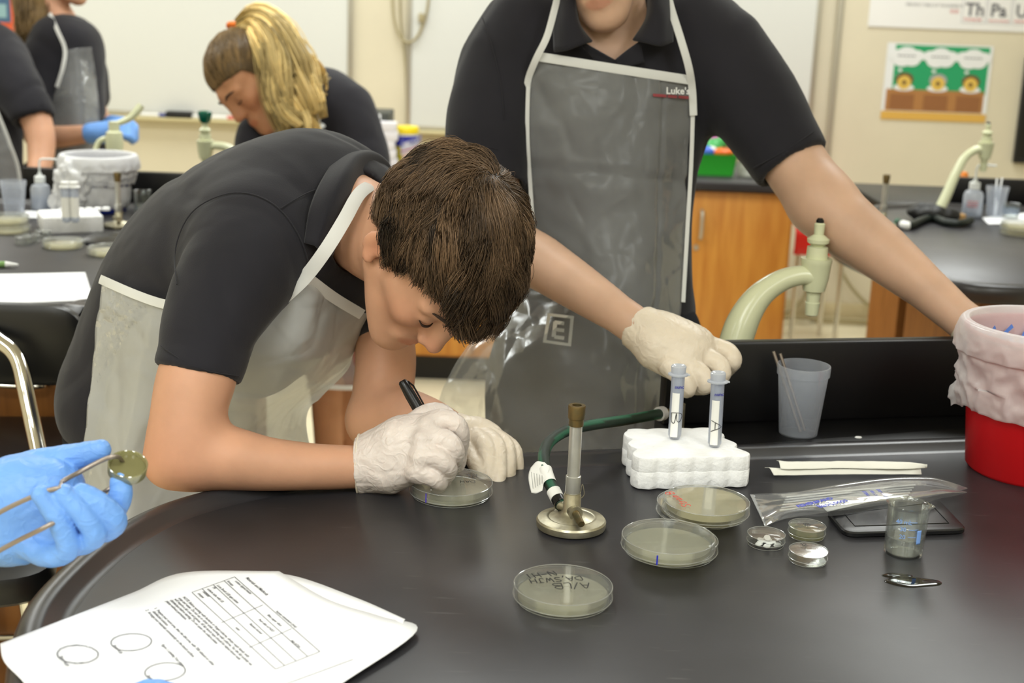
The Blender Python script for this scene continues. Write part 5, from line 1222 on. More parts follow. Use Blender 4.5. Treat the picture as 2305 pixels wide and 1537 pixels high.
part('knob_cap', xf(lathe([(0, .014), (.012, .012), (.016, 0), (.012, -.012), (0, -.014)], 20), ob), mat('orange plastic', rgb(240, 140, 50), .4), t); part('post', tube([ob - A(0, 0, .012), A(ob[0], ob[1], TZ)], .006, 10), M_FAUCET, t)
# ------------------------------------------------------------------ people: shared builders
M_SKIN = mat('skin fair', rgb(206, 156, 126), 0.48, spec=0.35, noise=0.09, nscale=16, bump=0.12, bscale=420, bdist=0.0006, sss=0.12, tint=True)
M_SKIN2 = mat('skin pale', rgb(204, 166, 140), 0.48, spec=0.35, noise=0.08, nscale=16, bump=0.12, bscale=420, bdist=0.0006, sss=0.12, tint=True)
M_SKIN3 = mat('skin tanned', rgb(192, 138, 102), 0.5, spec=0.35, noise=0.05, nscale=28, sss=0.1, tint=True)
M_SHIRT = mat('black cotton pique', rgb(38, 37, 42), 0.88, spec=0.2, sheen=0.12, bump=0.35, bscale=700, bdist=0.0006, noise=0.12, nscale=9)
M_PANTS = mat('dark trousers', rgb(26, 27, 33), 0.8, spec=0.2, bump=0.3, bscale=500, bdist=0.0006)
M_LATEX = mat('cream latex', rgb(226, 212, 192), 0.42, spec=0.45, noise=0.05, nscale=40, bump=0.25, bscale=130, bdist=0.0012, sss=0.2, sssr=(1, .8, .6))
M_LATEX2 = mat('white latex', rgb(222, 210, 202), 0.4, spec=0.5, noise=0.05, nscale=35, bump=0.35, bscale=110, bdist=0.0015, sss=0.2, sssr=(1, .7, .6))
M_NITRILE = mat('blue nitrile', rgb(116, 166, 236), 0.42, spec=0.45, noise=0.05, nscale=40, bump=0.25, bscale=130, bdist=0.0012, sss=0.08, sssr=(.5, .7, 1))
M_APRON = film('clear apron plastic', (0.95, 0.96, 0.96), 0.18, (0.86, 0.86, 0.85), 0.0, 0.22, 0.25, bump=0.25, bscale=26, bdist=0.004, hnoise=0.12, hscale=6, translucent=0.4, fres=.20, crease=.5, cscale=7)
M_APRON2 = film('pale apron plastic', (0.95, 0.96, 0.96), 0.46, (0.88, 0.88, 0.86), 0.0, 0.25, 0.22, bump=0.25, bscale=26, bdist=0.004, hnoise=0.16, hscale=6, translucent=0.35, fres=.22, crease=.5, cscale=7)
M_HEM = film('apron welded hem', (0.95, 0.95, 0.93), 0.85, (0.95, 0.95, 0.92), 0.0, 0.3, 0.2, translucent=0.3, fres=.15)
for _m, _s in ((M_LATEX, 26), (M_LATEX2, 30), (M_NITRILE, 30)):
    creases(_m, .22, _s, (_m.node_tree.nodes['Principled BSDF'],), .0016, .5)
M_EYE = mat('eye white', rgb(232, 226, 218), 0.2); M_IRIS = mat('iris', rgb(62, 46, 34), 0.15); M_LASH = mat('lash brown', rgb(58, 42, 32), 0.7)

def wp(pts): return [W(*p[:3]) for p in pts]
def limb(b, pts, k=0.012, op='add', flat=None, n=6):
    """pts: (photo x, photo y, view depth, radius in metres)"""
    return b.limb(wp(pts), [p[3] for p in pts], k, op, n, flat)
def camdir(r, u, b): return r * RGT + u * UPV - b * FWD          # right, up, towards the camera
class Frame:
    def __init__(self, px, py, d, f, u, s):
        self.c = W(px, py, d); self.f = unit(camdir(*f)); u = camdir(*u); self.u = unit(u - np.dot(u, self.f) * self.f); self.r = np.cross(self.f, self.u); self.s = s
        self.R = np.stack([self.r, self.f, self.u], 1)
    def __call__(self, x, y, z): return self.c + self.R @ (A(x, y, z) * self.s)
    def local(self, P): return ((np.asarray(P) - self.c) @ self.R) / self.s
def head(b, H, fem=False):
    """adds a head to body blob b; local axes: x right, y forward, z up"""
    s = H.s; E = lambda c, r, k=0.012, op='add', R=None: b.ell(H(*c), np.asarray(r, float) * s, H.R if R is None else H.R @ R, k * s, op)
    C = lambda a, c, ra, rb, k=0.012, op='add': b.cone(H(*a), H(*c), ra * s, rb * s, k * s, op)
    E((0, -.012, .036), (.076, .097, .088)); E((0, .03, .015), (.066, .062, .070), .02)
    E((0, .042, -.04), (.054, .048, .070), .02); E((0, .072, -.088), (.030, .026, .026), .025)
    C((.050, .005, -.048), (.016, .076, -.100), .022, .017, .022); C((-.050, .005, -.048), (-.016, .076, -.100), .022, .017, .022)
    E((0, .083, -.104), (.021, .017, .015), .018)                                 # chin
    C((.040, .068, -.022), (.052, .035, -.015), .020, .018, .022); C((-.040, .068, -.022), (-.052, .035, -.015), .020, .018, .022)   # cheeks
    C((.012, .094, .024), (.046, .078, .020), .009, .009, .014); C((-.012, .094, .024), (-.046, .078, .020), .009, .009, .014)       # brow ridge
    E((.033, .100, .001), (.016, .011, .010), .010, 'sub'); E((-.033, .100, .001), (.016, .011, .010), .010, 'sub')
    E((.031, .083, .001), (.014, .0115, .0115), .004); E((-.031, .083, .001), (.014, .0115, .0115), .004)                            # lids over the eyeballs
    C((0, .089, .034), (0, .094, .012), .016, .012, .012); C((0, .096, .014), (0, .113, -.026), .0095, .0100, .012); E((0, .116, -.032), (.0105, .010, .009), .008); C((0, .084, .022), (0, .092, -.030), .014, .016, .008); C((0, .094, .010), (0, .104, -.026), .0105, .0125, .008)                          # nose
    E((.0125, .104, -.036), (.0075, .009, .0075), .005); E((-.0125, .104, -.036), (.0075, .009, .0075), .005)
    E((.0065, .109, -.0425), (.0035, .005, .003), .002, 'sub'); E((-.0065, .109, -.0425), (.0035, .005, .003), .002, 'sub')
    E((0, .090, -.066), (.027, .012, .016), .012)                                                                                     # mouth mound
    C((-.021, .090, -.0665), (0, .1005, -.0625), .0028, .0052, .003); C((.021, .090, -.0665), (0, .1005, -.0625), .0028, .0052, .003)
    C((-.019, .090, -.068), (0, .0985, -.0735), .003, .006, .003); C((.019, .090, -.068), (0, .0985, -.0735), .003, .006, .003)
    C((-.022, .098, -.0675), (0, .1075, -.068), .0016, .0016, .002, 'sub'); C((.022, .098, -.0675), (0, .1075, -.068), .0016, .0016, .002, 'sub')
    for sx in (1, -1):                                                                                                                # ears
        Re = rotz(sx * .45) @ rotx(-.18)
        E((sx * .079, -.012, -.008), (.0075, .0185, .031), .006, R=Re); E((sx * .086, -.004, -.006), (.0055, .010, .018), .004, 'sub', R=Re)
        E((sx * .0795, -.004, -.034), (.0065, .010, .010), .006); E((sx * .078, .004, -.010), (.005, .004, .008), .004)
def face_tints(V, H, lip=(.93, .73, .71), blush=.9):
    q = H.local(V); n = len(q); c = np.ones((n, 3))
    def blob(p, r, col, pw=1.0):
        d = np.linalg.norm((q - np.array(p)) / np.array(r), axis=1); w = np.clip(1.25 - d, 0, 1)[:, None] ** pw
        c[:] = c * (1 - w) + c * np.array(col) * w
    front = q[:, 1] > .08
    d = np.linalg.norm((q - A(0, .099, -.068)) / A(.023, .014, .0105), axis=1); w = (np.clip((1.15 - d) / .3, 0, 1) * front)[:, None]; c[:] = c * (1 - w) + c * np.array(lip) * w
    for sx in (1, -1):
        blob((sx * .045, .075, -.03), (.035, .04, .035), (1, .90, .88)); blob((sx * .082, -.01, -.01), (.012, .03, .045), (1, .86, .83))
    blob((0, .115, -.03), (.022, .02, .02), (1, .87, .85))
    return c
def face_bits(H, parent, brow=M_LASH, lids=True):
    for sx in (1, -1):
        P = [H(sx * x, y, z) for x, y, z in ((.014, .1035, .0225), (.026, .1015, .0285), (.040, .092, .0275), (.049, .082, .021))]
        part('eyebrow', tube(catmull(P, 5), [.0018 * H.s, .003 * H.s, .0028 * H.s, .001 * H.s], 8, flat=.6, flatdir=H.f), brow, parent)
        P = [H(sx * x, y, z) for x, y, z in ((.019, .0915, -.0045), (.026, .0955, -.0065), (.036, .0945, -.0065), (.044, .0885, -.003))]
        part('eyelashes', tube(catmull(P, 5), [.0006 * H.s, .0016 * H.s, .0018 * H.s, .0006 * H.s], 6), M_LASH, parent)
        part('eye', xf(lathe([(0, -.009), (.006, -.006), (.009, 0), (.006, .006), (0, .009)], 16), H(sx * .031, .0775, -.001), H.R, H.s), M_EYE, parent)

# hair: a cap on the skull and tapered strands lying over it
HC, HR = A(0, -.012, .038), A(.087, .108, .101)
def hairline(az, sideburn=-30, front=22, nape=-50, ear=-14):
    """lowest elevation with hair, degrees, as a function of azimuth from straight ahead"""
    a = np.abs(np.degrees(az)); return np.interp(a, [0, 25, 48, 62, 74, 84, 100, 118, 140, 180], [front, front, front - 6, 0, sideburn, ear, ear - 4, -36, nape, nape])
def azel(w): return np.arctan2(w[:, 0], w[:, 1]), np.degrees(np.arcsin(np.clip(w[:, 2], -1, 1)))
def sphere_dirs(n, seed):
    r = np.random.RandomState(seed); v = r.normal(size=(n, 3)); return v / np.linalg.norm(v, axis=1)[:, None]
def strands_mesh(paths, rad, sides=3):
    """paths (n, m, 3), rad (n, m) -> one mesh"""
    n, m, _ = paths.shape; tg = np.gradient(paths, axis=1); tg /= np.linalg.norm(tg, axis=2)[..., None] + 1e-12
    ref = np.where(np.abs(tg[..., 2:3]) < .9, A(0, 0, 1), A(1, 0, 0)); u = np.cross(tg, ref); u /= np.linalg.norm(u, axis=2)[..., None] + 1e-12; v = np.cross(tg, u)
    ang = np.arange(sides) * 2 * np.pi / sides
    V = paths[:, :, None] + rad[:, :, None, None] * (np.cos(ang)[:, None] * u[:, :, None] + np.sin(ang)[:, None] * v[:, :, None])
    I = np.arange(n * m * sides).reshape(n, m, sides)
    Q = np.stack([I[:, :-1], np.roll(I[:, :-1], -1, 2), np.roll(I[:, 1:], -1, 2), I[:, 1:]], -1).reshape(-1, 4)
    return V.reshape(-1, 3), Q, 180
def hair_mat(name, c1, c2, rough=.42):
    if name in MATS: return MATS[name]
    m = mat(name, c1, rough, spec=.4, tint=True); nt = m.node_tree; b = nt.nodes['Principled BSDF']; b.inputs['Anisotropic'].default_value = .4
    return m
def scalp_cap(H, m, parent, s=0.985, line=None, thick=.003):
    line = line or hairline; na, ne = 96, 48
    az = np.linspace(-np.pi, np.pi, na, endpoint=False); rows = []
    for j in range(ne):
        t = j / (ne - 1); lo = line(az); el = np.radians(lo + (90 - lo) * t)
        rows.append(np.stack([np.sin(az) * np.cos(el), np.cos(az) * np.cos(el), np.sin(el)], 1))
    w = np.array(rows); S = np.full((ne, na, 1), s); S[0] = .86; S[1] = .93
    V = (HC + HR * w * S).reshape(-1, 3) @ (H.R.T * 1) * H.s + H.c if False else (H.c + ((HC + HR * w * S).reshape(-1, 3) * H.s) @ H.R.T)
    I = np.arange(ne * na).reshape(ne, na); Q = np.stack([I[:-1], np.roll(I[:-1], -1, 1), np.roll(I[1:], -1, 1), I[1:]], -1).reshape(-1, 4)
    o = part('hair', (V, Q, 180), m, parent); paint(o, np.full((len(V), 3), .55)); return o
def combed_hair(H, parent, m, n, whorl, length, seed=1, swirl=.5, lift=.06, rad=.0007, line=None, overhang=10, wave=.25, clumps=260, s0=.94, bright=(.6, 1.5), bulge=0.0):
    line = line or hairline; rs = np.random.RandomState(seed); wh = unit(whorl)
    w = sphere_dirs(n * 3, seed); a, e = azel(w); w = w[e > line(a)][:n]; n = len(w)
    cl = sphere_dirs(clumps, seed + 5); ci = np.argmax(w @ cl.T, 1)
    mseg = 10; L = length * (0.7 + 0.6 * rs.rand(n)); crand = rs.normal(size=(clumps, 4)); srand = rs.normal(size=(n, 4))
    pts = []; P = w.copy(); dead = np.zeros(n, bool); over = overhang * rs.rand(n)
    keep = np.zeros((n, mseg), bool)
    for i in range(mseg):
        x = i / (mseg - 1)
        lf = s0 + .03 * rs.rand(n) * 0 + lift * (np.sin(np.pi * min(1, x * 1.15)) * (.55 + .3 * crand[ci, 0] + .15 * srand[:, 0])) + .035 * x * np.clip(crand[ci, 1], -.3, 1) + .012 * srand[:, 1]
        lf = lf + bulge * np.clip(P[:, 1], 0, 1) ** 3 * np.clip(1 - P[:, 2], .3, 1)
        # shallow grooves between clumps
        cd_ = (P * cl[ci]).sum(1); lf = lf - .25 * np.clip(.985 - cd_, 0, .12)
        pts.append(HC + HR * P * lf[:, None])
        t = P * (P @ wh)[:, None] - wh; t /= np.linalg.norm(t, axis=1)[:, None] + 1e-6
        ang = swirl + wave * crand[ci, 2] + .12 * srand[:, 2] + .35 * wave * np.sin(5 * x + 3 * crand[ci, 3])
        b_ = np.cross(P, t); t = t * np.cos(ang)[:, None] + b_ * np.sin(ang)[:, None]
        gather = cl[ci] - P * (P * cl[ci]).sum(1)[:, None]
        P2 = P + (t * (L / mseg / .1)[:, None]) ; P2 /= np.linalg.norm(P2, axis=1)[:, None]
        a, e = azel(P2); stop = e < line(a) - over; dead |= stop
        P = np.where(dead[:, None], P, P2); keep[:, i] = ~dead
    paths = np.stack(pts, 1)
    # pull strands of one clump together towards the tips
    cen = np.zeros((clumps, mseg, 3)); cnt = np.zeros(clumps); np.add.at(cen, ci, paths); np.add.at(cnt, ci, 1); cen /= np.maximum(cnt, 1)[:, None, None]
    x = np.linspace(0, 1, mseg)[None, :, None]; paths = paths + (cen[ci] - paths) * (.42 * x ** 1.4)
    r_ = rad * (1 - .75 * np.linspace(0, 1, mseg) ** 2)[None] * (.7 + .6 * rs.rand(n))[:, None] * np.where(np.cumsum(~keep, 1) > 1, .3, 1)
    V, Q, sh = strands_mesh(H.c + (paths.reshape(-1, 3) * H.s @ H.R.T).reshape(paths.shape), r_ * H.s)
    o = part('hair_strands', (V, Q, sh), m, parent); o['kind'] = 'stuff'
    br = np.repeat(np.clip(bright[0] + (bright[1] - bright[0]) * (.5 + .22 * crand[ci, 1] + .18 * srand[:, 3]), .2, 2.5), mseg * 3)
    paint(o, np.stack([br * 1.03, br, br * .95], 1)); return o
def lock_bundle(parent, m, curve, width, n, seed, rad=.0009, wave=.01, flat=.6, bright=(.7, 1.35), tipfan=1.0, roots=.25, mseg=22, normal=None, dark_root=None):
    """hair hanging along a curve: curve = world points, width = radius per point"""
    rs = np.random.RandomState(seed); C = catmull(curve, 8); idx = np.linspace(0, len(C) - 1, mseg); C = np.stack([np.interp(idx, np.arange(len(C)), C[:, k]) for k in range(3)], 1)
    wd = np.interp(np.linspace(0, 1, mseg), np.linspace(0, 1, len(width)), width)
    tg = np.gradient(C, axis=0); tg /= np.linalg.norm(tg, axis=1)[:, None]; nn = unit(-FWD if normal is None else normal); u = np.cross(tg, nn); u /= np.linalg.norm(u, axis=1)[:, None]; v = np.cross(u, tg)
    nc = max(6, n // 40); cc = rs.uniform(-1, 1, (nc, 2)); cc /= np.maximum(1, np.linalg.norm(cc, axis=1))[:, None]; ci = rs.randint(0, nc, n)
    off = cc[ci] * .8 + rs.normal(size=(n, 2)) * .16; ph = rs.uniform(0, 6.28, (nc, 2)); fr = rs.uniform(5, 11, nc)
    x = np.linspace(0, 1, mseg)[None]; end = rs.uniform(.72, 1.0, nc)[ci][:, None]; xe = np.minimum(x, end)
    ii = xe * (mseg - 1); i0 = np.floor(ii).astype(int).clip(0, mseg - 2); f_ = (ii - i0)[..., None]
    base = C[i0] * (1 - f_) + C[i0 + 1] * f_; uu = u[i0]; vv = v[i0]; ww = (wd[i0] * (1 - f_[..., 0]) + wd[i0 + 1] * f_[..., 0])
    wv = wave * xe; du = off[:, :1] * ww + wv * np.sin(fr[ci][:, None] * xe + ph[ci, :1]); dv = off[:, 1:] * ww * flat + wv * .6 * np.cos(fr[ci][:, None] * xe * 1.2 + ph[ci, 1:])
    paths = base + uu * du[..., None] + vv * dv[..., None]
    r_ = rad * (1 - .7 * x ** 3) * (.7 + .6 * rs.rand(n))[:, None]
    V, Q, sh = strands_mesh(paths, r_); o = part('hair_strands', (V, Q, sh), m, parent); o['kind'] = 'stuff'
    br = np.clip(bright[0] + (bright[1] - bright[0]) * (.5 + .35 * rs.normal(size=nc)[ci] + .15 * rs.normal(size=n)), .3, 2.2)[:, None] * np.ones((1, mseg))
    if dark_root: br = br * np.interp(x, [0, dark_root, 1], [.55, 1, 1])
    br = np.repeat(br.reshape(-1), 3); paint(o, np.stack([br, br, br * .97], 1)); return o

def torso(b, pts, lateral, k=.03, n=5):
    """pts: (x, y, depth, half thickness, half width)"""
    P = catmull([list(W(*p[:3])) + [p[3], p[4]] for p in pts], n); X = P[:, :3]; tg = np.gradient(X, axis=0); lat = unit(lateral)
    for i in range(len(P)):
        t = unit(tg[i]); l = unit(lat - np.dot(lat, t) * t); nrm = np.cross(t, l); step = np.linalg.norm(X[min(i + 1, len(P) - 1)] - X[max(i - 1, 0)])
        b.ell(X[i], (max(step * 1.3, .05), P[i, 3], P[i, 4]), np.stack([t, nrm, l], 1), k)
def sleeve_end(b, px, axis_to, r, depth=.035):
    """flat hem at photo point px (x, y, d) facing axis_to, hollowed so the arm comes out of an opening"""
    o = W(*px); n = unit(W(*axis_to) - o)
    b.ops.append(('sub', .003, 'cap', (o, n, r * 1.3))); b.cone(o - n * depth, o + n * .012, r - .014, r - .0085, .003, 'sub')
_box0, _eval0 = Blob._box, Blob._eval
def _box(self, kind, g, m):
    if kind == 'cap': return g[0] - g[2] - m - .11, g[0] + g[2] + m + .11
    return _box0(self, kind, g, m)
def _eval(self, kind, g, X):
    if kind == 'cap': t = np.clip((X - g[0]) @ g[1], 0, .11); return np.maximum(-((X - g[0]) @ g[1]), np.linalg.norm(X - g[0] - t[..., None] * g[1], axis=-1) - g[2])
    return _eval0(self, kind, g, X)
Blob._box, Blob._eval = _box, _eval
def cloth(mesh, amp=.006, scale=9, seed=1, stretch=(1, 1, 1), fine=.0015):
    """soft folds on a garment mesh"""
    S = A(*stretch)
    def fn(P):
        q = P * S * scale; q = q + .5 * np.stack([noise3(q * .8, seed + 4), noise3(q * .8, seed + 5), noise3(q * .8, seed + 6)], 1)
        return amp * (noise3(q, seed) * .9 - .9 * np.clip(ridge(q * .8, seed + 1) - .55, 0, 1) + .1) + fine * noise3(q * 4, seed + 2)
    return displace(mesh, fn)
def crinkle(seed, amp=.004, sc=9, lines=(), axis=0):
    """apron plastic: broad buckles, sharp random creases and pressed fold lines (u or v, position, height)"""
    def fn(V, uv):
        q = V * sc; q = q + .4 * np.stack([noise3(q * 1.3, seed + 7), noise3(q * 1.3, seed + 8), noise3(q * 1.3, seed + 9)], 1)
        d = amp * (1.6 * noise3(q * .6, seed) + .9 * (np.clip(ridge(q * .7, seed + 1) - .6, 0, 1)) + .5 * np.clip(ridge(q * 1.7, seed + 2) - .7, 0, 1) + .3 * noise3(q * 3, seed + 3))
        for ax, pos, h_ in lines: d = d + h_ * np.exp(-((uv[:, ax] - pos) / .008) ** 2)
        return d
    return fn
def drape(mesh, obstacles, margin=.004, cell=6, half=None):
    """moves cloth vertices that lie inside a body out to its front, along the line of sight"""
    V = np.array(mesh[0], float); G = {}
    def pj(P): q = P - CAM; d = q @ FWD; return CX + FPX * (q @ RGT) / d, CY - FPX * (q @ UPV) / d, d
    w, h = 2305 // cell + 80, 1800 // cell + 80; buf = np.full((h, w), 9.0)
    for Ob in obstacles:
        x, y, d = pj(np.asarray(Ob, float)); i = np.clip((y / cell + 40).astype(int), 0, h - 1); j = np.clip((x / cell + 40).astype(int), 0, w - 1); np.minimum.at(buf, (i, j), d)
    b2 = buf.copy()
    for di in (-1, 0, 1):
        for dj in (-1, 0, 1): b2 = np.minimum(b2, np.roll(np.roll(buf, di, 0), dj, 1))
    for _ in range(3): b2 = np.minimum(b2, (np.roll(b2, 1, 0) + np.roll(b2, -1, 0) + np.roll(b2, 1, 1) + np.roll(b2, -1, 1)) / 4)
    x, y, d = pj(V); i = np.clip((y / cell + 40).astype(int), 0, h - 1); j = np.clip((x / cell + 40).astype(int), 0, w - 1)
    lim = b2[i, j] - margin; k = np.where((lim < d) & (lim > d - .25), lim / d, 1.0); V = CAM + (V - CAM) * k[:, None]
    return (V, *mesh[1:])
def ribbon(pts, w, m, parent, name, thick=.0008):
    P = catmull(wp(pts), 8); return part(name, tube(P, w, 10, flat=.12, flatdir=-FWD), m, parent)
def person(label, at): 
    return thing('person', label, 'person', at)
# ------------------------------------------------------------------ the boy bending over the table to label a dish
floor_at = W(330, 900, 1.9); pB = person('brown haired boy in black polo shirt bending over the table, writing on a dish', (floor_at[0], floor_at[1], 0))
HB = Frame(975, 567, 1.58, (.194, -.971, .143), (.703, .239, .67), .90)
b = Blob(); head(b, HB)
b.limb([HB(0, -.025, -.03), HB(0, -.035, -.08), W(800, 500, 1.68), W(745, 500, 1.72)], [.050, .052, .056, .062], .02)
limb(b, [(600, 520, 1.66, .05), (545, 590, 1.605, .046), (487, 720, 1.545, .043), (440, 860, 1.515, .0430), (420, 950, 1.508, .0395), (413, 1018, 1.508, .0370)], .012)
limb(b, [(413, 1018, 1.508, .0370), (455, 1028, 1.510, .0370), (520, 1032, 1.513, .0350), (600, 1044, 1.520, .0298), (700, 1050, 1.530, .0260), (790, 1051, 1.543, .0242), (850, 1050, 1.548, .024)], .02)
b.ell(W(425, 965, 1.505), (.030, .03, .034), k=.02); b.ell(W(372, 1048, 1.512), (.018, .02, .018), k=.02)
limb(b, [(760, 560, 1.9, .05), (830, 680, 1.83, .042), (866, 780, 1.79, .0395), (862, 880, 1.765, .039), (845, 945, 1.75, .035)], .012)
limb(b, [(845, 945, 1.75, .035), (900, 935, 1.725, .036), (965, 950, 1.70, .030), (1035, 982, 1.68, .023), (1060, 985, 1.675, .022)], .016)
torso(b, [(760, 490, 1.72, .06, .06), (640, 540, 1.76, .085, .13), (450, 640, 1.8, .085, .13), (330, 800, 1.88, .08, .12)], (0.1, 1, .05))
V, Q, sh = b.mesh(.0036); o = part('body', (V, Q, sh), M_SKIN, pB)
c = face_tints(V, HB); el = np.exp(-((np.linalg.norm(V - W(385, 1040, 1.5), axis=1)) / .05) ** 2)[:, None]; c = c * (1 - el * np.array([0, .10, .13])); paint(o, c)
face_bits(HB, pB)
# shirt
b = Blob(); lat = (0.10, 1, 0.05)
torso(b, [(775, 482, 1.715, .058, .075), (725, 495, 1.73, .096, .135), (640, 522, 1.76, .106, .170), (528, 560, 1.79, .104, .172), (435, 634, 1.83, .098, .155), (368, 740, 1.87, .088, .145), (330, 855, 1.90, .086, .150), (315, 930, 1.91, .084, .150)], lat, .035)
limb(b, [(735, 610, 1.76, .06), (650, 700, 1.77, .075), (560, 760, 1.80, .08)], .05)
limb(b, [(640, 500, 1.70, .075), (575, 548, 1.625, .078), (528, 625, 1.58, .066), (485, 715, 1.55, .0565), (449, 835, 1.52, .0485), (434, 872, 1.515, .0475)], .03)
limb(b, [(770, 560, 1.90, .07), (835, 670, 1.83, .056), (864, 755, 1.795, .044), (869, 790, 1.785, .043)], .03)
sleeve_end(b, (442, 842, 1.518), (407, 960, 1.508), .0478); sleeve_end(b, (868, 770, 1.79), (874, 860, 1.765), .043)
b.limb([W(870, 540, 1.62), W(800, 500, 1.68), W(745, 500, 1.72)], [.056, .060, .062], .006, 'sub')
m = b.mesh(.004, smooth=2)
def fold(P):                                            # seam ridges and pulls at the shoulder and sleeve
    return np.zeros(len(P))
m = cloth(m, .006, 8, 11, (1, 1, 1)); part('polo_shirt', m, M_SHIRT, pB)
def seam(pts, w=.0008): part('seam', tube(catmull(wp(pts), 8), w, 6), M_SHIRT, pB)
def hug(pts, off=0.0):                                  # push seam points on to the shirt surface along the view
    Vm = np.asarray(m[0]); out = []
    q = Vm - CAM; dd = q @ FWD; sx = CX + FPX * (q @ RGT) / dd; sy = CY - FPX * (q @ UPV) / dd
    for x, y in pts:
        k = (sx - x) ** 2 + (sy - y) ** 2 < 10 ** 2; d_ = dd[k].min() if k.any() else 1.7; out.append(W(x, y, d_ - off))
    return out
def hugseam(pts, w=.0008):
    P = hug(catmull(np.array(pts, float), 4)); P = np.array(P); 
    for _ in range(3): P[1:-1] = .5 * P[1:-1] + .25 * (P[2:] + P[:-2])
    part('seam', tube(P, w, 6), M_SHIRT, pB)
hugseam([(398, 640), (392, 585), (402, 530), (430, 478), (475, 448), (530, 432), (585, 442), (630, 470), (665, 515), (690, 570), (702, 630)])
hugseam([(630, 470), (665, 448), (705, 428), (745, 420)]); hugseam([(362, 778), (410, 812), (470, 836), (538, 846)], .0006)
# collar: stands up round the neck, near leaf falls along the strap
crest = [(716, 560, 1.575), (748, 470, 1.585), (778, 400, 1.62), (806, 358, 1.68), (845, 352, 1.745), (874, 376, 1.80), (880, 410, 1.85)]
outer = [(688, 548, 1.578), (700, 470, 1.585), (730, 402, 1.625), (768, 352, 1.70), (812, 340, 1.77), (850, 352, 1.825), (868, 392, 1.865)]
inner = [(745, 575, 1.60), (775, 490, 1.615), (794, 430, 1.645), (818, 396, 1.695), (846, 388, 1.75), (864, 400, 1.795), (868, 425, 1.84)]
part('collar', sheet([wp(outer), wp([tuple((np.array(a) * .35 + np.array(c_) * .65) + (0, -3, -.006)) for a, c_ in zip(outer, crest)]), wp(crest), wp(inner)], 6, 6, .003), M_SHIRT, pB)
# trousers and shoes
hip = W(345, 930, 1.9); b = Blob()
b.ell(hip, (.10, .160, .12)).ell(W(300, 925, 1.93), (.085, .145, .10), k=.03)
for sy, dx in ((-.085, .02), (.085, -.02)):
    b.limb([hip + A(0, sy, -.02), hip + A(.02 + dx, sy, -.40), A(hip[0] - .02 + dx, hip[1] + sy, .10)], [.088, .068, .055], .03)
m2 = cloth(b.mesh(.008), .006, 9, 21); part('trousers', m2, M_PANTS, pB)
for sy, dx in ((-.085, .02), (.085, -.02)):
    f0 = A(hip[0] - .02 + dx, hip[1] + sy, 0)
    part('shoe', Blob().ell(f0 + A(.06, 0, .04), (.14, .048, .045)).ell(f0 + A(0, 0, .07), (.06, .045, .06), k=.03).cut((0, 0, .001), (0, 0, -1)).mesh(.008), M_BLACK, pB)
bt = Blob(); torso(bt, [(775, 482, 1.715, .058, .075), (725, 495, 1.73, .096, .135), (640, 522, 1.76, .106, .170), (528, 560, 1.79, .104, .172), (435, 634, 1.83, .098, .155), (368, 740, 1.87, .088, .145), (330, 855, 1.90, .086, .150), (315, 930, 1.91, .084, .150)], lat, .035)
obst = [bt.mesh(.008)[0], m2[0]]
# apron: near flank, bib and the skirt that hangs beside the table
rows = [[(232, 634, 1.745), (305, 664, 1.655), (380, 688, 1.605), (500, 706, 1.585), (610, 690, 1.598), (690, 622, 1.585), (752, 668, 1.64), (815, 708, 1.70), (850, 690, 1.80)],
        [(222, 690, 1.745), (295, 720, 1.665), (370, 742, 1.615), (500, 762, 1.60), (620, 745, 1.60), (700, 700, 1.605), (760, 715, 1.66), (808, 735, 1.73), (830, 720, 1.82)],
        [(212, 750, 1.745), (280, 785, 1.675), (350, 802, 1.63), (490, 830, 1.625), (610, 815, 1.615), (700, 780, 1.625), (755, 778, 1.69), (795, 775, 1.76), (800, 770, 1.84)],
        [(200, 850, 1.75), (262, 880, 1.69), (330, 890, 1.65), (470, 905, 1.66), (590, 890, 1.66), (670, 862, 1.67), (725, 850, 1.735), (770, 832, 1.80), (780, 830, 1.87)],
        [(190, 950, 1.76), (245, 975, 1.70), (305, 985, 1.66), (440, 985, 1.70), (550, 955, 1.70), (610, 925, 1.72), (650, 915, 1.78), (690, 900, 1.85), (720, 895, 1.90)],
        [(184, 1060, 1.765), (235, 1085, 1.71), (290, 1090, 1.67), (430, 1080, 1.72), (545, 1010, 1.74), (600, 975, 1.77), (645, 960, 1.83), (668, 950, 1.88), (690, 950, 1.92)],
        [(184, 1240, 1.77), (235, 1255, 1.71), (290, 1260, 1.67), (430, 1230, 1.73), (550, 1130, 1.76), (620, 1080, 1.79), (670, 1060, 1.85), (692, 1040, 1.90), (710, 1040, 1.94)]]
part('apron', drape(sheet([wp(r) for r in rows], 14, 14, .0005, lambda V, uv, f=crinkle(5, .0075, 8): f(V, uv)), obst, .009), M_APRON2, pB, label='translucent plastic apron')
tp = drape((catmull(wp([(225, 628, 1.743), (305, 663, 1.651), (380, 687, 1.601), (500, 705, 1.581), (612, 690, 1.594)]), 10), None), obst, .012)[0]
for _ in range(4): tp[1:-1] = .5 * tp[1:-1] + .25 * (tp[2:] + tp[:-2])
part('apron_tie', tube(tp, .0058, 10, flat=.12, flatdir=-FWD), M_HEM, pB)
ribbon([(612, 692, 1.594), (655, 655, 1.586), (692, 618, 1.582), (735, 560, 1.568), (775, 495, 1.575), (806, 440, 1.60), (832, 418, 1.64), (850, 412, 1.70)], .0085, M_HEM, pB, 'neck_strap')
ribbon([(690, 624, 1.583), (752, 670, 1.637), (815, 708, 1.697)], .007, M_HEM, pB, 'bib_hem')
ribbon([(236, 632, 1.742), (216, 740, 1.742), (202, 850, 1.747), (190, 960, 1.757), (184, 1060, 1.762), (184, 1240, 1.767)], .006, M_HEM, pB, 'side_hem')
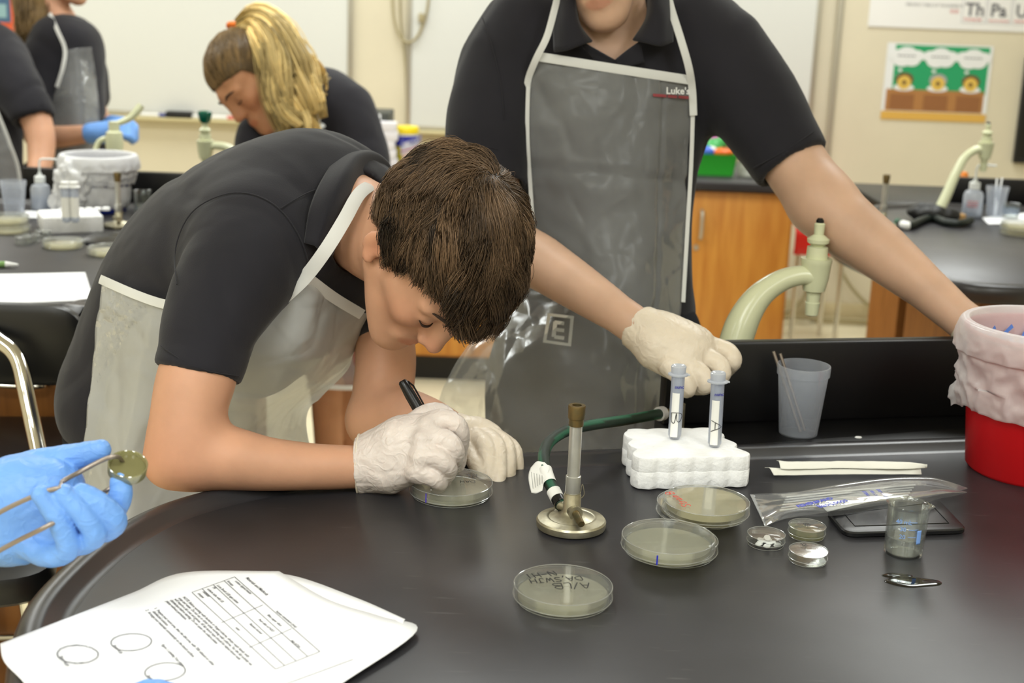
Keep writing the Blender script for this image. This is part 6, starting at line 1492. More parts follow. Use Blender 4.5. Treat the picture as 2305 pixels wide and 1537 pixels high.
part('tie_knot', displace(Blob().ell(W(230, 632, 1.745), (.008, .008, .01)).cone(W(232, 630, 1.765), W(242, 600, 1.76), .005, .003, k=.006).cone(W(230, 634, 1.765), W(214, 640, 1.765), .004, .002, k=.006).mesh(.0025), lambda P: .0015 * noise3(P * 200, 2)), M_HEM, pB)
# hair
MHB = hair_mat('dark brown hair', rgb(98, 79, 61), None)
lineB = lambda az: hairline(az, -26, 14, -52, -12)
scalp_cap(HB, MHB, pB, .95, lineB)
combed_hair(HB, pB, MHB, 17000, (-.05, -.45, .88), .10, 3, .35, .13, .00042, lineB, 12, .26, 330, .975, (.35, 1.9))
lineF = lambda az: np.interp(np.abs(np.degrees(az)), [0, 22, 40, 60, 180], [2, 4, 14, 40, 70])
combed_hair(HB, pB, MHB, 6500, (-.05, -.45, .88), .085, 4, .30, .12, .00042, lineF, 6, .28, 130, 1.02, (.3, 1.5), .24)
# right glove: gripping the marker
def glove(name, pt, m, palm, fingers, cuff=None, h=.0017, seed=1, amp=.0016, k=.0022, extra=None, along=None):
    b = Blob()
    for q in palm: limb(b, q, .014)
    for q in fingers: limb(b, q, k, n=5)
    if extra: extra(b)
    if cuff:
        o, to, r, = cuff; n = unit(W(*to) - W(*o)); oo = W(*o)
        b.ops.append(('sub', .001, 'cap', (oo, n, r * 2.2))); b.cone(oo - n * .012, oo + n * .01, r - .009, r - .004, .002, 'sub')
    mm = b.mesh(h, smooth=1)
    def fn(P):
        q = P - W(*palm[0][0][:3])
        if along is not None: dv = unit(along); q = q - (q @ dv)[:, None] * dv * .78
        q = q + .006 * np.stack([noise3(P * 60, seed + 5), noise3(P * 60, seed + 6), noise3(P * 60, seed + 7)], 1)
        return amp * (.7 * noise3(q * 60, seed) - .9 * np.clip(ridge(q * 55, seed + 1) - .6, 0, 1) + .55 * np.clip(ridge(q * 85, seed + 4) - .62, 0, 1)) + amp * .25 * noise3(P * 160, seed + 2)
    mm = displace(mm, fn)
    return part(name, mm, m, pt)
along = W(1000, 1010, 1.5340) - W(850, 1040, 1.5490)
def knuckles(b):
    for x, y, d_ in ((962, 962, 1.5200), (950, 992, 1.5080), (946, 1030, 1.5010), (938, 1062, 1.5040)): b.ell(W(x, y, d_), .0115, k=.008)
glove('glove', pB, M_LATEX2, [[(770, 1052, 1.5540, .0335), (820, 1048, 1.5510, .0325), (865, 1035, 1.5440, .0315), (905, 1022, 1.5400, .030)], [(860, 1020, 1.5490, .028), (905, 985, 1.5460, .024), (945, 962, 1.5400, .016)], [(905, 1000, 1.5340, .028), (945, 996, 1.5240, .016)], [(880, 1062, 1.5340, .024), (930, 1052, 1.5200, .017)]],
      [[(945, 960, 1.5360, .0135), (998, 944, 1.5290, .0122), (1032, 962, 1.5290, .0112), (1036, 1000, 1.5440, .0102), (1030, 1050, 1.5640, .0082)],
       [(940, 990, 1.5220, .0135), (998, 990, 1.5120, .0122), (1024, 1016, 1.5140, .0112), (1016, 1052, 1.5460, .0092)],
       [(938, 1022, 1.5140, .0132), (984, 1030, 1.5020, .0118), (1008, 1054, 1.5080, .0106), (999, 1080, 1.5360, .0088)],
       [(930, 1054, 1.5140, .0125), (966, 1070, 1.5040, .0108), (988, 1086, 1.5110, .0094), (984, 1098, 1.5320, .0078)],
       [(905, 985, 1.5640, .016), (960, 935, 1.5740, .0128), (1003, 936, 1.5790, .0115), (1022, 985, 1.5790, .010), (1024, 1030, 1.5760, .0085)]],
      ((808, 1046, 1.5540), (740, 1052, 1.5570), .0335), seed=4, amp=.0016, extra=knuckles, along=along)
ringP = [W(808, 1046, 1.5540) + .0335 * (math.cos(a) * UPV * 1.02 + math.sin(a) * (-FWD)) for a in np.arange(30) * 2 * np.pi / 30]
part('cuff_bead', tube(ringP, .0013, 8, closed=True), M_LATEX, pB)
glove('glove', pB, M_LATEX, [[(1010, 975, 1.685, .028), (1045, 980, 1.68, .025), (1075, 980, 1.675, .023), (1100, 986, 1.672, .019)]],
      [[(1072, 985, 1.655, .0125), (1092, 1002, 1.622, .0112), (1099, 1046, 1.605, .0100), (1099, 1071, 1.598, .0085)],
       [(1088, 980, 1.665, .0125), (1116, 1002, 1.632, .0112), (1122, 1058, 1.606, .0100), (1121, 1087, 1.596, .0085)],
       [(1104, 980, 1.675, .0122), (1138, 1004, 1.645, .0108), (1144, 1056, 1.62, .0096), (1143, 1080, 1.612, .0082)],
       [(1116, 984, 1.685, .0115), (1154, 1010, 1.66, .0100), (1163, 1044, 1.643, .0088), (1163, 1063, 1.638, .0075)],
       [(1040, 990, 1.66, .015), (1060, 1018, 1.635, .0122), (1072, 1046, 1.61, .0102), (1078, 1060, 1.60, .0085)]],
      ((1018, 976, 1.685), (965, 955, 1.70), .028), seed=8, amp=.0010, along=W(1140, 1010, 1.64) - W(1040, 975, 1.68))
# marker pen: held in the hand, a thing of its own
tipP = W(1026, 1066, 1.588); topP = W(905, 857, 1.60); ax = unit(topP - tipP); Lp = np.linalg.norm(topP - tipP)
t = thing('marker_pen', 'black capped marker pen held in the bending boy gloved hand', 'pen', tipP); Rm = frame_to(ax)
part('barrel', xf(lathe([(0, 0), (.0012, 0), (.0016, .008), (.004, .012), (.0045, .03), (.0052, .034), (.0052, Lp - .05), (0, Lp - .05)], 24), tipP, Rm), mat('pen grey', rgb(190, 190, 192), .35), t)
part('cap', xf(lathe([(.0054, Lp - .048), (.0066, Lp - .0475), (.0066, Lp - .02), (.0058, Lp - .008), (.0054, Lp - .002), (.004, Lp), (0, Lp)], 24), tipP, Rm), M_BLKPL, t)
cs = unit(np.cross(ax, -FWD)); part('clip', tube([tipP + ax * (Lp - .004) + cs * .0055, tipP + ax * (Lp - .012) + cs * .0085, tipP + ax * (Lp - .042) + cs * .0078], .0012, 6), M_BLKPL, t)
# ------------------------------------------------------------------ the boy standing behind the table
c0 = W(1370, 700, 2.12); pA = person('tall boy standing in black polo and clear apron, gloved fist by the test tubes', (c0[0], c0[1], 0))
HA = Frame(1324, -138, 2.02, (-.12, -.58, .80), (-.38, .78, .50), .94)
b = Blob(); head(b, HA)
b.limb([HA(0, -.02, -.02), HA(0, -.03, -.08), W(1368, 70, 2.10), W(1372, 170, 2.13)], [.050, .054, .058, .075], .02)
limb(b, [(1165, 110, 2.1, .05), (1125, 260, 2.08, .046), (1105, 420, 2.05, .042), (1112, 520, 2.01, .040)], .015)
limb(b, [(1112, 520, 2.01, .040), (1160, 560, 1.965, .041), (1215, 590, 1.92, .0385), (1300, 645, 1.85, .0325), (1390, 705, 1.79, .0255), (1440, 740, 1.775, .0255)], .02)
limb(b, [(1620, 110, 2.1, .05), (1710, 240, 2.09, .049), (1790, 370, 2.06, .0485), (1850, 455, 2.03, .0475)], .015)
limb(b, [(1850, 455, 2.03, .0475), (1905, 508, 2.01, .0475), (1985, 568, 1.985, .041), (2080, 645, 1.95, .0315), (2150, 706, 1.925, .0275), (2200, 745, 1.91, .028)], .02)
torso(b, [(1372, 90, 2.13, .07, .12), (1372, 240, 2.14, .085, .13), (1370, 500, 2.14, .08, .11), (1360, 760, 2.14, .08, .12)], RGT)
V, Q, sh = b.mesh(.0045); o = part('body', (V, Q, sh), M_SKIN2, pA); paint(o, face_tints(V, HA))
face_bits(HA, pA)
MHA = hair_mat('medium brown hair', rgb(96, 74, 52), None)
scalp_cap(HA, MHA, pA, .95); combed_hair(HA, pA, MHA, 1500, (0, -.5, .85), .07, 5, .3, .08, .0014, None, 8, .3, 160)
# polo shirt
b = Blob()
torso(b, [(1368, 60, 2.13, .095, .13), (1370, 150, 2.14, .108, .175), (1370, 270, 2.14, .110, .152), (1368, 420, 2.14, .106, .128), (1364, 600, 2.14, .104, .124), (1358, 720, 2.14, .106, .132)], RGT, .03)
limb(b, [(1180, 70, 2.11, .070), (1140, 150, 2.10, .076), (1115, 240, 2.08, .071), (1100, 330, 2.06, .064), (1098, 430, 2.05, .058)], .03)
limb(b, [(1555, 60, 2.11, .070), (1610, 120, 2.10, .078), (1690, 225, 2.085, .070), (1745, 312, 2.07, .061), (1800, 398, 2.055, .056)], .03)
sleeve_end(b, (1100, 425, 2.05), (1104, 540, 2.03), .058); sleeve_end(b, (1783, 372, 2.06), (1840, 460, 2.04), .056, .045)
b.limb([W(1366, 20, 2.06), W(1372, 96, 2.06)], [.062, .052], .01, 'sub'); b.cone(W(1380, 60, 2.0), W(1386, 118, 2.0), .05, .022, .01, 'sub')
mA = cloth(b.mesh(.0055), .007, 7, 31, (1, 1, .55)); part('polo_shirt', mA, M_SHIRT, pA)
def hugA(pts, off=0.0, Vm=None, default=2.0):
    Vm = np.asarray(mA[0]) if Vm is None else Vm; out = []
    q = Vm - CAM; dd = q @ FWD; sx = CX + FPX * (q @ RGT) / dd; sy = CY - FPX * (q @ UPV) / dd
    for x, y in pts:
        k = (sx - x) ** 2 + (sy - y) ** 2 < 12 ** 2; out.append(W(x, y, (dd[k].min() if k.any() else default) - off))
    return out
def hemline(pts, w=.0009):
    P = np.array(hugA(catmull(np.array(pts, float), 4)))
    for _ in range(3): P[1:-1] = .5 * P[1:-1] + .25 * (P[2:] + P[:-2])
    part('seam', tube(P, w, 6), M_SHIRT, pA)
hemline([(1695, 378), (1745, 352), (1800, 318), (1832, 296)]); hemline([(1005, 300), (1060, 322), (1120, 336)]); hemline([(1086, 40), (1110, 110), (1128, 190), (1135, 270)])
# collar leaves and placket
part('collar', sheet([[W(1250, -20, 2.035), W(1244, 40, 2.015), W(1246, 116, 1.995)], [W(1272, -20, 2.01), W(1268, 45, 1.985), W(1276, 112, 1.975)], [W(1292, -20, 2.0), W(1296, 40, 1.985), W(1316, 98, 1.98)], [W(1298, -10, 2.03), W(1306, 52, 2.01), W(1334, 92, 1.995)]], 6, 6, .003), M_SHIRT, pA)
part('collar', sheet([[W(1512, -20, 2.035), W(1514, 30, 2.015), W(1512, 96, 1.995)], [W(1492, -20, 2.01), W(1492, 35, 1.985), W(1486, 104, 1.975)], [W(1472, -20, 2.0), W(1470, 30, 1.985), W(1448, 96, 1.98)], [W(1462, -10, 2.03), W(1456, 44, 2.01), W(1426, 92, 1.995)]], 6, 6, .003), M_SHIRT, pA)
part('placket', sheet([[W(1296, 84, 2.0), W(1338, 108, 1.998), W(1384, 134, 1.997)], [W(1345, 150, 2.008), W(1365, 150, 2.005), W(1402, 150, 2.003)], [W(1345, 240, 2.015), W(1368, 240, 2.012), W(1404, 240, 2.012)]], 6, 6, .003), M_SHIRT, pA)
part('placket', sheet([[W(1384, 134, 1.999), W(1412, 112, 1.999), W(1440, 92, 1.999)], [W(1390, 160, 2.008), W(1420, 150, 2.006), W(1450, 140, 2.006)]], 6, 6, .003), M_SHIRT, pA)
# trousers, shoes
hipA = W(1350, 850, 2.14); b = Blob(); b.ell(hipA + A(0, 0, .03), (.165, .115, .15))
for sx in (-.085, .085): b.limb([hipA + A(sx, 0, -.02), hipA + A(sx * 1.1, -.01, -.40), A(hipA[0] + sx * 1.15, hipA[1], .10)], [.092, .07, .058], .03)
part('trousers', cloth(b.mesh(.009), .006, 9, 41), M_PANTS, pA)
for sx in (-.1, .1):
    f0 = A(hipA[0] + sx, hipA[1], 0); part('shoe', Blob().ell(f0 + A(0, -.06, .04), (.048, .14, .045)).ell(f0 + A(0, 0, .07), (.045, .06, .06), k=.03).cut((0, 0, .001), (0, 0, -1)).mesh(.009), M_BLACK, pA)
# printed square emblem on the trousers, seen through the apron
e0 = [(1236, 708), (1288, 714), (1282, 776), (1226, 768)]
ME = mat('emblem print', rgb(225, 222, 214), .6)
part('emblem', tube([W(x, y, 1.985) for x, y in e0], .0036, 6, closed=True, flat=.2, flatdir=-FWD), ME, pA, label='white outlined square emblem with bars')
part('emblem', tube([W(1250, 724, 1.984), W(1246, 758, 1.984)], .0034, 6, flat=.2, flatdir=-FWD), ME, pA)
for y in (725, 741, 758): part('emblem', tube([W(1248, y, 1.984), W(1270, y + 3, 1.984)], .003, 6, flat=.2, flatdir=-FWD), ME, pA)
# apron
rowsA = [[(1218, 122, 2.018), (1330, 138, 1.995), (1440, 156, 1.995), (1551, 172, 2.018)],
         [(1186, 200, 2.03), (1320, 212, 1.99), (1450, 222, 1.99), (1562, 232, 2.03)],
         [(1186, 330, 2.04), (1320, 345, 1.99), (1450, 358, 1.99), (1556, 370, 2.04)],
         [(1198, 500, 2.06), (1325, 508, 1.995), (1445, 512, 1.995), (1546, 520, 2.05)],
         [(1180, 640, 2.06), (1320, 650, 1.985), (1440, 660, 1.985), (1537, 680, 2.05)],
         [(1065, 755, 2.07), (1230, 785, 1.965), (1400, 800, 1.965), (1524, 790, 2.04)],
         [(992, 870, 2.07), (1190, 900, 1.945), (1390, 905, 1.94), (1506, 890, 2.01)],
         [(968, 1000, 2.07), (1180, 1030, 1.93), (1380, 1035, 1.92), (1492, 1010, 1.98)],
         [(958, 1200, 2.07), (1180, 1220, 1.93), (1380, 1230, 1.92), (1490, 1200, 1.98)]]
V, Fc, sh = sheet([wp(r) for r in rowsA], 26, 12, .0005, lambda V, uv, f=crinkle(9, .010, 7, ((1, .80, .005), (0, .285, .005))): f(V, uv))
ap = part('apron', (V, Fc, sh), M_APRON, pA, label='translucent grey plastic apron')
Vap = V[:len(V) // 2]
def hugap(pts, off=.0015): return hugA(pts, off, Vap)
def flatrib(pts, w, nm, m_=M_HEM, off=.002):
    P = np.array(hugap(catmull(np.array(pts, float), 6), off))
    for _ in range(4): P[1:-1] = .5 * P[1:-1] + .25 * (P[2:] + P[:-2])
    part(nm, tube(P, w, 8, flat=.12, flatdir=-FWD), m_, pA)
flatrib([(1216, 128), (1330, 146), (1440, 163), (1553, 180)], .0068, 'bib_hem')
flatrib([(1189, 195), (1187, 260), (1188, 330), (1194, 420), (1199, 500)], .003, 'side_hem'); flatrib([(1560, 235), (1556, 370), (1547, 520), (1538, 680)], .003, 'side_hem')
ribbon([(1258, -20, 2.02), (1246, 30, 2.0), (1230, 85, 1.99), (1208, 130, 2.0), (1190, 175, 2.02), (1185, 215, 2.028)], .0052, M_HEM, pA, 'neck_strap')
ribbon([(1500, -20, 2.02), (1514, 30, 2.0), (1533, 90, 1.99), (1550, 150, 2.0), (1558, 200, 2.02), (1561, 260, 2.028)], .0058, M_HEM, pA, 'neck_strap')
lt = hugap([(1499, 211), (1544, 217)], .004)
text("Luke's", .0138, pA, lt[0], lt[1] - lt[0], -FWD, mat('pale print', rgb(214, 214, 210), .5), name='printed_name', bold=.0003)
for k, (x0, x1) in enumerate(((1470, 1500), (1503, 1524), (1527, 1550))):
    P = hugap([(x0, 214 + k * 2), (x1, 216 + k * 2)], .003); part('red_print', tube(P, .0024, 6, flat=.2, flatdir=-FWD), mat('dull red print', rgb(150, 66, 72), .6), pA)
# gloves
glove('glove', pA, M_LATEX, [[(1405, 715, 1.790, .0275), (1440, 738, 1.780, .0305), (1490, 765, 1.772, .034), (1545, 790, 1.770, .034)], [(1500, 760, 1.780, .03), (1570, 775, 1.782, .022)], [(1480, 785, 1.760, .028), (1530, 822, 1.750, .022)]],
      [[(1550, 772, 1.782, .0165), (1630, 790, 1.778, .0135), (1648, 812, 1.772, .0125), (1632, 832, 1.790, .0115)],
       [(1540, 790, 1.765, .0165), (1608, 815, 1.755, .0135), (1624, 842, 1.753, .0125), (1600, 852, 1.775, .0115)],
       [(1525, 808, 1.750, .016), (1576, 842, 1.738, .0132), (1588, 866, 1.738, .012), (1566, 870, 1.760, .011)],
       [(1505, 820, 1.740, .015), (1540, 854, 1.732, .0122), (1548, 876, 1.734, .0108), (1532, 874, 1.755, .010)],
       [(1500, 790, 1.810, .016), (1545, 830, 1.815, .0135), (1585, 845, 1.810, .012)]],
      ((1432, 735, 1.782), (1370, 690, 1.805), .031), .002, 15, .0011)
glove('glove', pA, M_LATEX, [[(2168, 722, 1.92, .0285), (2215, 755, 1.905, .032), (2265, 775, 1.90, .032)]],
      [[(2270, 765, 1.905, .015), (2320, 775, 1.90, .0125), (2345, 795, 1.895, .011)], [(2265, 778, 1.895, .015), (2315, 795, 1.885, .0125), (2335, 815, 1.88, .011)], [(2255, 788, 1.885, .0145), (2295, 812, 1.872, .012), (2312, 830, 1.87, .0105)], [(2240, 795, 1.88, .013), (2275, 822, 1.868, .011), (2288, 838, 1.866, .0095)], [(2215, 770, 1.925, .015), (2250, 800, 1.935, .0125), (2280, 812, 1.93, .011)]],
      ((2172, 724, 1.92), (2120, 680, 1.935), .0285), .0028, 25, .0011)
# ------------------------------------------------------------------ blonde student bending down behind
c0 = W(760, 700, 3.5); pC = person('blonde student with orange hair tie and ponytail looking down in clear apron', (c0[0], c0[1], 0))
HCf = Frame(566, 178, 3.3, (-.42, -.80, .42), (-.72, .60, .35), .92)
b = Blob(); head(b, HCf)
b.limb([HCf(0, -.02, -.03), HCf(0, -.035, -.09), W(655, 262, 3.42), W(690, 300, 3.48)], [.045, .046, .052, .07], .02)
torso(b, [(680, 260, 3.48, .07, .10), (720, 400, 3.52, .075, .12), (755, 620, 3.55, .09, .13)], camdir(.75, -.2, -.6))
limb(b, [(775, 260, 3.45, .045), (812, 340, 3.42, .04), (830, 440, 3.40, .036), (790, 520, 3.3, .032), (740, 560, 3.2, .026)], .015)
limb(b, [(590, 290, 3.40, .045), (570, 370, 3.36, .04), (570, 460, 3.33, .036), (600, 530, 3.22, .03), (640, 560, 3.15, .026)], .015)
for dx, dd in ((0, 3.44), (56, 3.5)):
    P = [W(733 + dx, 660, dd), W(734 + dx, 800, dd), W(736 + dx, 900, dd)]; kn = P[2].copy(); b.limb(P + [A(kn[0] + .005, kn[1] + .01, .30), A(kn[0] + .005, kn[1] + .03, .08)], [.075, .052, .040, .036, .028], .012)
V, Q, sh = b.mesh(.006); o = part('body', (V, Q, sh), M_SKIN3, pC); paint(o, face_tints(V, HCf)); face_bits(HCf, pC)
for dx, dd in ((0, 3.44), (56, 3.5)):
    kn = W(736 + dx, 900, dd); part('shoe', Blob().ell((kn[0] + .005, kn[1] - .03, .035), (.04, .11, .04)).cut((0, 0, .001), (0, 0, -1)).mesh(.008), M_WHITE, pC)
MHC = hair_mat('dark blonde hair', rgb(114, 92, 60), None); MHP = hair_mat('golden blonde hair', rgb(232, 204, 140), None)
tie_l = HCf.local(W(538, 66, 3.33)); td = unit((tie_l - HC) / HR)
scalp_cap(HCf, MHC, pC, .955, lambda az: hairline(az, -34, 10, -45, -36))
combed_hair(HCf, pC, MHC, 3000, -td, .085, 13, 0, .02, .0011, lambda az: hairline(az, -34, 10, -45, -36), 2, .05, 200, .955, (.6, 1.5))
hair_c = [(540, 58, 3.30), (578, 46, 3.27), (616, 82, 3.25), (640, 150, 3.24), (660, 220, 3.24), (684, 290, 3.25), (708, 335, 3.25)]
lock_bundle(pC, MHP, wp(hair_c), [.022, .040, .056, .060, .056, .044, .02], 1700, 17, .0016, .022, .6, (.5, 1.35))
hair_c2 = [(548, 60, 3.28), (598, 72, 3.25), (622, 130, 3.23), (634, 200, 3.22), (656, 260, 3.22), (690, 312, 3.22)]
lock_bundle(pC, MHP, wp(hair_c2), [.018, .03, .036, .036, .03, .02], 900, 18, .0016, .020, .6, (.45, 1.4))
hair_c3 = [(560, 60, 3.35), (620, 90, 3.34), (680, 150, 3.36), (715, 185, 3.38), (742, 205, 3.38)]
lock_bundle(pC, MHP, wp(hair_c3), [.02, .035, .035, .025, .012], 500, 19, .0015, .018, .6, (.6, 1.3))
part('hair_tie', tube(catmull([W(538, 66, 3.33) + .026 * (math.cos(a) * unit(camdir(.9, -.35, .1)) + math.sin(a) * unit(camdir(.2, .1, 1))) for a in np.arange(12) * 2 * np.pi / 12], 3, True), .008, 10, closed=True), mat('orange elastic', rgb(240, 120, 30), .5), pC)
b = Blob()
torso(b, [(665, 240, 3.48, .085, .10), (690, 290, 3.50, .10, .15), (715, 400, 3.52, .10, .15), (745, 560, 3.55, .10, .15), (755, 680, 3.55, .10, .15)], camdir(.75, -.2, -.6))
limb(b, [(730, 215, 3.50, .07), (775, 250, 3.46, .075), (808, 310, 3.43, .064), (826, 372, 3.41, .058)], .03)
limb(b, [(620, 270, 3.44, .06), (588, 310, 3.40, .062), (575, 370, 3.37, .056)], .03)
bt = Blob(); torso(bt, [(665, 240, 3.48, .085, .10), (690, 290, 3.50, .10, .15), (715, 400, 3.52, .10, .15), (745, 560, 3.55, .10, .15), (755, 680, 3.55, .10, .15)], camdir(.75, -.2, -.6)); blonde_torso = bt.mesh(.012)[0]
part('polo_shirt', cloth(b.mesh(.008), .008, 7, 51), M_SHIRT, pC)
b = Blob().ell(W(757, 720, 3.5), (.15, .12, .12)); 
for dx in (0, 56): b.limb([W(735 + dx, 710, 3.47), W(736 + dx, 800, 3.47)], [.085, .075], .03)
part('shorts', b.mesh(.009), mat('rose shorts', rgb(150, 96, 84), .8), pC)
part('apron', drape(sheet([wp(r) for r in ([(592, 268, 3.36), (650, 318, 3.33), (700, 296, 3.36), (730, 280, 3.40)], [(598, 330, 3.33), (650, 345, 3.31), (700, 345, 3.34), (742, 330, 3.38)], [(620, 480, 3.36), (680, 490, 3.36), (740, 490, 3.38), (800, 480, 3.44)], [(660, 660, 3.38), (710, 670, 3.35), (770, 680, 3.37), (830, 670, 3.45)], [(690, 870, 3.38), (735, 872, 3.35), (785, 874, 3.38), (840, 870, 3.45)])], 12, 10, .0006, lambda V, uv, f=crinkle(19, .006, 7): f(V, uv)), [blonde_torso]), M_APRON, pC, label='translucent plastic apron')
ribbon([(690, 869, 3.379), (735, 871, 3.349), (785, 873, 3.379), (840, 869, 3.449)], .006, M_HEM, pC, 'apron_hem')
ribbon([(700, 170, 3.38), (706, 205, 3.36), (712, 250, 3.37), (722, 285, 3.39)], .004, M_HEM, pC, 'neck_strap'); ribbon([(592, 266, 3.355), (622, 296, 3.335), (648, 318, 3.328), (700, 296, 3.355), (730, 280, 3.395)], .006, M_HEM, pC, 'bib_hem')
for pm, fs, nm in (((740, 560, 3.2), -1, 0), ((640, 560, 3.15), 1, 1)):
    x, y, d_ = pm
    glove('glove', pC, M_NITRILE, [[(x - fs * 12, y - 12, d_ + .03, .027), (x, y, d_, .03), (x + fs * 14, y + 14, d_ - .02, .028)]], [[(x + fs * (10 + k * 3), y + 14 - k * 6, d_ - .03 + k * .012, .012), (x + fs * (26 + k * 3), y + 24 - k * 5, d_ - .05 + k * .012, .011), (x + fs * (30 + k * 3), y + 42 - k * 5, d_ - .06 + k * .012, .009)] for k in range(4)] + [[(x, y + 8, d_ + .02, .013), (x + fs * 14, y + 30, d_ + .02, .011), (x + fs * 22, y + 40, d_, .009)]], None, .004, 3)

DD = 0.22
# ------------------------------------------------------------------ student in profile at the far left table
c0 = W(130, 400, 3.95); pD = person('student with long brown ponytail in grey apron and blue gloves at far left', (c0[0], c0[1], 0))
HD = Frame(128, -74, 3.95, (.93, -.05, .36), (.0, 1, .1), .94)
b = Blob(); head(b, HD)
b.limb([HD(0, -.02, -.04), HD(0, -.04, -.09), W(150, 75, 3.98), W(148, 130, 4.0)], [.045, .045, .05, .07], .02)
torso(b, [(150, 120, 4.0, .07, .11), (155, 240, 4.0, .08, .13), (160, 400, 4.0, .08, .13)], camdir(.35, 0, .9))
limb(b, [(100, 150, 3.9, .045), (85, 240, 3.86, .04), (80, 305, 3.84, .036), (130, 308, 3.80, .033), (205, 300, 3.78, .025)], .015)
limb(b, [(195, 130, 4.1, .045), (210, 230, 4.12, .038), (225, 270, 4.08, .034), (262, 284, 3.95, .026)], .015)
P = W(150, 420, 4.0)
for sx in (-.08, .08): b.limb([P + A(sx, 0, 0), A(P[0] + sx, P[1], .5), A(P[0] + sx, P[1], .08)], [.075, .055, .04], .02)
V, Q, sh = b.mesh(.007); o = part('body', (V, Q, sh), M_SKIN, pD); paint(o, face_tints(V, HD)); face_bits(HD, pD)
MHD = hair_mat('brown ponytail hair', rgb(128, 104, 68), None)
scalp_cap(HD, MHD, pD, .955); combed_hair(HD, pD, MHD, 900, (0, .6, -.2), .085, 33, 0, .02, .0016, None, 2, .05, 100, .955)
lock_bundle(pD, MHD, wp([(70, -110, 4.0), (62, -40, 3.97), (72, 30, 3.93), (68, 75, 3.92), (58, 112, 3.92)]), [.03, .05, .055, .04, .012], 1500, 23, .0016, .014, .6, (.5, 1.25))
b = Blob(); torso(b, [(150, 75, 4.0, .075, .10), (150, 120, 4.0, .10, .16), (155, 240, 4.0, .10, .14), (160, 400, 4.0, .11, .15)], camdir(.35, 0, .9))
limb(b, [(125, 95, 3.93, .07), (100, 150, 3.90, .072), (88, 230, 3.87, .06), (84, 275, 3.86, .056)], .03); limb(b, [(185, 110, 4.08, .065), (200, 170, 4.12, .06), (208, 215, 4.12, .052)], .03)
bt = Blob(); torso(bt, [(150, 75, 4.0, .075, .10), (150, 120, 4.0, .10, .16), (155, 240, 4.0, .10, .14), (160, 400, 4.0, .11, .15)], camdir(.35, 0, .9)); profile_torso = bt.mesh(.012)[0]
part('polo_shirt', cloth(b.mesh(.009), .008, 7, 61), M_SHIRT, pD)
part('apron', drape(sheet([wp(r) for r in ([(150, 112, 3.84), (180, 108, 3.86), (206, 106, 3.92)], [(128, 195, 3.83), (175, 195, 3.82), (218, 190, 3.9)], [(108, 265, 3.84), (170, 280, 3.80), (222, 285, 3.88)], [(95, 400, 3.84), (160, 400, 3.80), (222, 400, 3.88)], [(90, 600, 3.85), (160, 600, 3.80), (225, 600, 3.88)])], 10, 12, .0006, lambda V, uv, f=crinkle(29, .007, 7): f(V, uv)), [profile_torso]), M_APRON, pD, label='grey translucent plastic apron')
ribbon([(112, 30, 3.9), (130, 70, 3.84), (146, 110, 3.83), (142, 150, 3.82), (128, 196, 3.825)], .006, M_HEM, pD, 'neck_strap')
ptsG = lambda x, y, d_: None
glove('glove', pD, M_NITRILE, [[(205, 300, 3.78, .030), (232, 298, 3.77, .032), (258, 294, 3.76, .032)]], [[(255, 284 + k * 7, 3.75 - k * .006, .013), (285, 282 + k * 8, 3.73 - k * .006, .012), (298, 296 + k * 6, 3.74 - k * .006, .011)] for k in range(4)] + [[(240, 285, 3.79, .014), (268, 276, 3.80, .012), (288, 280, 3.79, .010)]], None, .0045, 5)
glove('glove', pD, M_NITRILE, [[(252, 280, 3.98, .028), (275, 286, 3.90, .032), (288, 290, 3.86, .030)]], [[(285, 280 + k * 8, 3.84 - k * .004, .013), (303, 286 + k * 8, 3.82, .012), (298, 300 + k * 6, 3.80, .011)] for k in range(4)] + [[(275, 300, 3.84, .014), (290, 312, 3.81, .011)]], None, .0045, 6)
b = Blob().ell(P + A(0, 0, -.02), (.15, .13, .14))
for sx in (-.08, .08): b.limb([P + A(sx, 0, -.03), A(P[0] + sx, P[1], .48)], [.095, .075], .03)
part('trousers', b.mesh(.01), M_PANTS, pD)
for sx in (-.08, .08): part('shoe', Blob().ell((P[0] + sx, P[1] - .03, .035), (.04, .11, .04)).cut((0, 0, .001), (0, 0, -1)).mesh(.009), M_BLACK, pD)

DD = 0.12
# ------------------------------------------------------------------ person cut off at the left edge
c0 = W(-60, 500, 3.7); pE = person('person in black shirt and grey apron cut off at left edge, forearm leaning on table', (c0[0], c0[1], 0))
HE = Frame(-70, -60, 3.75, (.6, -.3, .7), (.1, .95, .2), .95)
b = Blob(); head(b, HE); b.limb([HE(0, -.02, -.04), HE(0, -.04, -.09), W(-70, 100, 3.8)], [.048, .05, .06], .02)
torso(b, [(-70, 130, 3.8, .08, .13), (-70, 300, 3.8, .08, .13), (-65, 520, 3.8, .09, .13)], RGT)
limb(b, [(0, 170, 3.74, .044), (66, 240, 3.70, .044), (90, 300, 3.68, .040), (92, 350, 3.66, .036), (84, 400, 3.62, .028)], .015)
PE = W(-65, 520, 3.8)
for sx in (-.09, .09): b.limb([PE + A(sx, 0, 0), A(PE[0] + sx, PE[1], .5), A(PE[0] + sx, PE[1], .08)], [.08, .06, .045], .02)
V, Q, sh = b.mesh(.008); o = part('body', (V, Q, sh), M_SKIN, pE); paint(o, face_tints(V, HE))
MHE = hair_mat('medium brown hair', None, None); scalp_cap(HE, MHE, pE, .99)
b = Blob(); torso(b, [(-70, 90, 3.8, .08, .12), (-70, 150, 3.8, .11, .175), (-70, 300, 3.8, .105, .14), (-65, 520, 3.8, .11, .15)], RGT)
limb(b, [(-30, 120, 3.78, .085), (15, 165, 3.74, .080), (55, 225, 3.70, .066), (80, 272, 3.688, .057), (83, 284, 3.685, .056)], .03)
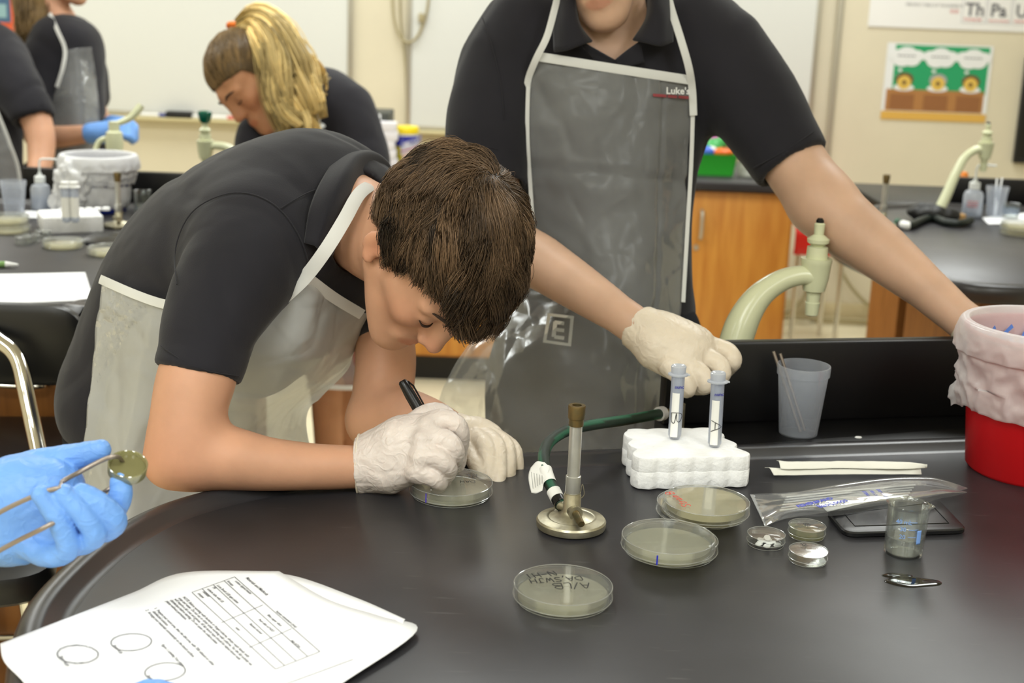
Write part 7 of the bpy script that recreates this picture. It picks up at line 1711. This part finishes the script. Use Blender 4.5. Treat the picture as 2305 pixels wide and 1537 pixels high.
sleeve_end(b, (80, 272, 3.688), (96, 340, 3.67), .055)
bt = Blob(); torso(bt, [(-70, 90, 3.8, .08, .12), (-70, 150, 3.8, .11, .175), (-70, 300, 3.8, .105, .14), (-65, 520, 3.8, .11, .15)], RGT); cropped_torso = bt.mesh(.012)[0]
part('polo_shirt', cloth(b.mesh(.009), .008, 7, 71), M_SHIRT, pE)
part('apron', drape(sheet([wp(r) for r in ([(-110, 200, 3.63), (-50, 205, 3.62), (-12, 240, 3.63)], [(-115, 300, 3.64), (-40, 300, 3.62), (20, 320, 3.65)], [(-120, 400, 3.64), (-30, 400, 3.62), (44, 400, 3.67)], [(-120, 560, 3.64), (-30, 560, 3.62), (48, 560, 3.68)])], 10, 12, .0006, lambda V, uv, f=crinkle(39, .007, 7): f(V, uv)), [cropped_torso]), M_APRON, pE, label='grey translucent plastic apron')
ribbon([(-12, 238, 3.628), (20, 318, 3.648), (44, 400, 3.668), (48, 560, 3.678)], .005, M_HEM, pE, 'side_hem')
b = Blob().ell(PE, (.16, .13, .14))
for sx in (-.09, .09): b.limb([PE + A(sx, 0, -.03), A(PE[0] + sx, PE[1], .08)], [.095, .06], .03)
part('trousers', b.mesh(.01), M_PANTS, pE)
for sx in (-.09, .09): part('shoe', Blob().ell((PE[0] + sx, PE[1] - .03, .035), (.04, .11, .04)).cut((0, 0, .001), (0, 0, -1)).mesh(.009), M_BLACK, pE)
x, y, d_ = 82, 412, 3.60
glove('glove', pE, M_NITRILE, [[(x + 2, y - 8, d_ + .01, .029), (x, y + 8, d_, .032)]], [[(x - 8 + k * 7, y + 10, d_ - .02, .013), (x - 10 + k * 8, y + 26, d_ - .05, .012), (x - 10 + k * 8, y + 34, d_ - .06, .010)] for k in range(4)] + [[(x + 14, y + 2, d_, .013), (x + 24, y + 20, d_ - .03, .011)]], None, .0045, 7)

DD = 0.0
# ------------------------------------------------------------------ blue gloved hands at the left edge, nearest the camera
G0 = W(-80, 1180, 1.2); pG = person('person out of frame at left, blue gloved hand holding a small dish in forceps', (G0[0], G0[1], 0))
b = Blob(); limb(b, [(-520, 1330, 1.12, .042), (-300, 1250, 1.16, .038), (-120, 1170, 1.2, .030), (-60, 1155, 1.2, .029)], .015)
limb(b, [(-420, 2150, 1.0, .042), (-60, 1950, 1.03, .036), (160, 1820, 1.06, .029), (220, 1760, 1.075, .028)], .015)
V, Q, sh = b.mesh(.005); o = part('body', (V, Q, sh), M_SKIN, pG); paint(o, np.ones((len(V), 3)))
glove('glove', pG, M_NITRILE, [[(-110, 1165, 1.2, .033), (-40, 1150, 1.2, .036), (40, 1120, 1.2, .038), (110, 1112, 1.2, .032)], [(-40, 1190, 1.2, .032), (40, 1195, 1.195, .03), (120, 1170, 1.195, .024)]],
      [[(10, 1095, 1.205, .022), (70, 1055, 1.21, .0165), (130, 1036, 1.21, .0128), (185, 1023, 1.208, .0112), (228, 1012, 1.205, .0090)],
       [(130, 1120, 1.20, .0155), (205, 1156, 1.19, .0118), (255, 1144, 1.182, .0106), (272, 1112, 1.18, .0100), (270, 1084, 1.18, .0088)],
       [(112, 1150, 1.195, .015), (210, 1192, 1.18, .0120), (258, 1174, 1.166, .0108), (232, 1140, 1.158, .0102), (186, 1110, 1.155, .0090)],
       [(80, 1180, 1.19, .015), (160, 1220, 1.172, .0118), (212, 1204, 1.158, .0106), (190, 1160, 1.150, .0100), (143, 1112, 1.146, .0088)],
       [(40, 1205, 1.185, .0145), (105, 1248, 1.168, .0112), (154, 1234, 1.155, .0100), (134, 1176, 1.146, .0094), (93, 1114, 1.142, .0082)]],
      None, .0017, 12, .0013, .002, along=W(228, 1011, 1.2) - W(0, 1100, 1.2))
glove('glove', pG, M_NITRILE, [[(215, 1765, 1.075, .031), (270, 1700, 1.08, .035), (310, 1650, 1.085, .034)]], [[(285 + k * 26, 1650, 1.085, .015), (296 + k * 26, 1608 - (k in (1, 2)) * 8, 1.088, .0125), (308 + k * 24, 1566 - (k in (1, 2)) * 8, 1.092, .0105)] for k in range(4)] + [[(270, 1720, 1.07, .016), (225, 1660, 1.07, .013), (235, 1610, 1.075, .011)]], None, .0022, 14, .0012)
fo = thing('forceps', 'long steel forceps held in the blue gloved hand at left', 'forceps', W(140, 1100, 1.17))
part('prong', tube(np.concatenate([catmull(wp([(-60, 1188, 1.15), (20, 1142, 1.145), (100, 1107, 1.14), (134, 1098, 1.14)]), 6), catmull(wp([(137, 1092, 1.145), (143, 1082, 1.155), (180, 1062, 1.17), (225, 1038, 1.175), (252, 1028, 1.175), (268, 1030, 1.18), (276, 1040, 1.19)]), 6)]), .0021, 10, flat=.6, flatdir=-FWD), M_STEEL, fo)
part('prong', tube(catmull(wp([(-60, 1272, 1.15), (30, 1222, 1.145), (110, 1182, 1.135), (180, 1140, 1.165), (240, 1104, 1.195), (285, 1080, 1.19), (300, 1074, 1.185), (306, 1082, 1.182)]), 8), .0021, 10, flat=.6, flatdir=-FWD), M_STEEL, fo)
dc = W(287, 1053, 1.185); dn = unit(camdir(.25, .80, .62)); Rd = frame_to(dn)
t = thing('small_dish', 'small glass dish of olive liquid gripped by the steel forceps', 'small dish', dc)
part('dish_wall', xf(lathe([(0, -.006), (.0150, -.006), (.0162, -.0045), (.0168, .005), (.0162, .0055), (.0156, .005), (.0152, -.003), (0, -.0045)], 48), dc, Rd), film('olive glass', (.78, .78, .55), .3, (.62, .60, .36), .12, .05, .4, hedge=.3), t)
part('liquid', xf(lathe([(0, -.0042), (.015, -.0042), (.0153, .001), (0, .001)], 40), dc, Rd), mat('olive liquid', rgb(120, 116, 78), .12), t)
